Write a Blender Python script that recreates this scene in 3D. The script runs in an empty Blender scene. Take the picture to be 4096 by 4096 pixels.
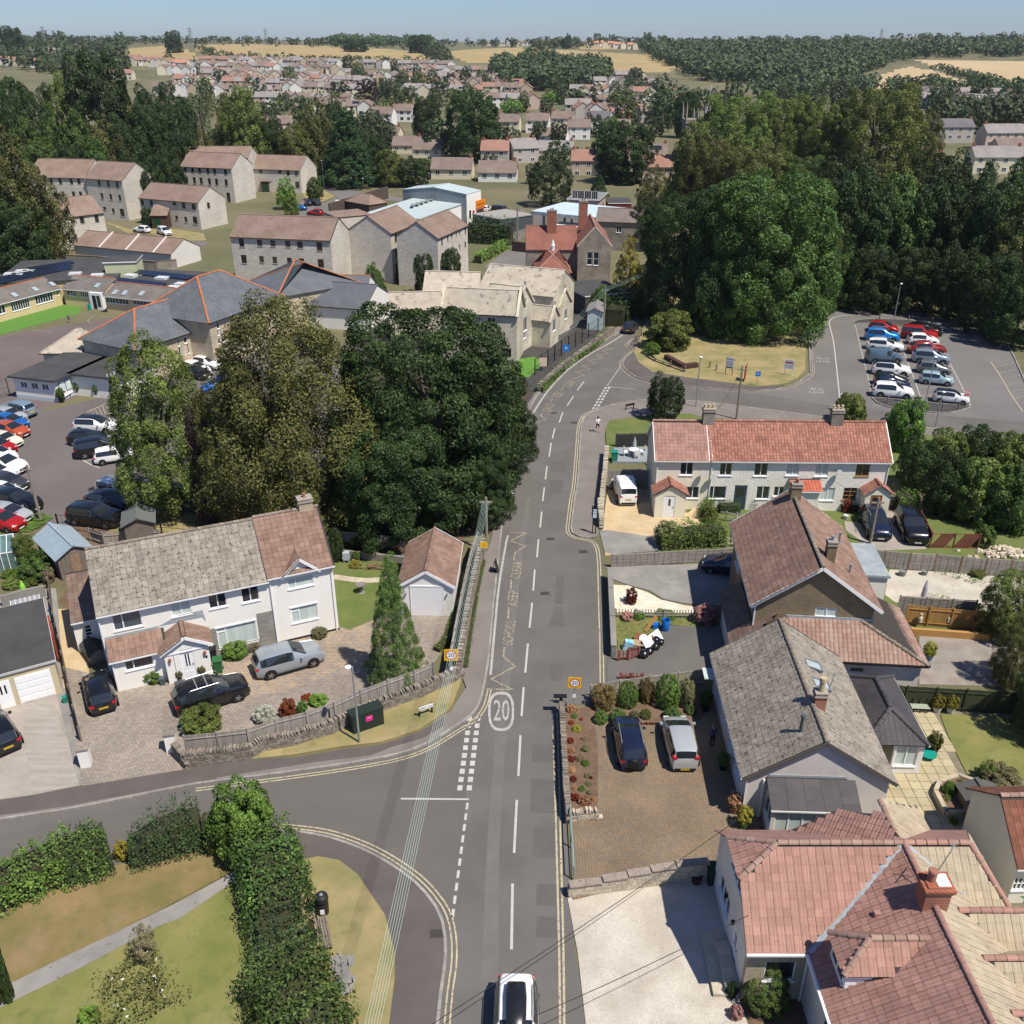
# village junction seen from a drone; see helper names
import bpy,bmesh,math,random
import numpy as np
from mathutils import Vector,Matrix,geometry
from math import *
MT=Matrix.Translation;MR=Matrix.Rotation;Vc=Vector
def dv(n,k,v):n.inputs[k].default_value=v
R=radians
rnd=random.Random(7)
sc=bpy.context.scene
FOC=3700.;TH=R(27.03);HC=36.5
cd_=bpy.data.cameras.new('camera');cam=bpy.data.objects.new('camera',cd_);sc.collection.objects.link(cam)
cam.location=(0,0,HC);cam.rotation_euler=(R(90)-TH,0,0)
cd_.sensor_width=36;cd_.lens=36*FOC/4096;cd_.clip_start=.5;cd_.clip_end=20000
sc.camera=cam
SUNV=Vc((.39,-.31,.866)).normalized()
w_=bpy.data.worlds.new('World');sc.world=w_;w_.use_nodes=True
nt=w_.node_tree;sky=nt.nodes.new('ShaderNodeTexSky');sky.sky_type='NISHITA';sky.sun_disc=False
sky.sun_elevation=asin(SUNV.z);sky.sun_rotation=atan2(SUNV.x,SUNV.y)
sky.altitude=300;sky.air_density=1.0;sky.dust_density=.3;sky.ozone_density=4.0
hs_=nt.nodes.new('ShaderNodeHueSaturation');dv(hs_,'Saturation',.9);dv(hs_,'Value',1.0)
tn_=nt.nodes.new('ShaderNodeMix');tn_.data_type='RGBA';tn_.blend_type='MULTIPLY';dv(tn_,0,1);dv(tn_,7,(.66,.8,1.08,1))
nt.links.new(sky.outputs[0],hs_.inputs['Color']);nt.links.new(hs_.outputs[0],tn_.inputs[6]);nt.links.new(tn_.outputs[2],nt.nodes['Background'].inputs[0])
nt.nodes['Background'].inputs[1].default_value=.08
sl_=bpy.data.lights.new('sun','SUN');sl_.energy=4.8;sl_.angle=R(.5);sl_.color=(1,.93,.82)
sun=bpy.data.objects.new('sun',sl_);sc.collection.objects.link(sun);sun.rotation_euler=(-SUNV).to_track_quat('-Z','Y').to_euler()
sc.view_settings.view_transform='Standard';sc.view_settings.look='None';sc.view_settings.exposure=.33;sc.view_settings.gamma=1
sc.cycles.max_bounces=5;sc.cycles.diffuse_bounces=2;sc.cycles.glossy_bounces=2;sc.cycles.transmission_bounces=3;sc.cycles.transparent_max_bounces=6;sc.cycles.volume_bounces=0
S_=1100/1932
WN={'F':(0,0,4096/1932)}
for r in range(4):
 for c in range(4):WN['%d%d'%(r,c)]=(c*1000,r*1000,S_)
WN['23']=(2900,2000,1196/1932);WN['33']=(2900,3000,1196/1932)
WN['a']=(0,1950,620/1932);WN['b']=(0,1150,620/1092);WN['c']=(1500,2650,500/1092);WN['d']=(2350,2300,500/1092)
WN['e']=(3450,2500,646/1085);WN['f']=(3450,2000,646/1085);WN['g']=(3000,1640,600/1092);WN['h']=(2350,1150,800/1092)
def px(w,x,y):
 a=WN[w];return a[0]+x*a[2],a[1]+y*a[2]
def ray(u,v):
 a=(u-2048)/FOC;b=(v-2048)/FOC
 return(a,cos(TH)-b*sin(TH),-sin(TH)-b*cos(TH))
def P(w,x,y,z=0):
 d=ray(*px(w,x,y));t=(z-HC)/d[2];return Vc((d[0]*t,d[1]*t,z))
def HZ(b,w,x,y):
 d=ray(*px(w,x,y));return HC+d[2]*b[1]/d[1]
def mpp(y_):
 return hypot(y_,HC)*cos(atan2(HC,y_)-TH)/FOC*4096/1932
def PL(w,pts,z=0):return[P(w,x,y,z)for x,y in pts]
def proj(p):
 x,y,z=p[0],p[1],p[2]-HC
 d=y*cos(TH)-z*sin(TH);u=y*sin(TH)+z*cos(TH)
 return(2048+FOC*x/d)/4096*1932,(2048-FOC*u/d)/4096*1932
COL=sc.collection
def link(o):COL.objects.link(o);return o
def tag(o,label=None,cat=None,group=None,kind=None):
 if label:o['label']=label
 if cat:o['category']=cat
 if group:o['group']=group
 if kind:o['kind']=kind
 return o
def thing(name,label,cat,loc=(0,0,0),rz=0,group=None):
 o=link(bpy.data.objects.new(name,None));o.location=loc;o.rotation_euler=(0,0,rz);o.empty_display_size=.2
 return tag(o,label,cat,group)
def ob(name,me,parent=None,mat=None,loc=None,rot=None,scale=None):
 o=link(bpy.data.objects.new(name,me))
 if parent:o.parent=parent
 if mat:
  if len(me.materials)==0:me.materials.append(mat)
  elif me.materials[0]!=mat:
   o.material_slots[0].link='OBJECT';o.material_slots[0].material=mat
 if loc is not None:o.location=loc
 if rot is not None:o.rotation_euler=rot
 if scale is not None:o.scale=scale
 return o
def mesh_np(name,V,Q,mat=None,smooth=False):
 V=np.asarray(V,dtype=np.float32);Q=np.asarray(Q,dtype=np.int32)
 me=bpy.data.meshes.new(name);me.vertices.add(len(V));me.vertices.foreach_set('co',V.ravel())
 k=Q.shape[1];n=len(Q);me.loops.add(n*k);me.loops.foreach_set('vertex_index',Q.ravel())
 me.polygons.add(n);me.polygons.foreach_set('loop_start',np.arange(0,n*k,k,dtype=np.int32))
 me.polygons.foreach_set('use_smooth',np.full(n,bool(smooth)))
 me.update(calc_edges=True)
 if mat:me.materials.append(mat)
 return me
class B:
 def __init__(s):s.v=[];s.f=[]
 def poly(s,pts):
  i=len(s.v);s.v+=[tuple(p)for p in pts];s.f.append(tuple(range(i,i+len(pts))));return s
 def box(s,x0,y0,z0,x1,y1,z1,M=None):
  c=[(x0,y0,z0),(x1,y0,z0),(x1,y1,z0),(x0,y1,z0),(x0,y0,z1),(x1,y0,z1),(x1,y1,z1),(x0,y1,z1)]
  if M is not None:c=[tuple(M@Vc(p))for p in c]
  i=len(s.v);s.v+=c
  for f in((0,3,2,1),(4,5,6,7),(0,1,5,4),(1,2,6,5),(2,3,7,6),(3,0,4,7)):s.f.append(tuple(i+k for k in f))
  return s
 def prism(s,pts,z0,z1):
  a=sum(pts[i][0]*pts[(i+1)%len(pts)][1]-pts[(i+1)%len(pts)][0]*pts[i][1]for i in range(len(pts)))
  if a<0:pts=pts[::-1]
  n=len(pts);i=len(s.v)
  s.v+=[(p[0],p[1],z0)for p in pts]+[(p[0],p[1],z1)for p in pts]
  for t in geometry.tessellate_polygon([[Vc((p[0],p[1],0))for p in pts]]):
   t=list(t);q=[pts[k]for k in t]
   ar=(q[1][0]-q[0][0])*(q[2][1]-q[0][1])-(q[2][0]-q[0][0])*(q[1][1]-q[0][1])
   if ar<0:t.reverse()
   s.f.append(tuple(i+n+k for k in t));s.f.append(tuple(i+k for k in reversed(t)))
  for k in range(n):s.f.append((i+k,i+(k+1)%n,i+n+(k+1)%n,i+n+k))
  return s
 def tube(s,pts,rs,n=8,cap=True):
  if not hasattr(rs,'__len__'):rs=[rs]*len(pts)
  pts=[Vc(p)for p in pts];i0=len(s.v);up=None
  for k,p in enumerate(pts):
   d=(pts[min(k+1,len(pts)-1)]-pts[max(k-1,0)]).normalized()
   if up is None:up=d.orthogonal().normalized()
   up=(up-d*up.dot(d)).normalized();sd=d.cross(up)
   for j in range(n):
    a=2*pi*j/n;s.v.append(tuple(p+(up*cos(a)+sd*sin(a))*rs[k]))
  for k in range(len(pts)-1):
   for j in range(n):
    a=i0+k*n+j;b=i0+k*n+(j+1)%n;s.f.append((a,b,b+n,a+n))
  if cap:s.f.append(tuple(i0+j for j in reversed(range(n))));s.f.append(tuple(i0+(len(pts)-1)*n+j for j in range(n)))
  return s
 def lathe(s,prof,n=12,c=(0,0,0)):
  i0=len(s.v)
  for r_,z in prof:
   for j in range(n):
    a=2*pi*j/n;s.v.append((c[0]+r_*cos(a),c[1]+r_*sin(a),c[2]+z))
  for k in range(len(prof)-1):
   for j in range(n):
    a=i0+k*n+j;b=i0+k*n+(j+1)%n;s.f.append((a,b,b+n,a+n))
  s.f.append(tuple(i0+j for j in reversed(range(n))));s.f.append(tuple(i0+(len(prof)-1)*n+j for j in range(n)))
  return s
 def ball(s,c,r,nu=8,nv=5,sz=1):
  return s.lathe([(max(r*sin(pi*k/nv),.001*r),-r*sz*cos(pi*k/nv))for k in range(nv+1)],nu,c)
 def bar(s,a,b,w,h):
  a=Vc(a);b=Vc(b);d=b-a;L=d.length;q=d.to_track_quat('X','Z').to_matrix().to_4x4()
  return s.box(0,-w/2,-h/2,L,w/2,h/2,MT(a)@q)
 def me(s,name,mat=None,smooth=False):
  m=bpy.data.meshes.new(name);m.from_pydata(s.v,[],s.f);m.update()
  if smooth:
   m.polygons.foreach_set('use_smooth',[True]*len(m.polygons));m.set_sharp_from_angle(angle=R(smooth if smooth is not True else 40))
  if mat:m.materials.append(mat)
  return m
 def o(s,name,mat,parent=None,smooth=False,**k):return ob(name,s.me(name,mat,smooth),parent,**k)
def newmat(n):
 m=bpy.data.materials.new(n);m.use_nodes=True;t=m.node_tree;b=t.nodes['Principled BSDF'];return m,t,b
MC={}
def M(name,c1,c2=None,scale=1.,rough=.85,bump=0,c3=None,s3=8.,t3=.6,isl=0,spec=.3,metal=0,stretch=None,detail=6,coord='P',bs=None,coat=0,w3=.08):
 if name in MC:return MC[name]
 m,t,b=newmat(name);N=t.nodes.new;Lk=t.links.new
 dv(b,'Roughness',rough);dv(b,'Specular IOR Level',spec);dv(b,'Metallic',metal)
 dv(b,'Coat Weight',coat)
 MC[name]=m
 if c2 is None and not bump and not isl:
  dv(b,'Base Color',(*c1,1));return m
 if coord=='P':co=N('ShaderNodeNewGeometry').outputs['Position']
 else:co=N('ShaderNodeTexCoord').outputs['Object']
 if stretch:
  mp=N('ShaderNodeMapping');dv(mp,'Scale',stretch);Lk(co,mp.inputs[0]);co=mp.outputs[0]
 col=None
 def noise(sc_,det,lo,hi):
  n=N('ShaderNodeTexNoise');dv(n,'Scale',sc_);dv(n,'Detail',det);dv(n,'Roughness',.62)
  Lk(co,n.inputs['Vector']);r=N('ShaderNodeMapRange');dv(r,1,lo);dv(r,2,hi);Lk(n.outputs[0],r.inputs[0]);return n,r.outputs[0]
 c2=c2 or c1
 n1,f=noise(scale,detail,.36,.64)
 mx=N('ShaderNodeMix');mx.data_type='RGBA';dv(mx,6,(*c1,1));dv(mx,7,(*c2,1));Lk(f,mx.inputs[0]);col=mx.outputs[2]
 if c3:
  n2,f3=noise(s3,4,t3,t3+w3)
  m2=N('ShaderNodeMix');m2.data_type='RGBA';Lk(f3,m2.inputs[0]);Lk(col,m2.inputs[6]);dv(m2,7,(*c3,1));col=m2.outputs[2]
 if isl:
  g=N('ShaderNodeNewGeometry');oi=N('ShaderNodeObjectInfo');ad=N('ShaderNodeMath');ad.operation='ADD';Lk(g.outputs['Random Per Island'],ad.inputs[0]);Lk(oi.outputs['Random'],ad.inputs[1])
  fr=N('ShaderNodeMath');fr.operation='FRACT';Lk(ad.outputs[0],fr.inputs[0])
  mr=N('ShaderNodeMapRange');dv(mr,3,1-isl);dv(mr,4,1+isl);Lk(fr.outputs[0],mr.inputs[0])
  hv=N('ShaderNodeHueSaturation');Lk(col,hv.inputs['Color']);Lk(mr.outputs[0],hv.inputs['Value']);col=hv.outputs[0]
 Lk(col,b.inputs['Base Color'])
 if bump:
  n3,_=noise(bs or s3*2,4,0,1);bp=N('ShaderNodeBump');dv(bp,'Strength',bump);dv(bp,'Distance',.05);Lk(n3.outputs[0],bp.inputs['Height']);Lk(bp.outputs[0],b.inputs['Normal'])
 return m
def brickmat(name,c1,c2,mortar,bw,bh,msize=.01,rough=.9,flat=False,noise=.35,ns=.6,rot=0,c3=None):
 if name in MC:return MC[name]
 m,t,b=newmat(name);N=t.nodes.new;Lk=t.links.new;dv(b,'Roughness',rough);dv(b,'Specular IOR Level',.2)
 tc=N('ShaderNodeTexCoord');
 if flat:
  mp=N('ShaderNodeMapping');dv(mp,'Rotation',(0,0,rot));Lk(tc.outputs['Object'],mp.inputs[0]);vec=mp.outputs[0]
 else:
  sx=N('ShaderNodeSeparateXYZ');Lk(tc.outputs['Object'],sx.inputs[0]);ad=N('ShaderNodeMath');Lk(sx.outputs[0],ad.inputs[0]);Lk(sx.outputs[1],ad.inputs[1])
  cb=N('ShaderNodeCombineXYZ');Lk(ad.outputs[0],cb.inputs[0]);Lk(sx.outputs[2],cb.inputs[1]);vec=cb.outputs[0]
 bt=N('ShaderNodeTexBrick');dv(bt,'Color1',(*c1,1));dv(bt,'Color2',(*c2,1));dv(bt,'Mortar',(*mortar,1))
 dv(bt,'Scale',1);dv(bt,'Brick Width',bw);dv(bt,'Row Height',bh);dv(bt,'Mortar Size',msize);dv(bt,'Mortar Smooth',.3)
 Lk(vec,bt.inputs['Vector'])
 ns_=N('ShaderNodeTexNoise');dv(ns_,'Scale',ns);dv(ns_,'Detail',6);Lk(tc.outputs['Object'],ns_.inputs['Vector'])
 mr=N('ShaderNodeMapRange');dv(mr,1,.3);dv(mr,2,.7);dv(mr,3,1-noise);dv(mr,4,1+noise*.6);Lk(ns_.outputs[0],mr.inputs[0])
 hv=N('ShaderNodeHueSaturation');Lk(bt.outputs[0],hv.inputs['Color']);Lk(mr.outputs[0],hv.inputs['Value']);Lk(hv.outputs[0],b.inputs['Base Color'])
 bp=N('ShaderNodeBump');dv(bp,'Strength',.5);dv(bp,'Distance',.02);bp.invert=True;Lk(bt.outputs[1],bp.inputs['Height']);Lk(bp.outputs[0],b.inputs['Normal'])
 MC[name]=m;return m
def leafmat(name,cols,trans=.25):
 m=bpy.data.materials.new(name);m.use_nodes=True;t=m.node_tree;N=t.nodes.new;Lk=t.links.new;t.nodes.remove(t.nodes['Principled BSDF'])
 g=N('ShaderNodeNewGeometry');cr=N('ShaderNodeValToRGB');Lk(g.outputs['Random Per Island'],cr.inputs[0])
 el=cr.color_ramp.elements
 while len(el)<len(cols):el.new(.5)
 for i,c in enumerate(cols):el[i].position=i/(len(cols)-1)if len(cols)>1 else 0;el[i].color=(*c,1)
 oi=N('ShaderNodeObjectInfo');mr=N('ShaderNodeMapRange');dv(mr,3,.78);dv(mr,4,1.25);Lk(oi.outputs['Random'],mr.inputs[0])
 nz=N('ShaderNodeTexNoise');dv(nz,'Scale',.45);Lk(g.outputs['Position'],nz.inputs['Vector'])
 m2=N('ShaderNodeMapRange');dv(m2,1,.35);dv(m2,2,.65);dv(m2,3,.7);dv(m2,4,1.25);Lk(nz.outputs[0],m2.inputs[0])
 mu=N('ShaderNodeMath');mu.operation='MULTIPLY';Lk(mr.outputs[0],mu.inputs[0]);Lk(m2.outputs[0],mu.inputs[1])
 hu=N('ShaderNodeMapRange');dv(hu,3,.485);dv(hu,4,.515);Lk(oi.outputs['Random'],hu.inputs[0])
 hv=N('ShaderNodeHueSaturation');Lk(cr.outputs[0],hv.inputs['Color']);Lk(mu.outputs[0],hv.inputs['Value']);Lk(hu.outputs[0],hv.inputs['Hue'])
 d=N('ShaderNodeBsdfPrincipled');dv(d,'Roughness',.6);dv(d,'Specular IOR Level',.25);Lk(hv.outputs[0],d.inputs['Base Color'])
 tr=N('ShaderNodeBsdfTranslucent');Lk(hv.outputs[0],tr.inputs[0])
 mx=N('ShaderNodeMixShader');dv(mx,0,trans);Lk(d.outputs[0],mx.inputs[1]);Lk(tr.outputs[0],mx.inputs[2]);Lk(mx.outputs[0],t.nodes['Material Output'].inputs[0])
 return m
def glassmat(name,c=(.02,.025,.03),rough=.06,spec=.9):
 return M(name,c,rough=rough,spec=spec)
def paint(name,c,metal=.0,rough=.25):
 return M('paint_'+name,c,rough=rough,spec=.5,metal=metal,coat=.6)
ASPH=M('asphalt',(.112,.104,.097),(.138,.129,.12),.25,.85,.25,(.18,.17,.16),60,.66)
ASPHD=M('asphalt_dark',(.05,.047,.045),(.062,.058,.056),.5,.9,.2,(.08,.078,.075),60,.66)
ASPHP=M('asphalt_patch',(.1,.094,.09),(.115,.108,.103),.6,.9,.2)
FOOT=M('footway_asphalt',(.17,.15,.135),(.205,.183,.167),.4,.9,.25,(.2,.185,.17),50,.64)
FOOTD=M('footway_dark',(.095,.082,.076),(.115,.1,.094),.5,.9,.25,(.12,.11,.1),50,.66)
CPARK=M('car_park_asphalt',(.14,.13,.124),(.17,.16,.152),.12,.88,.25,(.17,.16,.155),40,.66)
SCHOOLA=M('school_asphalt',(.12,.105,.1),(.145,.13,.124),.1,.9,.2,(.14,.125,.12),30,.66)
PLAYG=M('playground_asphalt',(.13,.1,.096),(.155,.123,.117),.15,.9,.2)
KERB=M('kerb_stone',(.22,.205,.19),(.3,.285,.265),2,.85,.2,(.14,.13,.12),9,.62,isl=.14)
GRASS=M('lawn_grass',(.15,.165,.045),(.22,.205,.075),.35,.95,.6,(.1,.14,.035),1.3,.52,bs=22,w3=.3)
GRASSD=M('dry_grass',(.33,.26,.13),(.2,.19,.075),.35,.95,.6,(.12,.14,.045),1.1,.54,bs=20,w3=.3)
GRASSB=M('brown_lawn',(.25,.175,.085),(.15,.135,.045),.4,.95,.6,(.1,.12,.035),.9,.55,bs=20,w3=.3)
GRASSG=M('green_lawn',(.095,.135,.035),(.14,.16,.05),.5,.95,.5,(.2,.17,.07),1.8,.62,bs=22,w3=.3)
TURF=M('artificial_turf',(.085,.2,.03),(.1,.22,.035),1,.95,.2)
FIELD=M('dry_field',(.31,.235,.105),(.37,.285,.14),.012,.95,0,(.2,.19,.08),.03,.6)
FIELDW=M('wheat_field',(.42,.32,.18),(.47,.36,.21),.01,.95,0,(.38,.28,.15),.02,.6)
WILD=M('rough_ground',(.1,.105,.05),(.17,.15,.085),.03,.95,.3)
CONC=M('concrete_drive',(.27,.24,.205),(.36,.32,.28),.35,.9,.3,(.18,.165,.145),6,.62)
CONCG=M('grey_concrete',(.19,.18,.17),(.27,.26,.24),.4,.9,.3,(.13,.125,.115),4,.62)
GRAVW=M('white_gravel',(.47,.42,.35),(.62,.57,.49),.5,.95,.9,(.3,.28,.25),26,.56,bs=30)
GRAVY=M('yellow_gravel',(.5,.38,.22),(.6,.47,.29),.8,.95,.9,(.33,.25,.15),24,.56,bs=30)
STONESW=M('white_chippings',(.6,.54,.42),(.72,.67,.56),1.5,.95,1.,(.3,.27,.2),9,.58,bs=12)
SOIL=M('soil_bed',(.12,.075,.05),(.17,.11,.075),1.2,.95,.7,(.22,.16,.11),8,.6)
PAVL=brickmat('block_paving_grey',(.34,.29,.235),(.25,.22,.19),(.15,.125,.105),.24,.16,.012,flat=True,noise=.22,ns=.35)
PAVB=brickmat('block_paving_buff',(.42,.31,.2),(.27,.24,.215),(.13,.11,.09),.24,.16,.012,flat=True,noise=.2,ns=.5)
PAVR=brickmat('block_paving_herringbone',(.28,.2,.12),(.2,.165,.125),(.1,.08,.06),.21,.105,.014,flat=True,noise=.25,ns=.3,rot=.78)
RENDW=M('white_render',(.76,.74,.68),(.8,.78,.73),.4,.9,.15,(.68,.66,.6),1.1,.66,bs=25)
RENDC=M('cream_render',(.73,.69,.53),(.78,.74,.6),.5,.9,.3,(.66,.62,.5),1.5,.64,bs=9)
RENDR=M('rough_white_render',(.72,.69,.6),(.8,.77,.7),.8,.9,.8,(.6,.56,.47),2.2,.64,bs=6)
RENDG=M('grey_render',(.56,.52,.48),(.64,.6,.56),.5,.9,.15,(.46,.43,.4),1.3,.64)
PVC=M('white_upvc',(.82,.82,.82),rough=.35,spec=.5)
PVCG=M('white_gutter',(.75,.75,.75),rough=.4)
BROWNW=M('brown_frame',(.055,.035,.025),rough=.6)
WOODF=M('oak_frame',(.32,.17,.06),rough=.5)
GLASS=glassmat('window_glass');GLASSB=glassmat('bluish_glass',(.05,.07,.09));CURT=M('net_curtain',(.42,.5,.48),(.55,.6,.56),2,.5,stretch=(1,1,.05))
LEAD=M('lead_flashing',(.26,.3,.33),(.36,.4,.42),2,.6,.1)
BLACK=M('black_trim',(.012,.012,.013),rough=.5);TYRE=M('tyre_rubber',(.02,.02,.02),rough=.85);RIM=M('alloy_rim',(.35,.36,.37),rough=.35,metal=.8,spec=.5)
RUBW=M('plastic_black',(.02,.02,.022),rough=.45)
STEEL=M('galvanised_steel',(.28,.29,.3),(.34,.35,.36),3,.5,metal=.3)
WOODG=M('weathered_wood',(.26,.235,.205),(.34,.31,.275),2.,.9,.3,isl=.16,stretch=(4,4,.6))
WOODD=M('dark_weathered_wood',(.15,.125,.105),(.21,.18,.15),2.,.9,.3,isl=.18,stretch=(4,4,.6))
WOODO=M('orange_stained_wood',(.36,.19,.06),(.44,.24,.08),2.,.8,.2,isl=.1,stretch=(4,4,.6))
WOODGR=M('green_stained_wood',(.035,.045,.025),(.05,.06,.03),2.,.85,.2,isl=.12)
WOODB=M('brown_wood',(.2,.13,.08),(.27,.18,.12),3,.85,.2,isl=.15)
POLEM=M('pole_timber',(.2,.17,.14),(.28,.25,.21),6,.9,.2,stretch=(3,3,.3))
BARK=M('bark',(.09,.07,.055),(.14,.115,.09),5,.95,.4);BARKP=M('pale_bark',(.3,.28,.25),(.2,.18,.16),5,.95,.3)
STONE=M('rubble_stone',(.2,.17,.14),(.29,.25,.205),4,.95,.6,(.12,.1,.085),10,.6,isl=.3,bs=25)
STONEP=M('pale_stone',(.42,.37,.28),(.52,.46,.36),3,.95,.5,(.3,.27,.2),8,.6,isl=.2,bs=20)
MORT=M('mortar',(.2,.18,.155),(.26,.235,.2),4,.95,.4)
TGREY=M('grey_roof_tile',(.22,.195,.16),(.3,.27,.225),.9,.92,.5,(.075,.062,.05),5,.57,isl=.15,bs=30)
TBROWN=M('brown_roof_tile',(.2,.125,.095),(.27,.175,.135),1,.92,.5,(.12,.08,.065),6,.64,isl=.16,bs=30)
TDKBR=M('dark_brown_tile',(.15,.1,.08),(.2,.14,.115),1,.92,.5,(.22,.17,.14),10,.68,isl=.16,bs=30)
TRED=M('red_roof_tile',(.32,.18,.14),(.385,.22,.175),.8,.92,.4,(.27,.15,.12),5,.64,isl=.12,bs=30)
TREDD=M('dull_red_roof_tile',(.28,.155,.125),(.35,.2,.165),.8,.92,.4,(.19,.1,.08),6,.62,isl=.13,bs=30)
TPANT=M('clay_pantile',(.33,.155,.11),(.26,.115,.085),.5,.92,.4,(.42,.24,.14),2.4,.64,isl=.22,bs=30)
TOLD=M('mossy_roof_tile',(.2,.165,.13),(.27,.23,.185),.7,.95,.6,(.08,.06,.045),4,.6,isl=.18,bs=26)
TCREAM=M('lichened_cream_tile',(.42,.355,.25),(.36,.3,.215),.8,.92,.4,(.25,.21,.16),5,.64,isl=.1,bs=30)
TPINK=M('pinkish_roof_tile',(.34,.235,.185),(.28,.17,.135),.8,.92,.4,(.38,.3,.24),4,.62,isl=.12,bs=30)
SLATE=M('blue_slate',(.105,.112,.125),(.135,.143,.157),.6,.6,.2,(.12,.13,.145),14,.66,isl=.12)
SLATED=M('dark_slate',(.055,.052,.056),(.075,.07,.074),.6,.7,.2,(.2,.19,.18),25,.72,isl=.08)
STILE=M('stone_roof_tile',(.36,.315,.25),(.44,.39,.315),.7,.92,.4,(.22,.19,.165),1.2,.57,isl=.16)
FELT=M('roof_felt',(.05,.05,.052),(.068,.068,.068),.5,.9,.2)
FELTB=M('blue_grey_felt',(.24,.31,.36),(.28,.35,.4),2,.8,.15)
APST=brickmat('coursed_grey_stone',(.72,.67,.58),(.56,.52,.45),(.36,.33,.29),.42,.2,.022,noise=.14,ns=.25)
SCST=brickmat('golden_rubble_stone',(.64,.54,.37),(.5,.43,.31),(.36,.31,.23),.38,.19,.02,noise=.3,ns=.4)
SCST2=brickmat('pale_rubble_stone',(.64,.58,.46),(.54,.49,.39),(.4,.36,.29),.5,.22,.015,noise=.3,ns=.4)
R1ST=brickmat('brown_coursed_stone',(.27,.215,.13),(.22,.175,.11),(.13,.105,.07),.3,.12,.014,noise=.2,ns=.6)
R3ST=brickmat('buff_brick_stone',(.5,.42,.3),(.4,.34,.25),(.3,.26,.2),.26,.11,.014,noise=.25,ns=.8)
GRST=brickmat('grey_rubble_stone',(.34,.3,.25),(.25,.22,.19),(.2,.18,.15),.34,.17,.02,noise=.35,ns=.5)
BRICKR=brickmat('red_brick',(.36,.1,.05),(.28,.085,.045),(.35,.3,.25),.24,.09,.012,noise=.2,ns=1)
BLOCKW=brickmat('block_wall',(.27,.25,.22),(.23,.215,.19),(.16,.15,.13),.45,.22,.014,noise=.25,ns=.6)
YEL=M('yellow_line_paint',(.4,.35,.23),(.48,.42,.28),2,.8,0,(.17,.155,.13),9,.54)
YELF=M('faded_yellow_paint',(.3,.275,.19),(.36,.33,.235),2,.8,0,(.13,.122,.112),7,.5)
WHT=M('white_road_paint',(.4,.39,.37),(.47,.46,.43),3,.8,0,(.2,.19,.18),14,.62)
WHTF=M('faded_white_paint',(.34,.33,.31),(.42,.41,.39),3,.8,0,(.15,.145,.14),10,.56)
L_OAK=leafmat('leaves_dark_green',[(.022,.042,.012),(.04,.07,.02),(.078,.115,.034)])
L_LIME=leafmat('leaves_yellow_green',[(.07,.105,.02),(.13,.17,.035),(.22,.25,.07)])
L_BIRCH=leafmat('leaves_olive',[(0.061,0.075,0.021),(0.114,0.126,0.035),(0.210,0.193,0.061)])
L_MAPLE=leafmat('leaves_maple_green',[(.035,.075,.016),(.07,.125,.028),(.15,.22,.05)])
L_CONI=leafmat('needles_dark',[(0.021,0.045,0.018),(0.038,0.074,0.025),(0.061,0.105,0.035)],.1)
L_FIR=leafmat('needles_green',[(0.052,0.108,0.025),(0.096,0.166,0.035),(0.149,0.228,0.052)],.15)
L_COPP=leafmat('leaves_copper',[(0.038,0.018,0.021),(0.070,0.032,0.035),(0.105,0.061,0.052)],.1)
L_BRIGHT=leafmat('leaves_bright_green',[(0.088,0.175,0.026),(0.158,0.280,0.044),(0.245,0.385,0.070)])
L_YEL=leafmat('leaves_golden',[(.2,.2,.025),(.36,.34,.045),(.5,.46,.09)])
L_LAUREL=leafmat('leaves_glossy_hedge',[(.06,.12,.02),(.11,.2,.035),(.2,.29,.06)])
L_YEW=leafmat('needles_yew',[(0.025,0.049,0.018),(0.045,0.079,0.025),(0.070,0.108,0.032)],.1)
L_FAR=leafmat('leaves_distant',[(.032,.052,.02),(.055,.08,.03),(.09,.12,.045)],.1)
L_FARO=leafmat('leaves_distant_olive',[(0.052,0.070,0.021),(0.088,0.114,0.035),(0.131,0.158,0.049)],.1)
L_VAR=leafmat('leaves_variegated',[(.07,.09,.03),(.2,.2,.09),(.33,.3,.16)])
L_REDL=leafmat('leaves_red',[(.14,.02,.012),(.25,.04,.02),(.32,.09,.04)])
L_ORNG=leafmat('flowers_orange_cream',[(.3,.08,.04),(.5,.25,.12),(.55,.45,.25)])
L_PINK=leafmat('flowers_pink',[(.4,.17,.16),(.55,.3,.26),(.6,.42,.34)])
L_WHITE=leafmat('flowers_white',[(.3,.34,.2),(.6,.6,.5),(.75,.75,.7)])
L_PHOT=leafmat('leaves_bronze_tipped',[(0.088,0.123,0.035),(0.175,0.193,0.061),(0.438,0.193,0.088)])
L_DRY=leafmat('leaves_dry_twig',[(0.210,0.158,0.105),(0.350,0.263,0.175),(0.280,0.298,0.123)])
def unit(a):return a/np.maximum(np.linalg.norm(a,axis=1,keepdims=True),1e-9)
def leaves(name,P_,Nn,ls,rng,asp=.62,mat=None,fold=0):
 n=len(P_);t=unit(np.cross(Nn,unit(rng.normal(size=(n,3)))));b=np.cross(Nn,t)
 s=(ls*rng.uniform(.55,1.35,n))[:,None];a=t*s*.5;c=b*s*.5*asp
 V=np.stack([P_-a,P_-c+a*.15,P_+a,P_+c+a*.15],1).reshape(-1,3)
 Q=np.arange(4*n).reshape(-1,4)
 return mesh_np(name,V,Q,mat)
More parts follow.
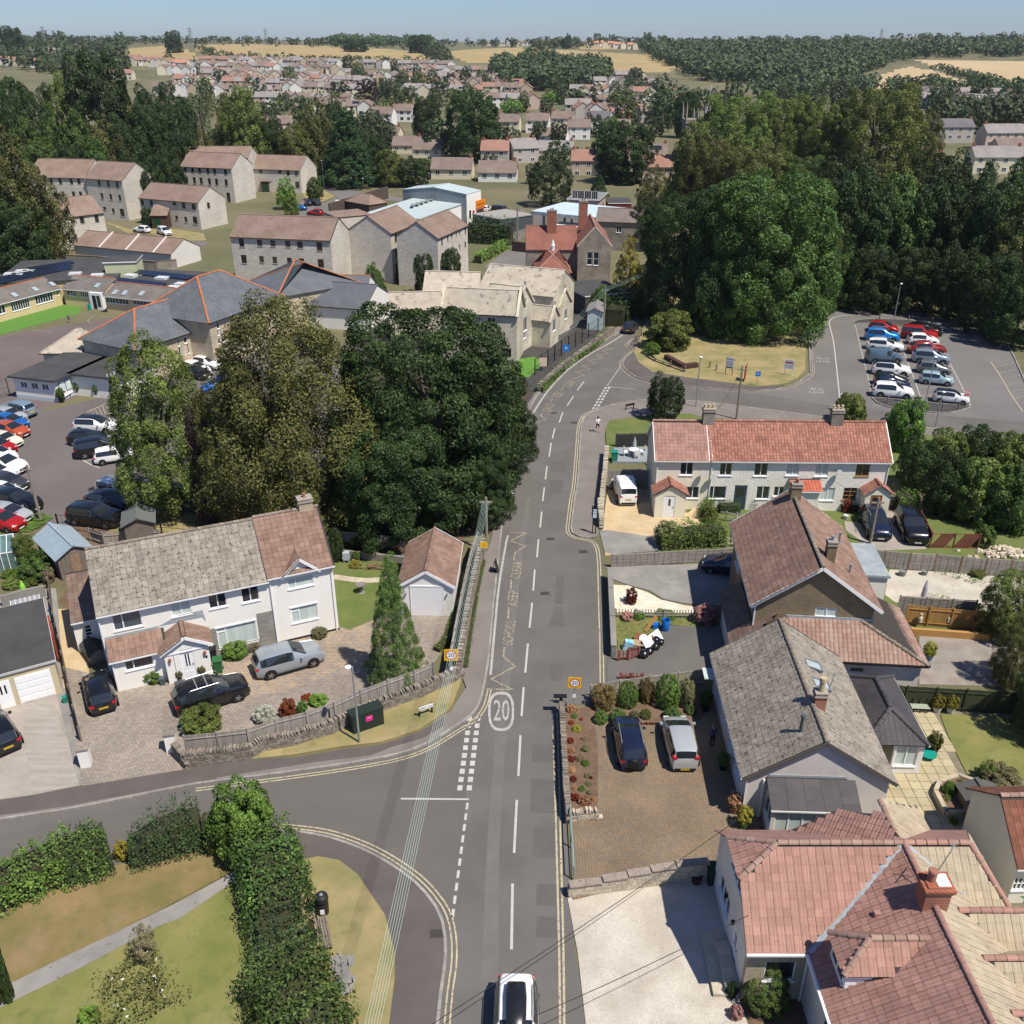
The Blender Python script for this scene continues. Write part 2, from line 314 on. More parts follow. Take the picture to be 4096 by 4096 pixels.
def cloud(env,seed,ncl,cr,npl,rng=None,droop=0,fill=.12,low=-.35,lump=.18,flat=.8):
 rng=np.random.default_rng(seed)
 lobes=[(unit(rng.normal(size=(1,3)))[0],rng.uniform(2,5),rng.uniform(0,6))for _ in range(7)]
 C=[];OD=[]
 T=[(k+.5)/200 for k in range(200)];cw=np.cumsum([env(t)+.06 for t in T]);cw=cw/cw[-1]
 for i in range(ncl):
  t=float(np.interp((i+rng.uniform(0,1))/ncl,cw,T));r=env(t);a=i*2.39996+rng.normal()*.25;q=rng.uniform(.86,1.)if rng.uniform()>fill else rng.uniform(.25,.75)
  d=np.array([cos(a),sin(a),t*2-1]);L=1+lump*sum(sin(k*float(np.dot(d,v))*1.7+p)for v,k,p in lobes)/4
  C.append([cos(a)*r*q*L,sin(a)*r*q*L,min(t*(1+.4*(L-1)),1.02)]);e=.02;sl=(env(min(t+e,1))-env(max(t-e,0)))/(2*e)
  OD.append([cos(a),sin(a),-sl*.9])
 C=np.array(C);OD=unit(np.array(OD));n=ncl*npl;ci=np.repeat(np.arange(ncl),npl)
 dl=unit(rng.normal(size=(n,3))+OD[ci]*.55+np.array([0,0,.35]));rr=cr*rng.uniform(.55,1.45,ncl)[ci]*rng.uniform(.55,1.12,n)**.6
 Pp=C[ci]+dl*rr[:,None]*np.array([1,1,flat]);Pp[:,2]-=droop*rng.uniform(0,1,n)**2*cr
 Nn=unit(dl*.8+OD[ci]*.3+rng.normal(size=(n,3))*.55)
 q_=np.quantile(np.hypot(Pp[:,0],Pp[:,1]),.985)*2;Pp[:,:2]/=q_;zt_=np.quantile(Pp[:,2],.992);zb_=min(0,np.quantile(Pp[:,2],.01));Pp[:,2]=(Pp[:,2]-zb_)/(zt_-zb_);C=C/np.array([q_,q_,1.1])
 m=n//8;i2=rng.integers(0,ncl,m);Pi=C[i2]*np.array([1,1,1])*1.;k=rng.uniform(.45,.9,(m,1));Pi[:,:2]*=k;Pi+=rng.normal(size=(m,3))*.03
 return np.concatenate([Pp,Pi]),np.concatenate([Nn,unit(rng.normal(size=(m,3))+np.array([0,0,.6]))]),rng
ENV=dict(dome=lambda t:.5*max(0,sin(pi*min(1,(t*.93+.07))**.8))**.6,broad=lambda t:.5*(max(0,1-abs(2*t-.85)**2.6/1.35**2.6*1.0))**.5 if t<.999 else .02,egg=lambda t:.5*max(0,sin(pi*(t*.96+.04)**.75))**.75,tall=lambda t:.5*min(1,(t*5+.25))*max(0,1-t**3.2)**.55,cone=lambda t:.5*(1-t)**.85*min(1,.55+t*6)+.01,ball=lambda t:.5*sqrt(max(0,1-(2*t-1)**2)),weep=lambda t:.5*max(0,1-t**2.4)**.5*(.85+.15*sin(t*9)))
CR={}
def crownmesh(kind,seed,ncl,cr,npl,ls,mat,env='broad',aspect=1.,**k):
 key=(kind,seed)
 if key in CR:return CR[key]
 asp=k.pop('asp',.62)
 Pp,Nn,rng=cloud(ENV[env],seed,ncl,cr,npl,**k)
 Nn=unit(Nn/np.array([1,1,1/aspect]));Pp=Pp*np.array([1,1,aspect])
 me=leaves('crown_'+kind,Pp,Nn,ls,rng,asp,mat);me['asp']=aspect
 CR[key]=me;return me
def trunkmesh(seed,h=.55,r=.03,limbs=5,spread=.3,lean=.02):
 key=('t',seed,h,r,limbs)
 if key in CR:return CR[key]
 g=random.Random(seed);b=B();p=[(0,0,-.01)]
 for i in range(1,6):p.append((p[-1][0]+g.uniform(-lean,lean),p[-1][1]+g.uniform(-lean,lean),h*i/5))
 b.tube(p,[r*(1.25-.16*i)for i in range(6)],8)
 for i in range(limbs):
  a=i*2.4+g.uniform(-.4,.4);k=g.randint(2,5);q=Vc(p[k]);e=q+Vc((cos(a)*spread,sin(a)*spread,g.uniform(.18,.34)));m=(q+e)/2+Vc((0,0,-.02))
  b.tube([q,m,e],[r*.5,r*.33,r*.12],6)
 CR[key]=b.me('trunk',BARK,True);return CR[key]
TK={'oakbig':(230,.078,400,.0165,L_OAK,'broad',1.,dict(lump=.2,fill=.12)),'birchbig':(220,.07,380,.0155,L_BIRCH,'egg',1.1,dict(droop=.9,lump=.26,fill=.2,asp=.5)),'limebig':(190,.075,330,.0195,L_LIME,'tall',1.45,dict(lump=.14,fill=.12)),'copperbig':(120,.085,260,.022,L_COPP,'weep',2.0,dict(droop=1.,lump=.15)),'spruce':(330,.05,190,.019,L_FIR,'cone',1.7,dict(lump=.1,droop=.7,asp=.42,flat=.45)),'oak':(120,.1,200,.03,L_OAK,'broad',1.,dict(lump=.2)),'lime':(120,.09,200,.03,L_LIME,'tall',1.3,dict(lump=.16)),'maple':(120,.095,200,.03,L_MAPLE,'dome',1.,dict(lump=.15)),'bright':(80,.085,160,.034,L_BRIGHT,'dome',1.,dict(lump=.2)),'birch':(80,.085,160,.03,L_BIRCH,'egg',1.2,dict(droop=.8,lump=.2)),'conifer':(170,.07,150,.03,L_CONI,'cone',1.6,dict(lump=.12,droop=.6,flat=.5)),'yew':(90,.08,200,.026,L_YEW,'dome',1.,dict(lump=.15)),'copper':(70,.09,150,.035,L_COPP,'broad',1.,dict(lump=.25)),'golden':(100,.07,190,.026,L_YEL,'cone',1.5,dict(lump=.2)),'bush':(84,.12,200,.042,L_MAPLE,'ball',1.,dict(lump=.3,low=-1)),'bushd':(84,.12,200,.036,L_OAK,'ball',1.,dict(lump=.25)),'bushl':(84,.12,200,.042,L_LAUREL,'ball',1.,dict(lump=.25)),'bushy':(70,.12,170,.045,L_YEL,'ball',1.,dict(lump=.25)),'bushv':(84,.12,190,.05,L_VAR,'ball',1.,dict(lump=.2)),'bushr':(56,.14,120,.06,L_REDL,'ball',1.,dict(lump=.3)),'busho':(56,.16,80,.09,L_ORNG,'ball',1.,dict(lump=.3)),'bushp':(56,.13,110,.07,L_PINK,'ball',1.,dict(lump=.15)),'bushw':(62,.15,110,.05,L_WHITE,'ball',1.,dict(lump=.35)),'bushph':(84,.12,190,.045,L_PHOT,'ball',1.,dict(lump=.2)),'bushdry':(62,.14,120,.04,L_DRY,'ball',1.,dict(lump=.45,fill=.4)),'topiary':(200,.06,130,.028,L_LAUREL,'ball',1.,dict(lump=.03,fill=0)),'topiaryy':(120,.09,200,.028,L_FIR,'ball',1.,dict(lump=.06,fill=0)),'bushlime':(84,.12,180,.045,L_LIME,'ball',1.,dict(lump=.3)),'far':(36,.13,34,.1,L_FAR,'broad',1.,dict(lump=.25)),'farolive':(36,.13,34,.1,L_FARO,'dome',1.,dict(lump=.25)),'farcone':(30,.1,30,.09,L_CONI,'cone',1.8,dict(lump=.1)),'farcopper':(36,.13,34,.1,L_COPP,'broad',1.,dict(lump=.25)),'farbright':(36,.13,34,.1,L_BRIGHT,'dome',1.,dict(lump=.2)),'fartall':(36,.12,34,.09,L_FAR,'tall',2.2,dict(lump=.2)),}
NV={'oakbig':2,'far':5,'farolive':3,'oak':4,'lime':3,'maple':3,'bush':2,'bushl':2}
def crown_for(kind,i=0):
 ncl,cr,npl,ls,mat,env,asp,o=TK[kind];s=i%NV.get(kind,1)
 return crownmesh(kind,s,ncl,cr,npl,ls,mat,env,asp,**dict(o)),asp
TREES=[]
def tree(kind,base,h,w,label,cat='tree',group=None,clear=.12,i=0,name=None,trunk=True,rz=None,mat=None):
 t=thing(name or{'conifer':'conifer_tree','farcone':'conifer_tree'}.get(kind,'tree'),label,cat,base,rnd.uniform(0,6.28)if rz is None else rz,group)
 me,asp=crown_for(kind,i);ch=h*(1-clear)
 c=ob('crown' if cat=='tree' else 'foliage',me,t,loc=(0,0,h*clear),scale=(w,w,ch/asp))
 if mat:c.material_slots[0].link='OBJECT';c.material_slots[0].material=mat
 if trunk:
  far=kind.startswith('far')
  cn=kind in('conifer','spruce','golden');ob('trunk',trunkmesh(9,.9,.02,0)if cn else trunkmesh(5 if far else i%3,.5 if far else .6,.03 if far else .03,0 if far else 6,.2),t,scale=(h*.75,h*.75,h))
 TREES.append(t);return t
def tpx(kind,w,xc,yb,yt,wpx,label,**k):
 X,Y=px(w,xc,yb);Y2=px(w,xc,yt)[1];xb=xc+(2048-X)*(Y-Y2)*.5/(9300-Y)/WN[w][2]
 b=P(w,xb,yb);h=HZ(b,w,xb,yt);wm=wpx*WN[w][2]/WN['F'][2]*mpp(b.y);z=terr(b.x,b.y)if b.y>400 else 0
 return tree(kind,(b.x,b.y,z),max(h,1)-z,wm,label,**k)
def bpx(kind,w,x,yb,yt,wpx,label,name='shrub',cat='shrub',sink=.06,**k):
 b=P(w,x,yb);wm=wpx*WN[w][2]/WN['F'][2]*mpp(b.y)
 b=Vc((b.x,b.y+wm*.38,0));h=max(HZ(b+Vc((0,0,0)),w,x,yt),.25)
 return tree(kind,(b.x,b.y,-h*sink),h*(1+sink),wm,label,cat=cat,name=name,clear=0,trunk=False,**k)
def hedge(name,label,pts,wd,h,mat,parent=None,cat='hedge',ls=.12,dens=110,seed=1,bumpy=.12,group=None,z0=0,kind=None,core=True):
 rng=np.random.default_rng(seed);V=[];Nm=[]
 n=len(pts);ws=wd if hasattr(wd,'__len__')else[wd]*n;hs=h if hasattr(h,'__len__')else[h]*n
 for k in range(n-1):
  a=Vc(pts[k]).to_2d();b=Vc(pts[k+1]).to_2d();L=(b-a).length;d=(b-a)/max(L,1e-6);nn=Vc((-d.y,d.x))
  m=int(L*(ws[k]+2*hs[k])*dens)
  for u,s,rr,rj in zip(rng.uniform(-.03,1.03,m),rng.uniform(0,1,m),rng.uniform(.84,1.05,m),rng.normal(size=(m,3))):
   w_=ws[k]+(ws[k+1]-ws[k])*u;h_=hs[k]+(hs[k+1]-hs[k])*u;u2=u*L;p=s*(2*h_+w_)
   if p<h_:o1,z1,nx,nz=-1,p/h_,-1,.1
   elif p<h_+w_:o1,z1,nx,nz=(p-h_)/w_*2-1,1,0,1
   else:o1,z1,nx,nz=1,(p-h_-w_)/h_,1,.1
   q=max(1,(abs(o1)**3.5+z1**3.5)**(1/3.5));o1/=q;z1/=q
   lum=1+bumpy*(sin(u2*2.1+seed)+sin(u2*4.7+s*9)+.6*sin(u2*9+s*17))/1.6
   off=o1*w_*.5*rr*lum;zz=z1*h_*(rr if z1>.5 else 1)*lum
   V.append((a.x+d.x*u2+nn.x*off,a.y+d.y*u2+nn.y*off,z0+zz));Nm.append((nn.x*nx+rj[0]*.5,nn.y*nx+rj[1]*.5,.3+nz*.8+rj[2]*.4))
 me=leaves(name,np.array(V),unit(np.array(Nm)),ls,rng,.62,mat)
 o=ob(name,me,parent)
 if core is False:
  if parent is None:tag(o,label,cat,group,kind)
  return o
 b=B()
 for k in range(n-1):
  a=Vc(pts[k]).to_2d();c=Vc(pts[k+1]).to_2d();d=(c-a).normalized();nn=Vc((-d.y,d.x));w1=ws[k]*.3;w2=ws[k+1]*.3
  q=[a+nn*w1,a-nn*w1,c-nn*w2,c+nn*w2];i=len(b.v);b.v+=[(p.x,p.y,z0)for p in q]+[(q[j].x,q[j].y,z0+(hs[k]if j<2 else hs[k+1])*.7)for j in range(4)]
  for f in((4,5,6,7),(0,1,5,4),(1,2,6,5),(2,3,7,6),(3,0,4,7)):b.f.append(tuple(i+j for j in f))
 b.o('twig_core',TWIG,o)
 if parent is None:tag(o,label,cat,group,kind)
 return o
TWIG=M('twig_core',(.03,.035,.015),(.05,.05,.022),3,.95,.5)
def ground(name,pts,z,mat,parent=None,z0=None,kind='structure',w='F'):
 pts=[(p.x,p.y)if isinstance(p,Vector)else tuple(P(w,*p)[:2])for p in pts]
 o=B().prism(pts,z-.3 if z0 is None else z0,z).o(name,mat,parent)
 if parent is None:o['kind']=kind
 return o
def off(pts,d):
 r=[]
 for i,p in enumerate(pts):
  a=pts[max(i-1,0)];b=pts[min(i+1,len(pts)-1)];v=Vc((b[0]-a[0],b[1]-a[1])).normalized();r.append(Vc((p[0]-v.y*d,p[1]+v.x*d,0)))
 return r
def resample(pts,st):
 pts=[Vc((p[0],p[1],0))for p in pts];out=[pts[0]];acc=0
 q=[]
 for i in range(len(pts)-1):
  p0=pts[max(i-1,0)];p1=pts[i];p2=pts[i+1];p3=pts[min(i+2,len(pts)-1)]
  for k in range(8):
   t=k/8;q.append(.5*((2*p1)+(p2-p0)*t+(2*p0-5*p1+4*p2-p3)*t*t+(3*p1-p0-3*p2+p3)*t**3))
 q.append(pts[-1])
 for a,b in zip(q,q[1:]):
  L=(b-a).length
  while acc+L>=st:
   f=(st-acc)/L;a=a+(b-a)*f;out.append(a.copy());L=(b-a).length;acc=0
  acc+=L
 out.append(q[-1]);return out
def strip(name,pts,wd,z,mat,parent,dash=None,gap=0,th=.004):
 pts=resample(pts,.5 if not dash else .25);b=B();l=off(pts,wd/2);r=off(pts,-wd/2)
 if not dash:
  for i in range(len(pts)-1):b.poly([(*r[i][:2],z),(*r[i+1][:2],z),(*l[i+1][:2],z),(*l[i][:2],z)])
  return b.o(name,mat,parent)
 s=0;k=0;outs=[]
 cur=[]
 for i in range(len(pts)-1):
  if(s%(dash+gap))<dash:b.poly([(*r[i][:2],z),(*r[i+1][:2],z),(*l[i+1][:2],z),(*l[i][:2],z)])
  elif b.f:outs.append(b.o(name,mat,parent));b=B()
  s+=.25
 if b.f:outs.append(b.o(name,mat,parent))
 return outs
def kerb(pts,parent,h=.12,wd=.14,ln=.9,z=.02,limit=90,mat=None):
 p=resample(pts,ln);mat=mat or KERB
 me=B().box(-ln/2+.008,-wd/2,-.1,ln/2-.008,wd/2,h+z).me('kerb_stone',mat)
 near=sorted(range(len(p)-1),key=lambda i:p[i].y)[:limit];near=set(near);b=B()
 for i in range(len(p)-1):
  a=p[i];c=p[i+1];m=(a+c)/2;an=atan2(c.y-a.y,c.x-a.x)
  if(c-a).length<ln*.5:continue
  if i in near:ob('kerb_stone',me,parent,loc=(m.x,m.y,0),rot=(0,0,an))
  else:b.box(-ln/2,-wd/2,-.1,ln/2,wd/2,h+z,MT(m)@MR(an,4,'Z'))
 if b.f:o=b.o('kerb_run',mat,parent);o['kind']='stuff'
def lay(name,me,places,parent,limit=300,mat=None,key=None):
 mw=parent.matrix_world if parent is not None else Matrix()
 if len(places)>limit:
  W_=world(parent);c=Vc((0,0,HC));ks=sorted(range(len(places)),key=lambda i:((W_@places[i].translation)-c).length_squared)
 else:ks=list(range(len(places)))
 for i in ks[:limit]:
  o=link(bpy.data.objects.new(name,me));o.parent=parent;o.matrix_basis=places[i]
 if len(ks)>limit:
  n=len(me.vertices);co=np.empty(n*3,dtype=np.float32);me.vertices.foreach_get('co',co);co=co.reshape(-1,3)
  co4=np.c_[co,np.ones(n)];fs=np.array([list(p.vertices)for p in me.polygons]);Ms=np.array([places[i]for i in ks[limit:]])
  V=np.einsum('kij,nj->kni',Ms,co4)[:,:,:3].reshape(-1,3);Q=(fs[None]+np.arange(len(Ms))[:,None,None]*n).reshape(-1,fs.shape[1])
  o=ob(name+('_run' if not name.endswith('s')else ''),mesh_np(name,V,Q,me.materials[0]if len(me.materials)else None),parent);o['kind']='stuff'
def world(o):
 m=Matrix()
 while o is not None:
  m=o.matrix_parent_inverse@(Matrix.LocRotScale(o.location,o.rotation_euler,o.scale)if o.matrix_basis==Matrix()or True else o.matrix_basis)@m;o=o.parent
 return m
TM={};UNDER=M('roof_joint_shadow_felt',(.045,.038,.033))
TS={'roman':(.33,.34,.035,[0,.014,.002,.014,0],.018),'flat':(.3,.3,0,[0,0],.03),'pan':(.27,.3,0,[0,.022,.024,.004,0],.018),'slate':(.3,.24,0,[0,0],.012),'big':(.36,.36,0,[0,.012,.002,.012,0],.026),'stone':(.42,.32,0,[0,0],.025),'plain':(.9,.42,0,[0,0],.01)}
def tilemesh(st,mat):
 k=(st,mat.name)
 if k in TM:return TM[k]
 w,g,_,pr,t=TS[st];n=len(pr)-1;V=[];Q=[];gp=.007
 for j in range(n+1):V.append((gp+(w-2*gp)*j/n,0,-.005))
 for j in range(n+1):V.append((gp+(w-2*gp)*j/n,0,pr[j]+t))
 for j in range(n+1):V.append((gp+(w-2*gp)*j/n,g*1.05,pr[j]+.004))
 for j in range(n):Q+=[(j,j+1,n+2+j,n+1+j),(n+1+j,n+2+j,2*n+3+j,2*n+2+j)]
 TM[k]=mesh_np('roof_tile',V,Q,mat);return TM[k]
def ridgemesh(mat,r=.13,ln=.45):
 k=('ridge',mat.name,r)
 if k in TM:return TM[k]
 V=[];Q=[];n=5
 for x,s in((0.01,1.08),(ln-.01,.96)):
  for j in range(n+1):
   a=pi*j/n;V.append((x,cos(a)*r*s,sin(a)*r*s*.85-.02))
 for j in range(n):Q.append((j,j+1,n+2+j,n+1+j))
 V+=[(0.01,0,-.03)];Q.append((0,2,3,5));TM[k]=mesh_np('ridge_tile',V[:-1],Q,mat);return TM[k]
def frame3(o,ex,n):
 ey=n.cross(ex);m=Matrix((ex,ey,n)).transposed().to_4x4();m.translation=o;return m
class House:
 def __init__(s,name,label,A,Bp,cat='house',group=None):
  s.A=Vc((A[0],A[1],0));d=Vc((Bp[0]-A[0],Bp[1]-A[1],0));s.len=d.length;s.rz=atan2(d.y,d.x)
  s.o=thing(name,label,cat,s.A,s.rz,group);s.Mi=(MT(s.A)@MR(s.rz,4,'Z')).inverted();s.M=s.Mi.inverted();s.blocks=[]
 def L(s,w,x,y,z=0):return s.Mi@P(w,x,y,z)
 def onplane(s,w,x,y,o,d):
  c=s.Mi@Vc((0,0,HC));r=s.Mi.to_3x3()@Vc(ray(*px(w,x,y)));n=Vc((d[1],-d[0]))
  t=(n.x*(o[0]-c.x)+n.y*(o[1]-c.y))/(n.x*r.x+n.y*r.y);p=c+r*t
  return((p.x-o[0])*d[0]+(p.y-o[1])*d[1],p.z)
 def block(s,*a,**k):
  b=Block(s,*a,**k);s.blocks.append(b);return b
 def rpl(s,roof,pts,mat,tile=None,under=None,th=.07,limit=300,flip=False):
  pts=[Vc(p)for p in pts];ex=(pts[1]-pts[0]).normalized();n=ex.cross(pts[-1]-pts[0]).normalized()
  if n.z<0:n=-n;
  b=B();i=0;k=len(pts);b.v=[tuple(p)for p in pts]+[tuple(p-Vc((0,0,th)))for p in pts]
  b.f=[tuple(range(k)),tuple(reversed(range(k,2*k)))]+[(j,j+k,(j+1)%k+k,(j+1)%k)for j in range(k)]
  if tile is None:
   return b.o('roof_plane',mat,roof)
  u=b.o('roof_plane',under or UNDER,roof)
  w,g=TS[tile][0],TS[tile][1];m=frame3(pts[0],ex,n);mi=m.inverted();q=[mi@p for p in pts];top=max(p.y for p in q);pl=[]
  rows=int(top/g+.35)
  for r in range(rows):
   v=min(r*g+g*.5,top-.01);xs=[]
   for j in range(k):
    a,c=q[j],q[(j+1)%k]
    if(a.y-v)*(c.y-v)<0:xs.append(a.x+(c.x-a.x)*(v-a.y)/(c.y-a.y))
   if len(xs)<2:continue
   xs.sort();
   for si in range(0,len(xs)-1,2):
    x0,x1=xs[si],xs[si+1];c0=ceil((x0-w*.5)/w);c1=floor((x1-w*.5)/w)
    for c in range(c0,c1+1):
     pl.append(m@MT((c*w,r*g-.02,.005+rnd.uniform(0,.008)))@MR(rnd.uniform(-.012,.012),4,'Z'))
  lay('roof_tile',tilemesh(tile,mat),pl,roof,limit)
 def ridge(s,roof,a,b,mat,r=.13,limit=60,up=.03):
  a=Vc(a)+Vc((0,0,up));b=Vc(b)+Vc((0,0,up));d=b-a;n=max(1,round(d.length/.45));ex=d.normalized();sd=Vc((0,0,1)).cross(ex).normalized();nn=ex.cross(sd)
  m=Matrix((ex,sd,nn)).transposed().to_4x4();pl=[]
  for i in range(n):
   k=m.copy();k.translation=a+d*i/n;pl.append(k)
  lay('ridge_tile',ridgemesh(mat,r),pl,roof,limit)
 def box(s,name,x0,y0,z0,x1,y1,z1,mat,parent=None):return B().box(x0,y0,z0,x1,y1,z1).o(name,mat,parent or s.o)
 def chimney(s,roof,x,y,z0,z1,w=.7,d=.5,mat=None,pots=1,potm=None,capm=None):
  c=s.box('chimney',x-w/2,y-d/2,z0,x+w/2,y+d/2,z1,mat or BRICKR,roof)
  b=B().box(x-w/2-.06,y-d/2-.06,z1-.22,x+w/2+.06,y+d/2+.06,z1-.12).box(x-w/2-.04,y-d/2-.04,z1-.02,x+w/2+.04,y+d/2+.04,z1+.06)
  b.o('chimney_cap',capm or CONC,roof)
  for i in range(pots):
   xx=x+(i-(pots-1)/2)*.36
   B().lathe([(.12,z1),(.1,z1+.3),(.13,z1+.32),(.12,z1+.38)],10,(xx,y,0)).o('chimney_pot',potm or TPANT,roof,smooth=True)
  B().box(x-w/2-.1,y-d/2-.14,z0,x+w/2+.1,y-d/2-.003,z0+.0).f
  return c
 def win(s,o,ang,u0,z0,u1,z1,fr=None,cols=2,rows=0,sill=True,pane=None,bar=.055,top=None,name='window',lintel=None,dep=.07,proud=False,open_=None):
  fr=fr or PVC;m=MT((o[0],o[1],0))@MR(ang,4,'Z');b=B();y0=dep-.03;y1=dep+.04
  if proud:y0,y1=-.03,.02
  us=[u0+(u1-u0)*c for c in(cols if hasattr(cols,'__len__')else[i/cols for i in range(cols+1)])]
  b.box(u0,y0,z0,u0+bar,y1,z1,m).box(u1-bar,y0,z0,u1,y1,z1,m).box(u0,y0,z0,u1,y1,z0+bar,m).box(u0,y0,z1-bar,u1,y1,z1,m)
  for u in us[1:-1]:b.box(u-bar*.6,y0-.006,z0+.01,u+bar*.6,y1,z1-.01,m)
  if rows:
   for i in range(1,rows):z=z0+(z1-z0)*i/rows;b.box(u0+.01,y0-.003,z-bar*.35,u1-.01,y1,z+bar*.35,m)
  if top is not None:
   ci,f=top;z=z0+(z1-z0)*f;b.box(us[ci]+.01,y0-.004,z-bar*.5,us[ci+1]-.01,y1,z+bar*.5,m)
  wn=b.o(name,fr,s.o);ym=(y0+y1)/2
  for i in range(len(us)-1):
   B().poly([m@Vc(q)for q in((us[i]+.01,ym,z0+.01),(us[i+1]-.01,ym,z0+.01),(us[i+1]-.01,ym,z1-.01),(us[i]+.01,ym,z1-.01))]).o('pane',pane if pane else GLASS,wn)
  if sill:B().box(u0-.06,-.06,z0-.07,u1+.06,y0+.02,z0+.004,m).o('sill',fr if fr!=BROWNW else APS_SILL,wn)
  if lintel:B().box(u0-.08,-.05,z1-.004,u1+.08,.03,z1+.1,m).o('lintel',lintel,wn)
  return wn
 def door(s,o,ang,u0,z0,u1,z1,mat=None,fr=None,glass=True,dep=.06,gl=None):
  m=MT((o[0],o[1],0))@MR(ang,4,'Z');fr=fr or PVC
  dr=B().box(u0+.05,dep-.02,z0,u1-.05,dep+.03,z1-.05,m).o('door',mat or PVC,s.o)
  B().box(u0,dep-.04,z0,u0+.05,dep+.04,z1,m).box(u1-.05,dep-.04,z0,u1,dep+.04,z1,m).box(u0,dep-.04,z1-.05,u1,dep+.04,z1,m).o('door_frame',fr,dr)
  w=u1-u0;hgt=z1-z0
  if glass:
   b=B()
   for(a,c,e,f)in(gl or[(.35,.45,.45,.85),(.55,.45,.65,.85)]):
    b.poly([m@Vc(q)for q in((u0+w*a,dep-.024,z0+hgt*c),(u0+w*e,dep-.024,z0+hgt*c),(u0+w*e,dep-.024,z0+hgt*f),(u0+w*a,dep-.024,z0+hgt*f))])
   b.o('door_glass',GLASS,dr)
  b=B().box(u0+w*.2,dep-.03,z0+hgt*.08,u0+w*.46,dep-.02,z0+hgt*.3,m).box(u0+w*.54,dep-.03,z0+hgt*.08,u0+w*.8,dep-.02,z0+hgt*.3,m);b.o('door_panel',mat or PVC,dr)
  B().box(u1-.16,dep-.07,z0+hgt*.48,u1-.1,dep-.03,z0+hgt*.53,m).o('handle',RIM,dr)
  return dr
APS_SILL=M('stone_sill',(.4,.36,.3))
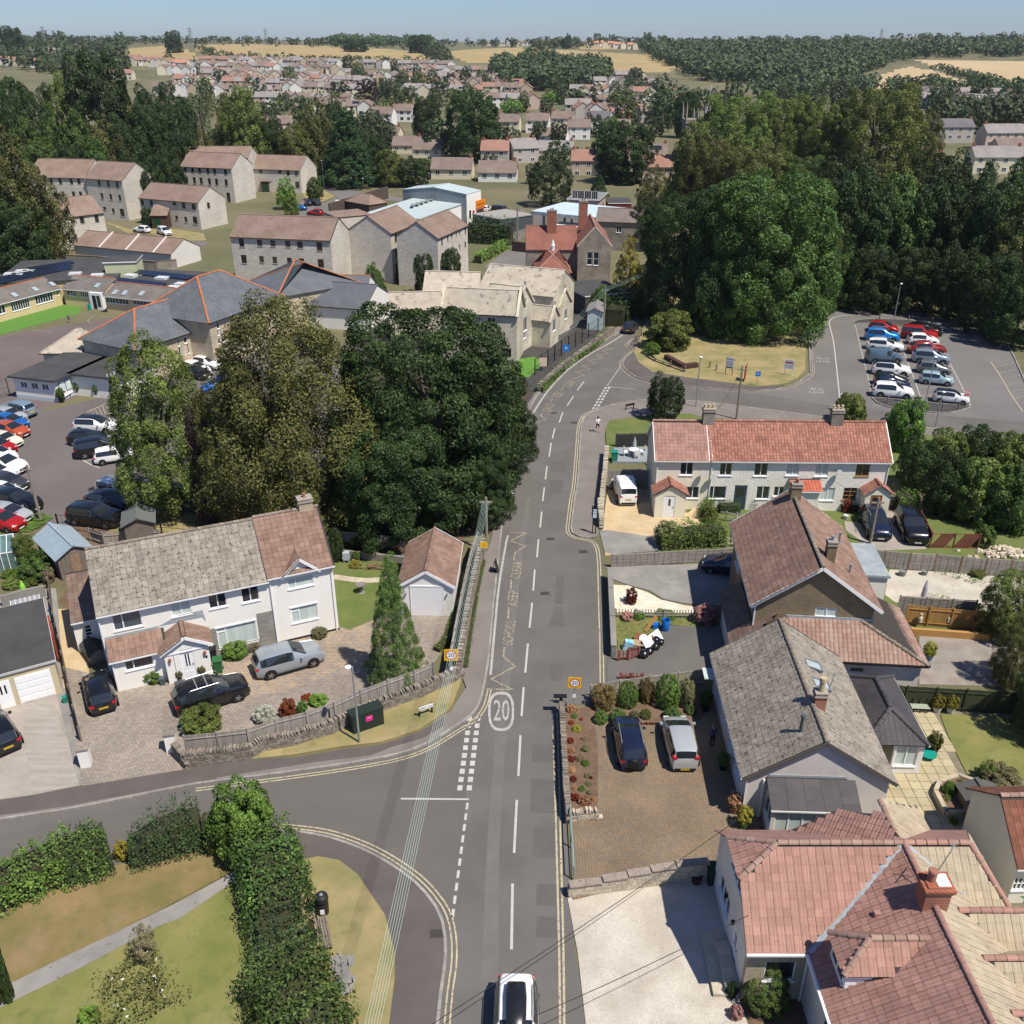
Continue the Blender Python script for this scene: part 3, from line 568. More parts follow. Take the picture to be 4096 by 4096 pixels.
class Block:
 def __init__(s,h,x0,y0,x1,y1,ze,zr=None,axis='x',wall=None,roof=None,tile=None,ov=.3,og=.12,hip=(0,0),ridge=None,gutter=PVCG,fascia=PVC,barge=None,z0=0,limit=300,flat=None,rthick=.07,zrb=None,under=None,plinth=None):
  s.__dict__.update(locals());s.W={'f':[],'r':[],'b':[],'l':[]}
  s.F={'f':((x0,y0),0,x1-x0),'r':((x1,y0),pi/2,y1-y0),'b':((x1,y1),pi,x1-x0),'l':((x0,y1),-pi/2,y1-y0)}
 def win(s,side,u0,z0,u1,z1,kind='win',**k):s.W[side].append((u0,z0,u1,z1,kind,k));return s
 def wpx(s,side,w,rects,kind='win',**k):
  o,a,L=s.F[side];d=(cos(a),sin(a))
  for x0,y0,x1,y1 in rects:
   u0,z1=s.h.onplane(w,x0,y0,o,d);u1,z0=s.h.onplane(w,x1,y1,o,d)
   if kind=='door':z0=s.z0
   if s.ze-.08<z1<s.ze+.45 and z0<s.ze-.6 and side in 'fb' and s.axis!='g':z1=s.ze-.1
   s.W[side].append((max(u0,.05),max(z0,s.z0+.02)if kind!='door' else z0,min(u1,L-.05),z1,kind,k))
  return s
 def build(s):
  h=s.h;b=B()
  if s.zr is not None and s.flat is None:
   hf=(((s.y1-s.y0)if s.axis=='x' else(s.x1-s.x0))/2 if s.axis!='m' else(s.y1-s.y0))+s.ov;s.sl=(s.zr-s.ze)/hf;s.zw=s.ze+s.ov*s.sl-.02
  else:s.zw=s.ze
  zt=s.zw
  for side,(o,a,L)in s.F.items():
   m=MT((o[0],o[1],0))@MR(a,4,'Z');ws=[w for w in s.W[side]if w[3]<=zt+.001 and w[0]<w[2]and w[1]<w[3]]
   us=sorted({0,L,*[w[0]for w in ws],*[w[2]for w in ws]});zs=sorted({s.z0-.1,zt,*[w[1]for w in ws],*[w[3]for w in ws]})
   us=[u for u in us if 0<=u<=L]
   for i in range(len(us)-1):
    for j in range(len(zs)-1):
     uc=(us[i]+us[i+1])/2;zc=(zs[j]+zs[j+1])/2
     if any(w[0]<uc<w[2]and w[1]<zc<w[3]for w in ws):continue
     b.poly([m@Vc(q)for q in((us[i],0,zs[j]),(us[i+1],0,zs[j]),(us[i+1],0,zs[j+1]),(us[i],0,zs[j+1]))])
   for w in ws:
    u0,z0,u1,z1=w[:4];t=.13
    for q in(((u0,0,z0),(u0,t,z0),(u0,t,z1),(u0,0,z1)),((u1,0,z1),(u1,t,z1),(u1,t,z0),(u1,0,z0)),((u0,0,z1),(u0,t,z1),(u1,t,z1),(u1,0,z1)),((u1,0,z0),(u1,t,z0),(u0,t,z0),(u0,0,z0))):
     b.poly([m@Vc(p)for p in q])
  x0,y0,x1,y1,ze,zr=s.x0,s.y0,s.x1,s.y1,s.zw,s.zr
  if zr:zr=zr-.03
  pitched=zr is not None and s.flat is None
  if pitched and s.axis=='x':
   ym=(y0+y1)/2
   if not s.hip[0]:b.poly([(x0,y1,ze),(x0,y0,ze),(x0,ym,zr)])
   if not s.hip[1]:b.poly([(x1,y0,ze),(x1,y1,ze),(x1,ym,zr)])
  elif pitched and s.axis=='y':
   xm=(x0+x1)/2
   if not s.hip[0]:b.poly([(x0,y0,ze),(x1,y0,ze),(xm,y0,zr)])
   if not s.hip[1]:b.poly([(x1,y1,ze),(x0,y1,ze),(xm,y1,zr)])
  elif pitched and s.axis=='m':
   b.poly([(x0,y1,ze),(x0,y0,ze),(x0,y1,zr)]);b.poly([(x1,y0,ze),(x1,y1,ze),(x1,y1,zr)]);b.poly([(x1,y1,ze),(x0,y1,ze),(x0,y1,zr),(x1,y1,zr)])
  b.o('wall',s.wall or RENDW,h.o)
  if s.plinth:B().box(x0-.02,y0-.02,0,x1+.02,y1+.02,s.plinth[0]).o('plinth',s.plinth[1],h.o)
  for side,(o,a,L)in s.F.items():
   for u0,z0,u1,z1,kind,k in s.W[side]:
    k=dict(k)
    if z1>zt+.001:k['proud']=True
    if kind=='win':h.win(o,a,u0,z0,u1,z1,**k)
    elif kind=='door':k.pop('proud',None);h.door(o,a,u0,z0,u1,z1,**k)
  rf=B();ze=s.ze
  if s.flat is not None:
   rm=s.flat;r=rf.box(x0-s.ov,y0-s.ov,ze,x1+s.ov,y1+s.ov,ze+.18).o('roof',rm,h.o);s.roofo=r
   B().box(x0-s.ov-.02,y0-s.ov-.02,ze-.02,x1+s.ov+.02,y0-s.ov-.004,ze+.14).box(x0-s.ov-.022,y0-s.ov-.01,ze-.02,x0-s.ov-.004,y1+s.ov,ze+.14).box(x1+s.ov+.004,y0-s.ov-.01,ze-.02,x1+s.ov+.022,y1+s.ov,ze+.14).o('fascia',s.fascia,r)
   return s
  if zr is None:return s
  rm=s.ridge or s.roof;ov,og=s.ov,s.og
  half=((y1-y0)if s.axis=='x' else(x1-x0))/2 if s.axis!='m' else(y1-y0);zl=ze;zt2=s.zr
  A=[];hp=s.hip
  if s.axis=='x':
   ym=(y0+y1)/2;xa=x0-og if not hp[0]else x0-ov;xb=x1+og if not hp[1]else x1+ov
   ra=x0-og if not hp[0]else x0+half*hp[0];rb=x1+og if not hp[1]else x1-half*hp[1]
   r1=(ra,ym,zt2);r2=(rb,ym,zt2)
   A=[[(xa,y0-ov,zl),(xb,y0-ov,zl),r2,r1],[(xb,y1+ov,zl),(xa,y1+ov,zl),r1,r2]]
   if hp[0]:A.append([(xa,y1+ov,zl),(xa,y0-ov,zl),r1])
   if hp[1]:A.append([(xb,y0-ov,zl),(xb,y1+ov,zl),r2])
   hips=[(A[0][0],r1),(A[1][1],r1)]if hp[0]else[]
   hips+=[(A[0][1],r2),(A[1][0],r2)]if hp[1]else[]
   eav=[(A[0][0],A[0][1]),(A[1][0],A[1][1])]
   gab=[]if hp[0]else[((x0-og,y0-ov,zl),r1,(x0-og,y1+ov,zl))];gab+=[]if hp[1]else[((x1+og,y0-ov,zl),r2,(x1+og,y1+ov,zl))]
  elif s.axis=='y':
   xm=(x0+x1)/2;ya=y0-og if not hp[0]else y0-ov;yb=y1+og if not hp[1]else y1+ov
   ra=y0-og if not hp[0]else y0+half*hp[0];rb=y1+og if not hp[1]else y1-half*hp[1]
   r1=(xm,ra,zt2);r2=(xm,rb,zt2)
   A=[[(x0-ov,yb,zl),(x0-ov,ya,zl),r1,r2],[(x1+ov,ya,zl),(x1+ov,yb,zl),r2,r1]]
   if hp[0]:A.append([(x0-ov,ya,zl),(x1+ov,ya,zl),r1])
   if hp[1]:A.append([(x1+ov,yb,zl),(x0-ov,yb,zl),r2])
   hips=[(A[0][1],r1),(A[1][0],r1)]if hp[0]else[]
   hips+=[(A[0][0],r2),(A[1][1],r2)]if hp[1]else[]
   eav=[(A[0][0],A[0][1]),(A[1][0],A[1][1])]
   gab=[]if hp[0]else[((x0-ov,y0-og,zl),r1,(x1+ov,y0-og,zl))];gab+=[]if hp[1]else[((x0-ov,y1+og,zl),r2,(x1+ov,y1+og,zl))]
  else:
   r1=(x0-og,y1,zt2);r2=(x1+og,y1,zt2);A=[[(x0-og,y0-ov,zl),(x1+og,y0-ov,zl),r2,r1]];hips=[];eav=[(A[0][0],A[0][1])];gab=[]
  rr=B().bar(Vc(r1)-Vc((0,0,.1)),Vc(r2)-Vc((0,0,.1)),.06,.1)if(Vc(r2)-Vc(r1)).length>.05 else B().box(r1[0]-.05,r1[1]-.05,zt2-.15,r1[0]+.05,r1[1]+.05,zt2-.05)
  r=rr.o('roof',s.roof,h.o);s.roofo=r;s.r1,s.r2=Vc(r1),Vc(r2)
  vis=sorted(A,key=lambda q:-facing(h,q));n_=0
  for q in vis:
   f=facing(h,q);h.rpl(r,q,s.roof,s.tile if f>-.15 else None,s.under,limit=s.limit if n_==0 else max(0,s.limit//3));n_+=1
  if s.axis!='m' and s.tile:h.ridge(r,r1,r2,rm)
  elif s.axis!='m':B().bar(Vc(r1)+Vc((0,0,.01)),Vc(r2)+Vc((0,0,.01)),.22,.08).o('ridge_cap',rm,r)
  for a,c in hips:
   if s.tile:h.ridge(r,a,c,rm)
   else:B().bar(Vc(a)+Vc((0,0,.03)),Vc(c)+Vc((0,0,.01)),.2,.07).o('ridge_cap',rm,r)
  if s.gutter:
   b=B()
   for a,c in eav:b.bar(Vc(a)+Vc((0,0,-.07)),Vc(c)+Vc((0,0,-.07)),.11,.09)
   b.o('gutter',s.gutter,r)
  if s.barge:
   for a,t,c in gab:
    b=B()
    for e in(a,c):b.bar(Vc(e)-Vc((0,0,.09)),Vc(t)-Vc((0,0,.09)),.05,.2)
    b.o('bargeboard',s.barge,r)
  return s
def facing(h,q):
 n=(Vc(q[1])-Vc(q[0])).cross(Vc(q[-1])-Vc(q[0])).normalized()
 if n.z<0:n=-n
 n=h.M.to_3x3()@n;c=h.M@(sum((Vc(p)for p in q),Vc())/len(q));v=(Vc((0,0,HC))-c).normalized();return n.dot(v)
def from_eave(w,ax,ay,bx,by,ze,ridge,pitch,name,label,cat='house',group=None,ov=.3):
 A=P(w,ax,ay,ze);Bq=P(w,bx,by,ze);d=(Bq-A).normalized();n=Vc((-d.y,d.x,0));lo,hi=ze+.2,ze+9
 for _ in range(40):
  z=(lo+hi)/2;p=P(*ridge,z);dp=(p-A).dot(n)
  if(z-ze)/max(dp,.01)<tan(R(pitch)):lo=z
  else:hi=z
 hd=dp;A2=A+n*ov;B2=Bq+n*ov
 h=House(name,label,A2,B2,cat,group);return h,z,2*(hd-ov)
CT={'hatch':(3.95,1.72,1.47,[(0,.55,.78,.58),(.02,.6,.8,.64),(.1,.66,.72,.9),(.2,.67,.72,.985),(.42,.66,.73,1.0),(.6,.645,.72,.95),(.76,.62,.8,.69),(.9,.55,.78,.6),(.97,.46,.72,.5),(1,.38,.68,.42)]),'suv':(4.45,1.85,1.66,[(0,.58,.8,.62),(.015,.62,.82,.67),(.07,.66,.76,.9),(.15,.66,.76,.985),(.45,.65,.77,1.0),(.6,.64,.76,.96),(.735,.62,.84,.69),(.9,.59,.82,.64),(.975,.5,.78,.55),(1,.4,.72,.45)]),'bigsuv':(4.7,1.92,1.75,[(0,.6,.86,.64),(.01,.64,.86,.7),(.04,.67,.82,.92),(.1,.67,.82,.99),(.5,.66,.82,1.0),(.62,.65,.81,.96),(.73,.63,.88,.7),(.92,.6,.86,.655),(.985,.5,.82,.56),(1,.4,.76,.45)]),'mini':(3.8,1.7,1.42,[(0,.52,.78,.55),(.02,.6,.82,.66),(.07,.68,.77,.93),(.14,.69,.77,.99),(.45,.68,.77,1.0),(.62,.67,.76,.96),(.74,.64,.82,.7),(.9,.58,.8,.62),(.975,.48,.74,.52),(1,.38,.68,.42)]),'estate':(4.7,1.82,1.46,[(0,.58,.78,.62),(.015,.62,.8,.66),(.07,.67,.72,.88),(.15,.68,.72,.96),(.42,.67,.73,1.0),(.58,.66,.72,.95),(.73,.63,.82,.69),(.9,.56,.8,.6),(.975,.46,.74,.5),(1,.38,.68,.42)]),'coupe':(4.65,1.88,1.6,[(0,.6,.78,.64),(.02,.64,.8,.69),(.14,.67,.72,.86),(.28,.66,.73,.97),(.46,.65,.74,1.0),(.6,.64,.73,.95),(.74,.61,.83,.67),(.9,.57,.81,.61),(.975,.48,.76,.52),(1,.38,.7,.42)]),'van':(4.4,1.82,1.82,[(0,.6,.88,.64),(.006,.62,.88,.68),(.02,.64,.85,.95),(.05,.64,.85,.99),(.5,.62,.85,1.0),(.64,.6,.84,.97),(.8,.56,.86,.66),(.92,.52,.84,.58),(.98,.44,.8,.48),(1,.34,.74,.38)]),'mpv':(4.3,1.8,1.66,[(0,.56,.82,.6),(.01,.6,.83,.66),(.04,.64,.8,.92),(.1,.64,.8,.99),(.45,.63,.8,1.0),(.62,.6,.78,.94),(.82,.55,.82,.64),(.92,.5,.8,.57),(.98,.42,.76,.47),(1,.34,.7,.38)]),}
for k_,(l_,w_2,h_2,st_)in CT.items():
 if k_!='van':CT[k_]=(l_,w_2,h_2,[(x-(.055 if .9<t<.975 and x>.5 else 0),b*(.93 if t>.84 else .98),tw-(.05 if t>.84 else 0),t)for x,b,tw,t in st_])
PAINT={'white':(.78,.78,.78),'black':(.008,.008,.009),'navy':(.012,.018,.045),'blue':(.015,.13,.42),'brightblue':(.01,.22,.62),'red':(.42,.015,.012),'darkred':(.28,.025,.02),'silver':(.42,.44,.45),'grey':(.16,.17,.18),'darkgrey':(.05,.052,.056),'steelblue':(.1,.16,.22),'mint':(.36,.5,.54),'greyblue':(.22,.29,.35),'silvergrey':(.3,.33,.36),'charcoal':(.03,.033,.038),'orange':(.5,.09,.03),'cream':(.66,.62,.5)}
RLAMP=M('red_lamp',(.4,.01,.01),rough=.25,spec=.6);HLAMP=M('head_lamp_glass',(.5,.52,.55),rough=.15,spec=.8);PLY=M('yellow_plate',(.75,.5,.03),rough=.5);PLW=M('white_plate',(.75,.75,.72),rough=.5)
CGL=glassmat('car_glass',(.018,.022,.026),.05,1.)
TXM=M('plate_lettering',(.02,.02,.02),rough=.7)
CM={}
def textmesh(s,size,mat,key=None,al='CENTER',ext=0):
 k=('txt',s,size,mat.name,al)
 if k in CM:return CM[k]
 c=bpy.data.curves.new('t','FONT');c.body=s;c.size=size;c.align_x=al;c.align_y='CENTER';c.resolution_u=2;c.extrude=ext
 o=bpy.data.objects.new('t',c);COL.objects.link(o);me=bpy.data.meshes.new_from_object(o.evaluated_get(bpy.context.evaluated_depsgraph_get()));bpy.data.objects.remove(o)
 me.materials.clear();me.materials.append(mat);CM[k]=me;return me
def carparts(ty,dark_roof=False):
 k=(ty,dark_roof)
 if k in CM:return CM[k]
 L,Wd,H,ST=CT[ty];hw=Wd/2;ring=[];NS=len(ST)
 def prof(x,bz,tw,tz,i):
  e=min(1,min(x,1-x)/.09+.62);w=hw*min(1,.80+.2*min(1,min(x,1-x)/.12));zb=.18+.06*(x>.95 or x<.03)
  B_=bz*H;T=tz*H;t=tw*hw*(w/hw)
  if T<B_+.02:B_=T-.03
  wb=w*.965
  return[(-w*.86,zb),(-w*.97,zb+.1),(-w,H*.33),(-w,B_*.8),(-wb,B_),(-(t+.16*(wb-t)),B_+(T-B_)*.86),(-t,T-.035),(-t*.86,T),(-t*.4,T+.018),(0,T+.022)]
 half=[prof(x,b,tw,tz,i)for i,(x,b,tw,tz)in enumerate(ST)]
 full=[h+[(-y,z)for y,z in h[-2::-1]]for h in half];m=len(full[0]);xs=[(s[0]-.5)*L for s in ST]
 V=[(xs[i],y,z)for i in range(NS)for y,z in full[i]]
 parts={'body':B(),'glass':{},'roof':B()}
 body=B();body.v=list(V);gl={'rear_window':[],'windscreen':[],'side_window':[]};roof=[]
 hr=[i for i,s in enumerate(ST)if s[3]>.84];ra,rb=hr[0],hr[-1]
 def cell(i,j):return(i*m+j,i*m+j+1,(i+1)*m+j+1,(i+1)*m+j)
 for i in range(NS-1):
  for j in range(m-1):
   f=cell(i,j);jj=min(j,m-2-j)
   if jj>=6 and i==ra-1:gl['rear_window'].append(f)
   elif jj>=6 and i==rb:gl['windscreen'].append(f)
   elif jj in(4,)and ra<=i<rb:gl['side_window'].append((f,i,j))
   elif jj in(6,7,8)and ra<=i<rb:roof.append(f)
   else:body.f.append(f)
 body.f.append(tuple(range(m-1,-1,-1)));body.f.append(tuple((NS-1)*m+j for j in range(m)))
 for i in range(NS-1):body.f.append((i*m,(i+1)*m,(i+1)*m+m-1,i*m+m-1))
 out=[]
 def tidy(fs,n,mt):
  us=sorted({q for f in fs for q in f});ix={q:i for i,q in enumerate(us)};b=B();b.v=[V[q]for q in us];b.f=[tuple(ix[q]for q in f)for f in fs];return b.me(n,mt,45)
 body.f=[f for f in body.f];out.append(('roof',tidy(roof,'car_roof',None),None,'roof',(0,0,0)))
 def sub(fs,name,mat,shrink=.0):
  b=B();
  for f in fs:b.poly([V[q]for q in f])
  return b.me(name,mat)
 for nme in('rear_window','windscreen'):
  fs=gl[nme]
  if nme=='rear_window' and ty=='van':
   pass
  out.append((nme,sub(fs,nme,CGL),None,'own',(0,0,0)))
 sw=gl['side_window']
 for side in(0,1):
  pil=B()
  for(f,i,j)in sw:
   if(j<m/2)!=(side==0):continue
   q=[Vc(V[k])for k in f]
   if ty=='van' and i<rb-1:body.f.append(f);continue
   c=sum(q,Vc())/4;b=B().poly([p+(c-p)*.03 for p in q])
   out.append(('side_window',b.me('side_window',CGL),None,'own',(0,0,0)))
   pil.poly([(x,y*.992,z)for x,y,z in q])
  if pil.f:out.append(('window_pillar',pil.me('window_pillar',BLACK),None,'own',(0,0,0)))
 out.insert(0,('body',tidy(body.f,'car_body',None),None,'paint',(0,0,0)))
 wr=H*.21 if ty not in('bigsuv','suv')else H*.215
 wh=B().lathe([(wr*.72,-.11),(wr,-.1),(wr,.1),(wr*.72,.11)],18).me('tyre',TYRE,30);wh.transform(MR(R(90),4,'X'))
 rim=B().lathe([(wr*.2,-.02),(wr*.68,0),(wr*.7,.03)],12)
 for a in range(5):rim.bar((0,0,.045),(wr*.66*cos(a*1.2566),wr*.66*sin(a*1.2566),.035),.075,.02)
 rimm=rim.me('rim',RIM);dark=B().lathe([(.01,.0),(wr*.7,.0),(wr*.7,.012)],12).me('rim_back',BLACK)
 arch=B().lathe([(wr*1.12,-.05),(wr*1.16,0),(wr*1.02,.012),(.02,.012)],16).me('wheel_arch',BLACK)
 wx=(-L/2+L*.19,L/2-L*.185)
 for x in wx:
  for s in(-1,1):
   out.append(('wheel_arch',arch,None,'own',(x,s*(hw*.995-.004),wr+.01,R(90)*(-s))))
   out.append(('wheel',wh,[('rim',rimm,(0,s*.095,0,-R(90)*s)),],'own',(x,s*(hw-.1),wr,0)))
 z1=H*.50
 for s in(-1,1):
  M0=Matrix()
  out.append(('headlight',B().box(L/2-.3,s*hw*.6-.16,H*.40,L/2-.055,s*hw*.6+.16,H*.49).me('headlight',HLAMP),None,'own',(0,0,0)))
  zt=H*.56 if ty!='mpv' else H*.7
  out.append(('tail_light',B().box(-L/2-.012,s*hw*.72-.12,zt-.09,-L/2+.28,s*hw*.72+.115,zt+.05).me('tail_light',RLAMP),None,'own',(0,0,0)))
  i=rb;mx=xs[rb+1]-.35
  out.append(('mirror',B().box(mx-.06,s*(hw+.1)-.1,H*.61,mx+.06,s*(hw+.1)+.08,H*.61+.14).me('mirror',None),None,'paint',(0,0,0)))
 out.append(('grille',B().box(L/2-.05,-hw*.42,H*.26,L/2+.012,hw*.42,H*.38).me('grille',BLACK),None,'own',(0,0,0)))
 out.append(('bumper_trim',B().box(-L/2-.02,-hw*.7,H*.15,-L/2+.1,hw*.7,H*.24).box(L/2-.1,-hw*.66,H*.13,L/2+.01,hw*.66,H*.2).box(-L*.28,-hw-.006,.2,L*.28,-hw+.05,.3).box(-L*.28,hw-.05,.2,L*.28,hw+.006,.3).me('bumper_trim',BLACK),None,'own',(0,0,0)))
 CM[k]=out;return out
CARS=[]
def car(ty,col,at,ang,label,group=None,roof=None,rails=False,box=False,plate='WK15 RGU',front=False,spare=False,cat='car',name=None,rails_col=None,small=False,roofbars=False,scale=1.):
 L,Wd,H,_=CT[ty];t=thing(name or('parked_car' if cat=='car' else cat),label,cat,(at[0],at[1],.024),R(ang),group);pm=paint(col,PAINT[col],0 if col in('white','black','cream')else .25)
 t.scale=(scale,)*3;CARS.append(t)
 for nme,me,subs,mk,loc in carparts(ty):
  mat=pm if mk=='paint' else(paint(roof,PAINT[roof])if(mk=='roof' and roof)else pm if mk=='roof' else None)
  if mk in('paint','roof'):
   if len(me.materials)==0:me.materials.append(BLACK)
  o=ob(nme,me,t,loc=loc[:3])
  if mat:o.material_slots[0].link='OBJECT';o.material_slots[0].material=mat
  if len(loc)>3 and nme=='wheel_arch':o.rotation_euler=(-loc[3],0,0)
  if subs:
   for sn,sm,sl in subs:
    so=ob(sn,sm,o,loc=sl[:3]);so.rotation_euler=(sl[3],0,0)
 if plate:
  for fr in(0,1):
   x=(L/2+.02)if fr else(-L/2-.026);z=H*.22 if fr else H*(.4 if ty not in('mpv',)else .2)
   p=B().box(-.26,-.055,-.006,.26,.055,0).me('number_plate',PLW if fr else PLY);M1=MT((x,0,z))@MR(R(90 if fr else-90),4,'Z')@MR(R(90),4,'X')
   po=ob('number_plate',p,t);po.matrix_basis=M1
   if not small:
    q=ob('lettering',textmesh(plate,.1,TXM),po,loc=(0,0,.003))
 if rails or roofbars:
  b=B();zr=H+.0
  for s in(-1,1):b.tube([(-L*.3,s*Wd*.36,zr-.03),(-L*.27,s*Wd*.36,zr+.05),(L*.1,s*Wd*.36,zr+.06),(L*.14,s*Wd*.36,zr-.03)],.022,6)
  if roofbars:
   for x in(-.8,-.2):b.box(x-.03,-Wd*.36,zr+.04,x+.03,Wd*.36,zr+.07)
  b.o('roof_rail',rails_col or STEEL,t)
 if box:
  n=B();
  Vb=[]
  for x,w,z0,z1 in((-1.05,.3,.1,.2),(-.95,.4,.08,.34),(-.4,.44,.07,.4),(.5,.42,.07,.38),(.95,.3,.08,.24),(1.05,.2,.1,.16)):
   Vb.append([(x-.25,-w,H+z0),(x-.25,-w*.95,H+z1*.8),(x-.25,-w*.7,H+z1),(x-.25,w*.7,H+z1),(x-.25,w*.95,H+z1*.8),(x-.25,w,H+z0)])
  n.v=[p for r_ in Vb for p in r_];k=6
  for i in range(5):
   for j in range(5):n.f.append((i*k+j,i*k+j+1,(i+1)*k+j+1,(i+1)*k+j))
   n.f.append((i*k+5,i*k,(i+1)*k,(i+1)*k+5))
  n.f+=[tuple(range(5,-1,-1)),tuple(30+j for j in range(6))]
  n.o('roof_box',BOXM,t,smooth=50)
 if spare:
  sp=B().lathe([(.1,0),(.3,.0),(.34,.04),(.34,.16),(.28,.22),(.01,.24)],18).me('spare_wheel',BLACK,40);o=ob('spare_wheel',sp,t,loc=(-L/2,0,.85));o.rotation_euler=(0,R(-90),0)
 return t
BOXM=M('roof_box_gloss',(.012,.012,.014),rough=.3,spec=.5,coat=.4)
def carpx(ty,col,w,rear,front,label,side='near',**k):
 a=P(w,*rear);b=P(w,*front);d=(b-a).normalized();n=Vc((-d.y,d.x,0));
 if n.y<0:n=-n
 c=(a+b)/2+n*(CT[ty][1]/2-.1);return car(ty,col,c,degrees(atan2(d.y,d.x)),label,**k)
for s_ in('WM06 JLV','EK15 ZVC','WR70 HXA','WX63 WDF','WV04 PGX','WP05 GHN','HK19 VNA','WK15 RGU','WM65 XYU','GJ17 JMV','WN65 HBD'):textmesh(s_,.1,TXM)
for s_,m_ in(('SCHOOL',YELF),('KEEP',YELF),('CLEAR',YELF),('20',WHTF),('BUS',WHTF),('LANE',WHTF),('halfords',BLACK),('20',BLACK),('REDFIELD GROVE',BLACK),('Memorial Hall',BLACK),('Car park',BLACK),('PAY',PVC),('HERE',PVC),('TOWN',BLACK),('COUNCIL',BLACK),('P',PVC),('A',PVC),('i',BLACK)):textmesh(s_,1.,m_)
textmesh('FIBRE',.1,PVC)
def skin_person(label,pos,rz,pose,cols,h=1.72,what='person'):
 t=thing('person',label,'person',pos,R(rz));s=h/1.75
 def V_(x,y,z):return Vc((x*s,y*s,z*s))
 J=dict(pel=(0,0,.95),wst=(0,0,1.08),che=(0,-.02,1.3),nck=(0,-.02,1.47),hed=(0,-.04,1.62),shl=(.17,-.01,1.42),ell=(.24,.03,1.15),wrl=(.25,-.08,.92),shr=(-.17,-.01,1.42),elr=(-.24,.03,1.15),wrr=(-.25,-.08,.92),hpl=(.09,0,.92),knl=(.1,-.03,.5),anl=(.1,.02,.09),hpr=(-.09,0,.92),knr=(-.1,-.03,.5),anr=(-.1,.02,.09));J.update(pose)
 def cmat(n,c):return M(n,c,rough=.8)
 names=list(J);idx={k:i for i,k in enumerate(names)}
 vs=[V_(*J[k])for k in names];ed=[('pel','wst'),('wst','che'),('che','nck'),('nck','hed'),('che','shl'),('shl','ell'),('ell','wrl'),('che','shr'),('shr','elr'),('elr','wrr'),('pel','hpl'),('hpl','knl'),('knl','anl'),('pel','hpr'),('hpr','knr'),('knr','anr')]
 rad=dict(pel=(.15,.11),wst=(.13,.1),che=(.15,.11),nck=(.055,.055),hed=(.085,.1),shl=(.06,.06),ell=(.042,.042),wrl=(.03,.03),shr=(.06,.06),elr=(.042,.042),wrr=(.03,.03),hpl=(.09,.09),knl=(.06,.06),anl=(.042,.042),hpr=(.09,.09),knr=(.06,.06),anr=(.042,.042))
 for sd,wr,el in(('l','wrl','ell'),('r','wrr','elr')):
  d=(V_(*J[wr])-V_(*J[el])).normalized()*(.17*s);an='an'+sd;foot=V_(*J[an])+Vc((0,-.17*s,-.05*s))
  vs+=[V_(*J[wr])+d*.45,foot];a=len(vs)-2;ed+=[(wr,a),(an,a+1)]
  for k in range(5):
   o=Vc(((k-2)*.016*s,-.01*s*(k==0),0));e=vs[a]+d*(.5-.06*abs(k-2))+o*1.4 if k<4 else vs[a]+Vc((.04*s,-.02*s,-.03*s));vs.append(e);ed.append((a,len(vs)-1))
 me=bpy.data.meshes.new('body');me.from_pydata([tuple(v)for v in vs],[(idx.get(a,a),idx.get(b,b))for a,b in ed],[]);o=bpy.data.objects.new('body',me);COL.objects.link(o)
 m=o.modifiers.new('s','SKIN');m.use_smooth_shade=True;sk=me.skin_vertices[0].data if me.skin_vertices else None
 if sk is None:
  bm=bmesh.new();bm.from_mesh(me);bm.verts.layers.skin.verify();bm.to_mesh(me);bm.free();sk=me.skin_vertices[0].data
 for i in range(len(vs)):
  if i<len(names):r=rad[names[i]]
  else:k=(i-len(names))%7;r=(.035,.022)if k==0 else(.04,.035)if k==1 else(.009,.009)
  sk[i].radius=(r[0]*s,r[1]*s);sk[i].use_root=(i==0)
 o.modifiers.new('d','SUBSURF').levels=1
 bm_=bpy.data.meshes.new_from_object(o.evaluated_get(bpy.context.evaluated_depsgraph_get()));bpy.data.objects.remove(o)
 bm_.materials.clear();mats=[cmat('skin_tone',(.45,.27,.19)),cmat('cloth_'+cols[0],cols[1]),cmat('cloth_'+cols[2],cols[3]),cmat('shoe_dark',(.04,.04,.04))]
 for q in mats:bm_.materials.append(q)
 hem=cols[4]*s;slv=cols[5]
 for p in bm_.polygons:
  c=p.center;x,z=c.x/s,c.z/s
  if z<.1:k=3
  elif z<cols[4]:k=0
  elif z<1.0 and abs(x)<.21:k=2
  elif z<1.47 and(abs(x)<.2 or z>slv):k=1
  else:k=0
  p.material_index=k
 ob('body',bm_,t)
 hr=B().ball(tuple(V_(J['hed'][0],J['hed'][1]+.02,J['hed'][2]+.035)),.108*s,12,8,1.0).o('hair',cmat('hair_'+cols[6],cols[7]),t,smooth=60)
 B().ball(tuple(V_(J['hed'][0],J['hed'][1]-.105,J['hed'][2]-.01)),.018*s,6,4).o('nose',mats[0],t)
 for e in(-1,1):B().ball(tuple(V_(J['hed'][0]+e*.035,J['hed'][1]-.095,J['hed'][2]+.02)),.011*s,6,4).o('eye',BLACK,t)
 return t
run=dict(knl=(.1,-.22,.58),anl=(.1,-.02,.2),knr=(-.1,.05,.5),anr=(-.1,.22,.12),ell=(.25,.16,1.18),wrl=(.2,-.06,1.12),elr=(-.25,.0,1.15),wrr=(-.18,-.24,1.2))
skin_person('person in white T-shirt and black shorts running along the footway',P('12',685,1288)+Vc((0,0,.12)),188,run,('white',(.75,.75,.75),'black',(.02,.02,.02),.58,1.25,'dark',(.05,.035,.03)),1.75)
skin_person('person in purple top and dark trousers by the bungalow wall',P('22',1485,1745)+Vc((0,0,.08)),195,dict(hed=(0,-.12,1.58)),('purple',(.07,.05,.12),'navy',(.015,.018,.03),.1,.95,'brown',(.12,.08,.05)),1.62)
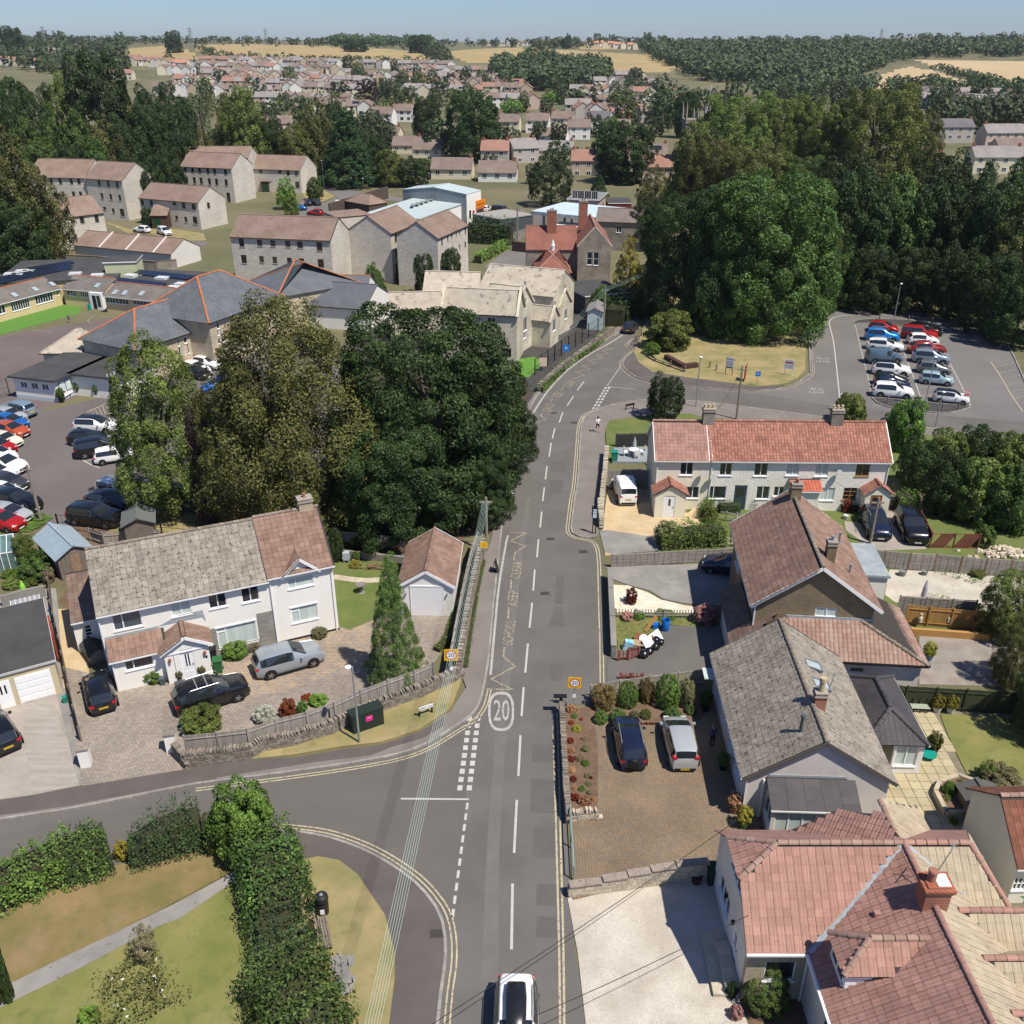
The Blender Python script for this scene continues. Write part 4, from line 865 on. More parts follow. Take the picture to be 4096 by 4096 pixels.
skin_person('child in a purple top walking across the playground',P('10',487,512),90,run,('violet',(.12,.04,.2),'darkgrey',(.05,.05,.05),.45,1.1,'blond',(.3,.2,.1)),1.4)
skin_person('person in black top and shorts beside the white school cars',P('10',1462,905),200,{},('black',(.02,.02,.02),'black',(.02,.02,.02),.55,1.2,'brown',(.12,.08,.05)),1.75)
TZ=[(0,0),(430,0),(650,2),(900,8),(1200,18),(1500,26.5),(1850,29.5),(2300,31),(3200,33),(6500,36),(9000,30)]
def terr(x,y):
 r=hypot(x,y)
 if r<430 or y<0:return 0.
 for(a,za),(b,zb)in zip(TZ,TZ[1:]):
  if r<=b:f=(r-a)/(b-a);z=za+(zb-za)*f;break
 else:z=30
 s=min(1,(r-430)/900);az=atan2(x,y);z+=max(0,min(1,(r-1300)/900))*(-8*math.exp(-((az+.005)/.11)**2)+5*min(1,max(0,az-.12)/.25))
 return z*(1+.0*az)+s*(2.2*sin(x*.0042+1.)+1.2*sin(x*.011+y*.004)+(5.0*max(0,az-.18)if az>0 else 3.*max(0,-az-.1))*s*4*min(1,r/1500))
def PT(w,x,y):
 d=ray(*px(w,x,y));t=420.
 while t<9000:
  if HC+d[2]*t<=terr(d[0]*t,d[1]*t):break
  t+=6
 return Vc((d[0]*t,d[1]*t,terr(d[0]*t,d[1]*t)))
def inpoly(p,q):
 c=False;n=len(q)
 for i in range(n):
  (x1,y1),(x2,y2)=q[i],q[i-1]
  if(y1>p[1])!=(y2>p[1])and p[0]<(x2-x1)*(p[1]-y1)/(y2-y1)+x1:c=not c
 return c
FLD=[('golden_field',FIELD,[(240,92),(330,84),(372,103),(385,118),(240,112)]),('golden_field',FIELD,[(362,84),(500,83),(700,90),(790,98),(832,121),(700,121),(500,116),(425,112),(372,96)]),('golden_field',FIELD,[(838,97),(905,92),(985,89),(1005,103),(960,118),(880,118)]),('golden_field',FIELD,[(1000,90),(1230,104),(1290,134),(1200,138),(1030,124),(985,108)]),('golden_field',FIELD,[(1090,86),(1200,88),(1210,93),(1090,93)]),('wheat_field',FIELDW,[(1250,81),(1500,80),(1512,88),(1250,88)]),('wheat_field',FIELDW,[(1725,113),(1940,115),(1940,170),(1880,166),(1790,135)]),('wheat_field',FIELDW,[(1625,153),(1715,125),(1760,133),(1880,168),(1800,180),(1620,165)]),('wheat_field',FIELDW,[(1515,160),(1605,150),(1610,170),(1530,172)]),('wheat_field',FIELDW,[(1560,81),(1750,84),(1755,90),(1560,87)])]
def build_terrain():
 rs=[250,300,340,380,430]+[430+12*i for i in range(1,40)]+[910+18*i for i in range(0,60)]+[2000+60*i for i in range(20)]+[3300,3700,4200,5000,6500,9000,12000]
 az=[-pi+i*.12 for i in range(int((pi-.62)/.12)+1)]+[-.6+i*.0055 for i in range(int(1.2/.0055)+1)]
 a=az[-1]+.1
 while a<pi-.06:az.append(a);a+=.12
 nA=len(az);V=[(r*sin(a),r*cos(a),terr(r*sin(a),r*cos(a)))for r in rs for a in az]
 sets={i:[]for i in range(-1,len(FLD))}
 for i in range(len(rs)-1):
  for j in range(nA):
   q=(i*nA+j,i*nA+(j+1)%nA,(i+1)*nA+(j+1)%nA,(i+1)*nA+j);k=-1
   if rs[i]>500 and abs(az[j])<.6:
    c=[(V[q[0]][e]+V[q[2]][e])/2 for e in range(3)];u,v=proj(c)
    if 60<v<200:
     for fi,(n,m,pl)in enumerate(FLD):
      if inpoly((u,v),pl):k=fi;break
   sets[k].append(q[::-1])
 Vn=np.array(V)
 for k,qs in sets.items():
  if not qs:continue
  Q=np.array(qs);us,inv=np.unique(Q,return_inverse=True);me=mesh_np('land',Vn[us],inv.reshape(Q.shape),WILD if k<0 else FLD[k][1],True)
  o=ob('terrain' if k<0 else FLD[k][0],me);o['kind']='structure'
 b=B();n=len(az)
 b.poly([(V[j][0],V[j][1],0)for j in reversed(range(nA))]);b.o('ground',WILD)['kind']='structure'
build_terrain()
K1=[(-60,1563),(0,1548),(126,1529),(250,1505),(371,1481),(518,1462),(606,1450),(700,1435),(760,1422),(807,1404),(850,1378),(885,1355),(903,1332),(912,1300),(922,1239),(932,1131),(945,1010),(953,940),(970,865),(990,800),(1006,760),(1030,728),(1061,695),(1120,655),(1174,625),(1203,602),(1222,575)]
K2=[(430,1582),(523,1569),(606,1579),(673,1600),(727,1627),(781,1665),(813,1700),(832,1732),(840,1772),(840,1818),(832,1872),(826,1932),(818,2010)]
K3=[(1145,1290),(1143,1200),(1141,1158),(1137,1056),(1130,1027),(1115,1017),(1088,1012),(1078,1003),(1079,984),(1084,943),(1089,915),(1094,848),(1097,807),(1105,785),(1121,777),(1147,768),(1185,760),(1220,756),(1287,757),(1346,762),(1462,777),(1565,790),(1690,802),(1800,815),(1960,835)]
K4=[(1196,640),(1185,652),(1195,662),(1185,672),(1177,681),(1175,690),(1182,700),(1201,713),(1225,720),(1287,729),(1400,738),(1445,737),(1487,731),(1509,720),(1529,705),(1527,660),(1526,622),(1532,598),(1563,589),(1630,583),(1737,593),(1818,613),(1877,626),(1905,660),(1923,697),(1950,760)]
road=ground('road',[(818,2010),(1135,2010),(1110,1932),(1085,1800),(1073,1600),(1062,1350),(1060,1330),(1145,1330),(1150,1290)]+K3[1:12]+[(1110,780),(1147,768)]+[(1462,777),(1960,835),(1960,800),(1560,765),(1400,738),(1287,729),(1225,720),(1182,700),(1177,681),(1196,640),(1235,560),(1215,560),(1203,602)]+K1[-4::-1]+[(-60,1680),(430,1610)]+[(523,1569),(606,1579),(673,1600),(727,1627),(781,1665),(813,1700),(832,1732),(840,1772),(840,1818),(832,1872),(826,1932)],.02,ASPH)
sidepatch=ground('road_resurfacing',[(-60,1590),(450,1478),(520,1468),(700,1440),(860,1385),(895,1345),(880,1500),(860,1700),(845,1760),(800,1680),(720,1622),(620,1580),(520,1566),(430,1580),(-60,1680)],.024,M('asphalt_newer',(.112,.103,.094),(.126,.116,.107),.3,.88,.2,(.11,.105,.1),60,.68),road)
tyre=ground('worn_wheel_track',[(905,1932),(918,1600),(935,1380),(955,1200),(975,1050),(995,940),(1003,940),(986,1050),(970,1200),(955,1380),(942,1600),(938,1932)],.025,M('asphalt_worn',(.15,.143,.135),(.13,.124,.117),.8,.8,.2,(.07,.067,.065),40,.66),road)
for q in([(1003,1470),(1053,1472),(1052,1535),(1001,1533)],[(1008,1560),(1055,1562),(1056,1620),(1006,1618)],[(1013,1668),(1060,1668),(1060,1710),(1012,1708)],[(1013,1730),(1063,1731),(1064,1770),(1012,1768)],[(1040,1255),(1062,1255),(1062,1285),(1038,1285)],[(1045,1145),(1062,1145),(1064,1182),(1036,1182)],[(1050,1085),(1065,1085),(1063,1140),(1048,1140)],[(1005,1405),(1052,1405),(1052,1440),(1003,1438)],[(1037,905),(1062,906),(1062,930),(1036,930)],[(1040,870),(1068,870),(1066,890),(1040,890)]):
 ground('road_patch',q,.0285,ASPHP,road)
cpark=ground('car_park',[(1400,738),(1445,737),(1487,731),(1509,720),(1529,705),(1527,660),(1526,622),(1532,598),(1563,589),(1630,583),(1737,593),(1818,613),(1877,626),(1905,660),(1923,697),(1990,800),(1990,812),(1700,783),(1560,766)],.016,CPARK)
schoolyard=ground('school_car_park',[(-120,1010),(-120,750),(10,745),(90,775),(230,740),(330,690),(420,650),(560,640),(640,700),(640,900),(330,960),(250,990),(140,1012)],.012,SCHOOLA)
playground=ground('playground',[(-120,800),(-120,655),(0,635),(290,585),(420,600),(300,690),(60,780)],.008,PLAYG)
turf=ground('artificial_turf',[(-80,645),(-80,618),(0,605),(120,575),(155,578),(150,592),(0,632)],.04,TURF)
def pave(name,pts,mat,z=.12,parent=None):return ground(name,pts,z,mat,parent)
foot1=pave('footway',K1[:19]+[(975,825),(950,880),(938,950),(926,1024),(908,1067),(890,1158),(872,1279),(880,1300),(850,1345),(790,1385),(720,1408),(640,1418),(560,1432),(470,1435),(347,1455),(156,1486),(56,1504),(-60,1520)],FOOT)
ground('footway_dark_strip',[(-60,1520),(56,1504),(156,1486),(347,1455),(470,1435),(520,1437),(405,1456),(410,1473),(371,1478),(250,1501),(126,1524),(-60,1550)],.124,FOOTD,foot1)
ground('footway_dark_strip',[(470,1435),(560,1432),(640,1418),(720,1408),(790,1385),(838,1355),(838,1372),(800,1395),(740,1412),(700,1428),(600,1440),(410,1470),(405,1456)],.128,FOOTD,foot1)
ground('footway_dark_strip',[(855,1280),(905,1105),(915,1020),(905,1020),(892,1105),(870,1220),(868,1278)],.1285,FOOTD,foot1)
foot1b=pave('footway',[(1004,760),(1030,728),(1061,695),(1120,655),(1174,625),(1203,602),(1222,575),(1205,575),(1185,600),(1156,625),(1131,644),(1070,695),(1016,737),(990,770),(978,800),(990,800)],FOOT)
foot2=pave('footway',K2[1:]+[(690,2010),(620,1985),(637,1950),(645,1900),(655,1840),(657,1770),(640,1712),(603,1658),(560,1615),(530,1600),(500,1590)],FOOTD)
foot3=pave('footway',K3[6:21]+[(1540,800),(1462,797),(1330,790),(1300,782),(1225,785),(1150,795),(1142,810),(1140,840),(1148,880),(1142,920),(1131,960),(1128,1012),(1120,1016)],FOOT)
foot3b=pave('footway',[(1462,777),(1565,790),(1690,802),(1800,815),(1960,835),(1960,850),(1800,828),(1690,815),(1540,800)],FOOT,.11)
foot4=pave('footway',[(1209,636),(1196,640),(1185,652),(1195,662),(1185,672),(1177,681),(1175,690),(1182,700),(1201,713),(1225,720),(1287,729),(1400,738),(1445,737),(1480,728),(1430,731),(1300,714),(1230,703),(1205,685),(1195,665),(1205,645),(1225,600),(1240,565),(1228,560)],FOOTD)
grass4=ground('dry_verge',[(1205,645),(1195,665),(1205,685),(1230,703),(1300,714),(1430,731),(1482,725),(1505,714),(1519,700),(1520,660),(1519,622),(1526,597),(1563,583),(1560,560),(1400,560),(1240,560),(1220,600)],.13,GRASSD)
grass3=ground('green_verge',[(1142,810),(1150,795),(1225,785),(1300,782),(1330,790),(1462,797),(1690,815),(1960,850),(1960,900),(1240,900),(1170,825),(1148,880)],.13,GRASSG)
verge1=ground('dry_verge',[(472,1436),(520,1405),(560,1395),(650,1370),(740,1335),(872,1279),(868,1295),(850,1340),(790,1380),(720,1403),(640,1412),(560,1426)],.15,GRASSD)
verge2=ground('dry_verge',[(541,1640),(560,1628),(600,1619),(640,1626),(675,1653),(700,1690),(727,1730),(745,1800),(745,1850),(735,1930),(728,2010),(500,2010),(480,1800),(500,1650)],.14,GRASSD)
for q in([(622,1815),(640,1800),(655,1810),(668,1860),(662,1878),(642,1884),(632,1850)],[(655,1805),(668,1806),(668,1828),(656,1826)],[(664,1843),(672,1846),(670,1860),(664,1858)]):
 ground('concrete_pad',q,.155,CONCG,verge2)
for kk,par in((K1[:26],foot1),(K2,foot2),(K3[5:],foot3),(K4[:10]+K4[10:15],foot4)):
 kerb(PL('F',kk),par,limit=75)
for a,b_ in((K4[14:],cpark),):kerb(PL('F',a),cpark,limit=20)
for pts in(((715,518),(760,496),(850,489),(1000,491),(1150,500),(1240,520),(1290,558),(1150,540),(950,522),(760,519)),((855,1040),(1130,1062),(1350,1085),(1548,1100),(1500,1125),(1440,1142),(1350,1150),(1250,1140),(1060,1120),(970,1105),(900,1080))):
 g=ground('car_park_island',[P('13',*p)for p in pts],.12,ASPHD);kerb([P('13',*p)for p in pts]+[P('13',*pts[0])],g,limit=12)
def line(name,w,pts,wd=.1,z=.034,mat=WHT,par=None):return strip(name,[P(w,*p)for p in pts],wd,z,mat,par or road)
q=PL('F',K1[4:14]);[strip('yellow_line',off(resample(q,.6),-o),.08,.034,YEL,road)for o in(.3,.5)]
q=PL('F',K2[1:]);[strip('yellow_line',off(resample(q,.6),o),.08,.034,YEL,road)for o in(.28,.5)]
q=PL('F',K3[0:14]);[strip('yellow_line',off(resample(q,.6),o),.09,.034,YEL,road)for o in(.2,.42)]
q=PL('F',K3[13:24]);[strip('yellow_line',off(resample(q,.6),o),.09,.034,YELF,road)for o in(.2,.42)]
q=PL('F',K4[:21]);[strip('yellow_line',off(resample(q,.6),-o),.09,.034,YELF,road)for o in(.22,.42)]
for d in(-4,4):line('yellow_line','F',[(1061+d,1990),(1059+d,1800),(1054+d,1600),(1050+d,1450),(1047+d,1345)],.1,.034,YEL)
for a,b_ in(((965,1792),(967,1668)),((970,1610),(975,1510)),((978,1465),(982,1388)),((984,1352),(988,1297)),((991,1270),(996,1215)),((999,1185),(1004,1138)),((1006,1115),(1009,1075)),((1013,1052),(1016,1018)),((1019,996),(1022,966)),((1024,946),(1027,920)),((1029,905),(1032,880)),((1036,862),(1040,836)),((1042,828),(1047,808)),((1055,798),(1062,778)),((1070,766),(1082,748)),((1089,737),(1102,720))):
 line('centre_dash','F',[a,b_],.13,.034,WHT)
def dashes(name,w,a,b_,n,duty=.62,wd=.28,mat=WHT,z=.034):
 A=P(w,*a);E_=P(w,*b_)
 for i in range(n):
  p=A+(E_-A)*(i/n);q=A+(E_-A)*((i+duty)/n);d=(q-p).normalized();s=Vc((-d.y,d.x,0))*wd/2
  B().poly([(*(p-s)[:2],z),(*(q-s)[:2],z),(*(q+s)[:2],z),(*(p+s)[:2],z)]).o(name,mat,road)
dashes('give_way_dash','c',(828,475),(735,1150),10);dashes('give_way_dash','c',(903,475),(818,1150),10)
dashes('edge_dash','31',(1528,375),(1418,1215),10,.62,.14)
line('junction_bar','31',[(1060,345),(1538,349)],.12)
dashes('give_way_dash','12',(745,965),(635,1150),9,.6,.24);dashes('give_way_dash','12',(770,965),(672,1130),8,.6,.24)
dashes('edge_dash','12',(860,800),(750,960),11,.6,.12)
line('junction_bar','12',[(755,963),(950,979)],.1)
dashes('edge_dash','12',(112,1560),(50,1900),5,.55,.2)
line('channel_edge','21',[(1690,1230),(1720,900),(1750,600),(1800,300),(1815,250)],.16,.032,WHTF)
line('channel_edge','12',[(235,1145),(330,1000),(470,850),(620,740),(780,650),(860,598)],.22,.032,WHTF)
def poly_line(w,pts,wd=.12,mat=YELF,z=.0375):
 q=[P(w,*p)for p in pts];b=B()
 for i,(a,c)in enumerate(zip(q,q[1:])):
  d=(c-a).normalized();s=Vc((-d.y,d.x,0))*wd/2;e=d*wd*.4;zz=z+.0004*(i%2)
  b.poly([(*(a-s-e)[:2],zz),(*(c-s+e)[:2],zz),(*(c+s+e)[:2],zz),(*(a+s-e)[:2],zz)])
 o=b.o('zigzag_marking',mat,road)
poly_line('21',[(1660,1330),(1845,1335),(1695,1262),(1862,1172),(1780,1105),(1787,1035)])
poly_line('22',[(70,232),(188,232),(72,290),(182,325),(108,372),(96,425)])
for a,b_ in(((1812,835),(1818,755)),((1832,630),(1836,560))):line('yellow_dash','21',[a,b_],.13,.036,YELF)
poly_line('12',[(500,910),(592,882),(528,858),(634,838),(578,816),(680,800),(625,778),(722,762),(675,740),(762,730),(718,708),(800,694),(740,690)])
poly_line('12',[(260,1215),(328,1195),(285,1165),(298,1148)])
def roadtext(s,w,a,b_,h,mat,z=.0385,flip=False,sx=1.):
 A=P(w,*a);E_=P(w,*b_);d=(E_-A);me=textmesh(s,1.,mat);o=ob('road_lettering',me,road);xs=[v.co.x for v in me.vertices];ys=[v.co.y for v in me.vertices];wdt=max(xs)-min(xs)
 c=(A+E_)/2;o.location=(c.x,c.y,z);o.rotation_euler=(0,0,atan2(d.y,d.x));o.scale=(d.length/wdt,h/(max(ys)-min(ys)),1)
roadtext('SCHOOL','21',(1812,1022),(1838,848),.75,YELF);roadtext('KEEP','21',(1845,745),(1857,640),.75,YELF);roadtext('CLEAR','21',(1868,555),(1888,435),.75,YELF)
roadtext('SCHOOL','12',(325,1138),(362,1078),1.0,YELF);roadtext('KEEP','12',(392,1035),(422,1000),1.0,YELF);roadtext('CLEAR','12',(465,965),(510,922),1.0,YELF)
for w,a,b_ in(('12',(355,1070),(368,1050)),('12',(430,992),(442,970))):line('yellow_dash',w,[a,b_],.12,.036,YELF)
roadtext('20','F',(931,1343),(961,1343),2.0,WHTF)
def buslane(x,y,wd,sk):
 roadtext('BUS','13',(x-wd*.42,y-12-sk*.4),(x+wd*.42,y-12+sk*.4),.85,WHTF);roadtext('LANE','13',(x-wd*.5,y+10-sk*.5),(x+wd*.5,y+10+sk*.5),.85,WHTF)
buslane(490,566,90,4);buslane(512,776,98,6);buslane(470,993,108,8)
def ring(w,cx,cy,rx,ry,th,sq=2.8):
 b=B();n=48
 pts=[]
 for i in range(n):
  a=2*pi*i/n;c,s=cos(a),sin(a);k=(abs(c)**sq+abs(s)**sq)**(-1/sq);pts.append((c*k,s*k))
 for i in range(n):
  a,c=pts[i],pts[(i+1)%n];q=[]
  for p,f in((a,1),(c,1),(c,0),(a,0)):
   o=P(w,cx+p[0]*(rx-(0 if f else th)),cy+p[1]*(ry-(0 if f else th*1.15)));q.append((o.x,o.y,.0382))
  b.poly(q)
 b.o('speed_roundel_ring',WHTF,road)
ring('F',945.5,1343,24.5,37,4.6)
line('edge_line','13',[(630,1040),(605,800),(585,640),(562,540),(558,505),(590,475),(680,460),(800,453),(950,452),(1100,462),(1260,482)],.14,.03,WHT,cpark)
line('bay_line','13',[(738,525),(785,720),(830,900),(858,1035)],.1,.03,WHTF,cpark);line('bay_line','13',[(1060,640),(1090,740),(1150,900),(1207,1062)],.1,.03,WHT,cpark);line('bay_line','13',[(1300,600),(1395,780),(1500,985),(1550,1095)],.1,.03,WHT,cpark)
for i in range(9):
 y=560+i*62;xa=745+i*14;line('bay_line','13',[(xa+4,y+36),(xa+250+i*5,y+40+i*1.5)],.09,.031,WHTF,cpark)
 xb=1030+i*18;line('bay_line','13',[(xb+30,y+30),(xb+300+i*9,y+44)],.09,.031,WHTF,cpark)if i<8 else None
line('bay_line','13',[(1690,785),(1760,890),(1830,1010),(1915,1135)],.12,.03,YEL,cpark)
for i,(x,y)in enumerate(((1725,822),(1748,863),(1778,905),(1810,948),(1838,996),(1862,1042))):line('bay_line','13',[(x,y),(x+70+i*4,y-14-i),(x+140+i*6,y-26-i)],.1,.031,YELF,cpark)
line('bay_line','13',[(1886,838),(1930,895)],.12,.03,YELF,cpark)
def sl(pts,wd=.12,mat=WHT):strip('bay_line',[P('10',*p)for p in pts],wd,.028,mat,schoolyard)
sl([(200,1190),(150,1330),(108,1480),(125,1620),(165,1750),(212,1925)])
for x,y in((185,1205),(165,1250),(150,1305),(135,1358),(118,1415),(108,1475),(112,1600),(128,1660),(145,1725),(160,1785),(190,1860)):sl([(x,y),(x-70,y+6)],.1)
sl([(570,1470),(640,1510),(700,1532)]);sl([(600,1483),(665,1472)],.1)
sl([(610,1140),(780,1065)],.12,YEL);sl([(590,1165),(620,1185),(750,1190)],.1,YELF)
for i in range(5):sl([(640+i*26,1130-i*12),(665+i*26,1165-i*3)],.1,YELF)
for pts in(((230,560),(370,578)),((60,668),(155,648)),((560,452),(820,478)),((0,620),(240,545)),((20,585),(150,560))):strip('court_line',[P('10',*p)for p in pts],.08,.03,WHTF,playground)
strip('court_line',[P('10',670,460),P('10',625,485),P('10',620,505),P('10',650,520)],.08,.03,WHTF,playground)
gardL=ground('gravel_strip',[(110,1150),(160,1150),(170,1290),(120,1300)],.055,GRAVY)
driveN=ground('neighbour_drive',[(-60,1350),(60,1325),(105,1300),(148,1480),(56,1504),(-60,1525)],.06,CONC)
ground('concrete_bay',[(42,1345),(100,1320),(150,1483),(62,1500)],.066,M('ribbed_concrete',(.3,.27,.235),(.38,.345,.305),.5,.9,.6,(.2,.18,.16),5,.62,bs=8,stretch=(1,6,1)),driveN)
driveL=ground('block_drive',[(120,1260),(250,1290),(420,1260),(640,1180),(760,1130),(870,1130),(868,1180),(820,1250),(700,1310),(600,1350),(520,1375),(400,1400),(330,1430),(347,1455),(156,1486),(140,1400)],.07,PAVL)
ground('buff_paving',[(395,1255),(470,1235),(560,1185),(640,1190),(700,1160),(730,1190),(700,1240),(640,1265),(560,1300),(470,1320),(440,1290)],.076,PAVB,driveL)
lawnL=ground('garden_lawn',[(600,1060),(760,1060),(770,1130),(720,1165),(660,1190),(630,1180),(610,1100)],.082,GRASSG)
b_=strip('stone_path',[P('21',*p)for p in((585,545),(680,560),(800,572),(900,568),(1030,548))],.7,.098,STONEP,lawnL)
stripfill=ground('lane_ground',[(-60,1130),(105,1110),(160,1480),(148,1484),(95,1300),(-60,1330)],.045,CONCG)
frontL=ground('brown_lawn',[(-60,1800),(-60,1700),(0,1690),(120,1660),(260,1625),(400,1600),(440,1605),(450,1640),(300,1720),(0,1870),(-60,1900)],.09,GRASSB)
ground('front_lawn',[(-60,1920),(0,1890),(300,1745),(470,1650),(480,1800),(480,2010),(-60,2010)],.085,GRASS)
gpath=ground('garden_path',[(-60,1900),(0,1868),(150,1795),(300,1722),(330,1708),(455,1640),(462,1652),(340,1735),(300,1750),(150,1830),(0,1904),(-60,1935)],.1,CONCG)
backL=ground('vegetable_garden',[(-60,1110),(-60,1000),(130,995),(130,1110),(100,1150)],.03,M('garden_soil',(.11,.1,.05),(.16,.13,.08),.8,.95,.6,(.07,.1,.03),2,.55))
backY=ground('back_yard',[(75,990),(330,1000),(640,1000),(880,1000),(870,1060),(640,1060),(640,1100),(150,1200),(100,1110)],.028,SOIL)
gsch=ground('dry_school_verge',[(235,985),(400,965),(560,960),(600,985),(560,1010),(330,1020),(180,1018)],.05,GRASSD)
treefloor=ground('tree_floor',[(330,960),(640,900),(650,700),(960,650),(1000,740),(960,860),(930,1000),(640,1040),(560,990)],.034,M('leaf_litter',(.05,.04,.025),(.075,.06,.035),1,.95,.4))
schg=ground('school_front_ground',[(650,700),(700,600),(760,560),(1120,560),(1150,600),(1120,640),(1010,735),(960,860),(900,700)],.031,ASPHD)
ground('green_play_surface',[P('12',*p)for p in((20,770),(150,765),(240,752),(290,780),(270,830),(200,900),(60,860))],.045,TURF)
ySh=ground('gravel_drive',[(1145,960),(1165,955),(1222,955),(1222,968),(1295,975),(1300,1010),(1240,1030),(1235,1000),(1160,1005),(1138,1010)],.06,GRAVY)
gravy2=ground('gravel_drive',[P('12',*p)for p in((755,1690),(1065,1680),(1085,1835),(1320,1850),(1400,1790),(1400,2100),(1100,2100),(740,2150),(715,1990))]+[],.064,GRAVY)
cd1=ground('concrete_drive',[P('22',*p)for p in((700,225),(750,215),(1060,262),(1120,360),(780,385),(735,370))],.068,CONCG)
ground('garden_ground',[(1230,990),(1500,960),(1700,960),(1960,1000),(1960,1200),(1400,1180),(1250,1030)],.026,GRASSG)
ground('terrace_garden',[(1290,955),(1700,955),(1700,1010),(1390,1010),(1310,975)],.04,GRASSG)
cd2=ground('cracked_concrete_yard',[P('22',*p)for p in((790,470),(1500,450),(1700,450),(1700,760),(1480,740),(1300,730),(1150,700),(1050,640),(900,600),(790,560))],.062,CONCG)
ws_=ground('white_stone_bed',[P('22',*p)for p in((790,600),(900,605),(1040,655),(1130,705),(1300,745),(1400,760),(1440,800),(800,800))],.066,STONESW)
gr_=ground('overgrown_grass',[P('22',*p)for p in((800,800),(1440,800),(1470,900),(1190,880),(1130,900),(1000,1050),(830,1050),(815,950))],.058,M('wild_grass',(.1,.13,.035),(.19,.17,.06),1.2,.95,.8,(.06,.1,.02),4,.55))
td=ground('tarmac_drive',[P('22',*p)for p in((750,1180),(760,1110),(830,1050),(1000,1050),(1190,885),(1480,890),(1700,900),(1700,1180),(1440,1200),(1050,1260),(800,1300),(752,1300))],.054,ASPH)
bed=ground('flower_bed',[(1060,1345),(1110,1335),(1320,1305),(1345,1330),(1320,1362),(1120,1362),(1128,1400),(1128,1550),(1070,1550)],.09,SOIL)
pvR=ground('herringbone_drive',[(1108,1362),(1320,1360),(1345,1330),(1380,1340),(1400,1440),(1440,1560),(1380,1600),(1330,1640),(1080,1700),(1076,1540),(1128,1535),(1128,1400)],.078,PAVR)
gravR=ground('white_gravel_drive',[(1070,1690),(1340,1640),(1420,1780),(1420,2010),(1130,2010),(1105,1932),(1090,1800)],.058,GRAVW)
bedR=ground('planting_bed',[(1395,1890),(1480,1820),(1560,1900),(1560,2010),(1440,2010),(1410,1930)],.07,SOIL)
pat=ground('patio_ground',[(1640,1340),(1960,1320),(1960,1650),(1600,1650)],.046,M('patio_joint',(.17,.15,.1),(.2,.18,.13),2,.95,.2))
lawnR=ground('back_lawn',[P('e',*p)for p in((520,605),(900,625),(1200,640),(1250,1100),(1100,1050),(740,1050),(700,1010),(640,890),(560,720))],.1,GRASS)
ywR=ground('broken_patio',[P('f',*p)for p in((180,470),(830,500),(1200,530),(1200,760),(650,740),(220,690),(150,640))],.05,M('old_patio_slab',(.4,.36,.3),(.5,.46,.39),.8,.9,.3,(.28,.25,.2),2,.6))
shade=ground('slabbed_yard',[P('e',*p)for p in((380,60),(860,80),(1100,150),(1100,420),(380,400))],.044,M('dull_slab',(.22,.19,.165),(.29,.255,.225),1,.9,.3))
conc4=ground('concrete_hardstanding',[P('23',*p)for p in((770,140),(860,150),(1000,60),(1100,40),(1160,60),(1300,320),(1000,330),(920,300),(780,200))],.066,CONC)
for n,w,pts,m,z in(('estate_car_park','01',[(330,1450),(380,1390),(470,1440),(600,1395),(690,1420),(690,1475),(600,1525),(360,1535)],CPARK,.03),('estate_lawn','01',[(370,1330),(520,1340),(600,1380),(480,1430),(380,1385)],GRASSD,.05),('back_road','01',[(520,1300),(760,1345),(1070,1390),(1070,1420),(760,1385),(640,1400),(540,1340)],CPARK,.026),('estate_road','00',[(740,1620),(930,1650),(1260,1690),(1470,1700),(1430,1730),(1200,1710),(900,1660)],CPARK,.03),('estate_lawn','00',[(740,1560),(920,1610),(1080,1590),(1430,1640),(1450,1690),(1210,1690),(1060,1640),(900,1640)],GRASSD,.022),('store_forecourt','01',[(1520,1570),(1700,1480),(1932,1470),(1932,1600),(1700,1640),(1560,1620)],CPARK,.03),('petrol_forecourt','02',[(-60,1490),(720,1490),(720,1640),(-60,1640)],ASPH,.034),('small_car_park','01',[(1640,1880),(1800,1760),(2150,1790),(2100,1900),(1900,1950)],CPARK,.04),('yard','02',[(80,1790),(380,1800),(380,1900),(0,1900)],CPARK,.046),('cul_de_sac','02',[(190,970),(340,945),(370,985),(330,1020),(200,1010)],CPARK,.03)):
 ground(n,[P(w,*p)for p in pts],z,m)
def from_gable(w,ax,ay,bx,by,ze,apex,far,name,label,cat='house',group=None,ov=.3,D=None):
 A=P(w,ax,ay,ze);Bq=P(w,bx,by,ze);d=(Bq-A).normalized();m=(A+Bq)/2;zr=HZ(m,w,*apex);A2=A+d*ov;B2=Bq-d*ov
 h=House(name,label,A2,B2,cat,group)
 if D is None:f=P(w,*far,zr);D=(h.Mi@f).y
 return h,zr,D
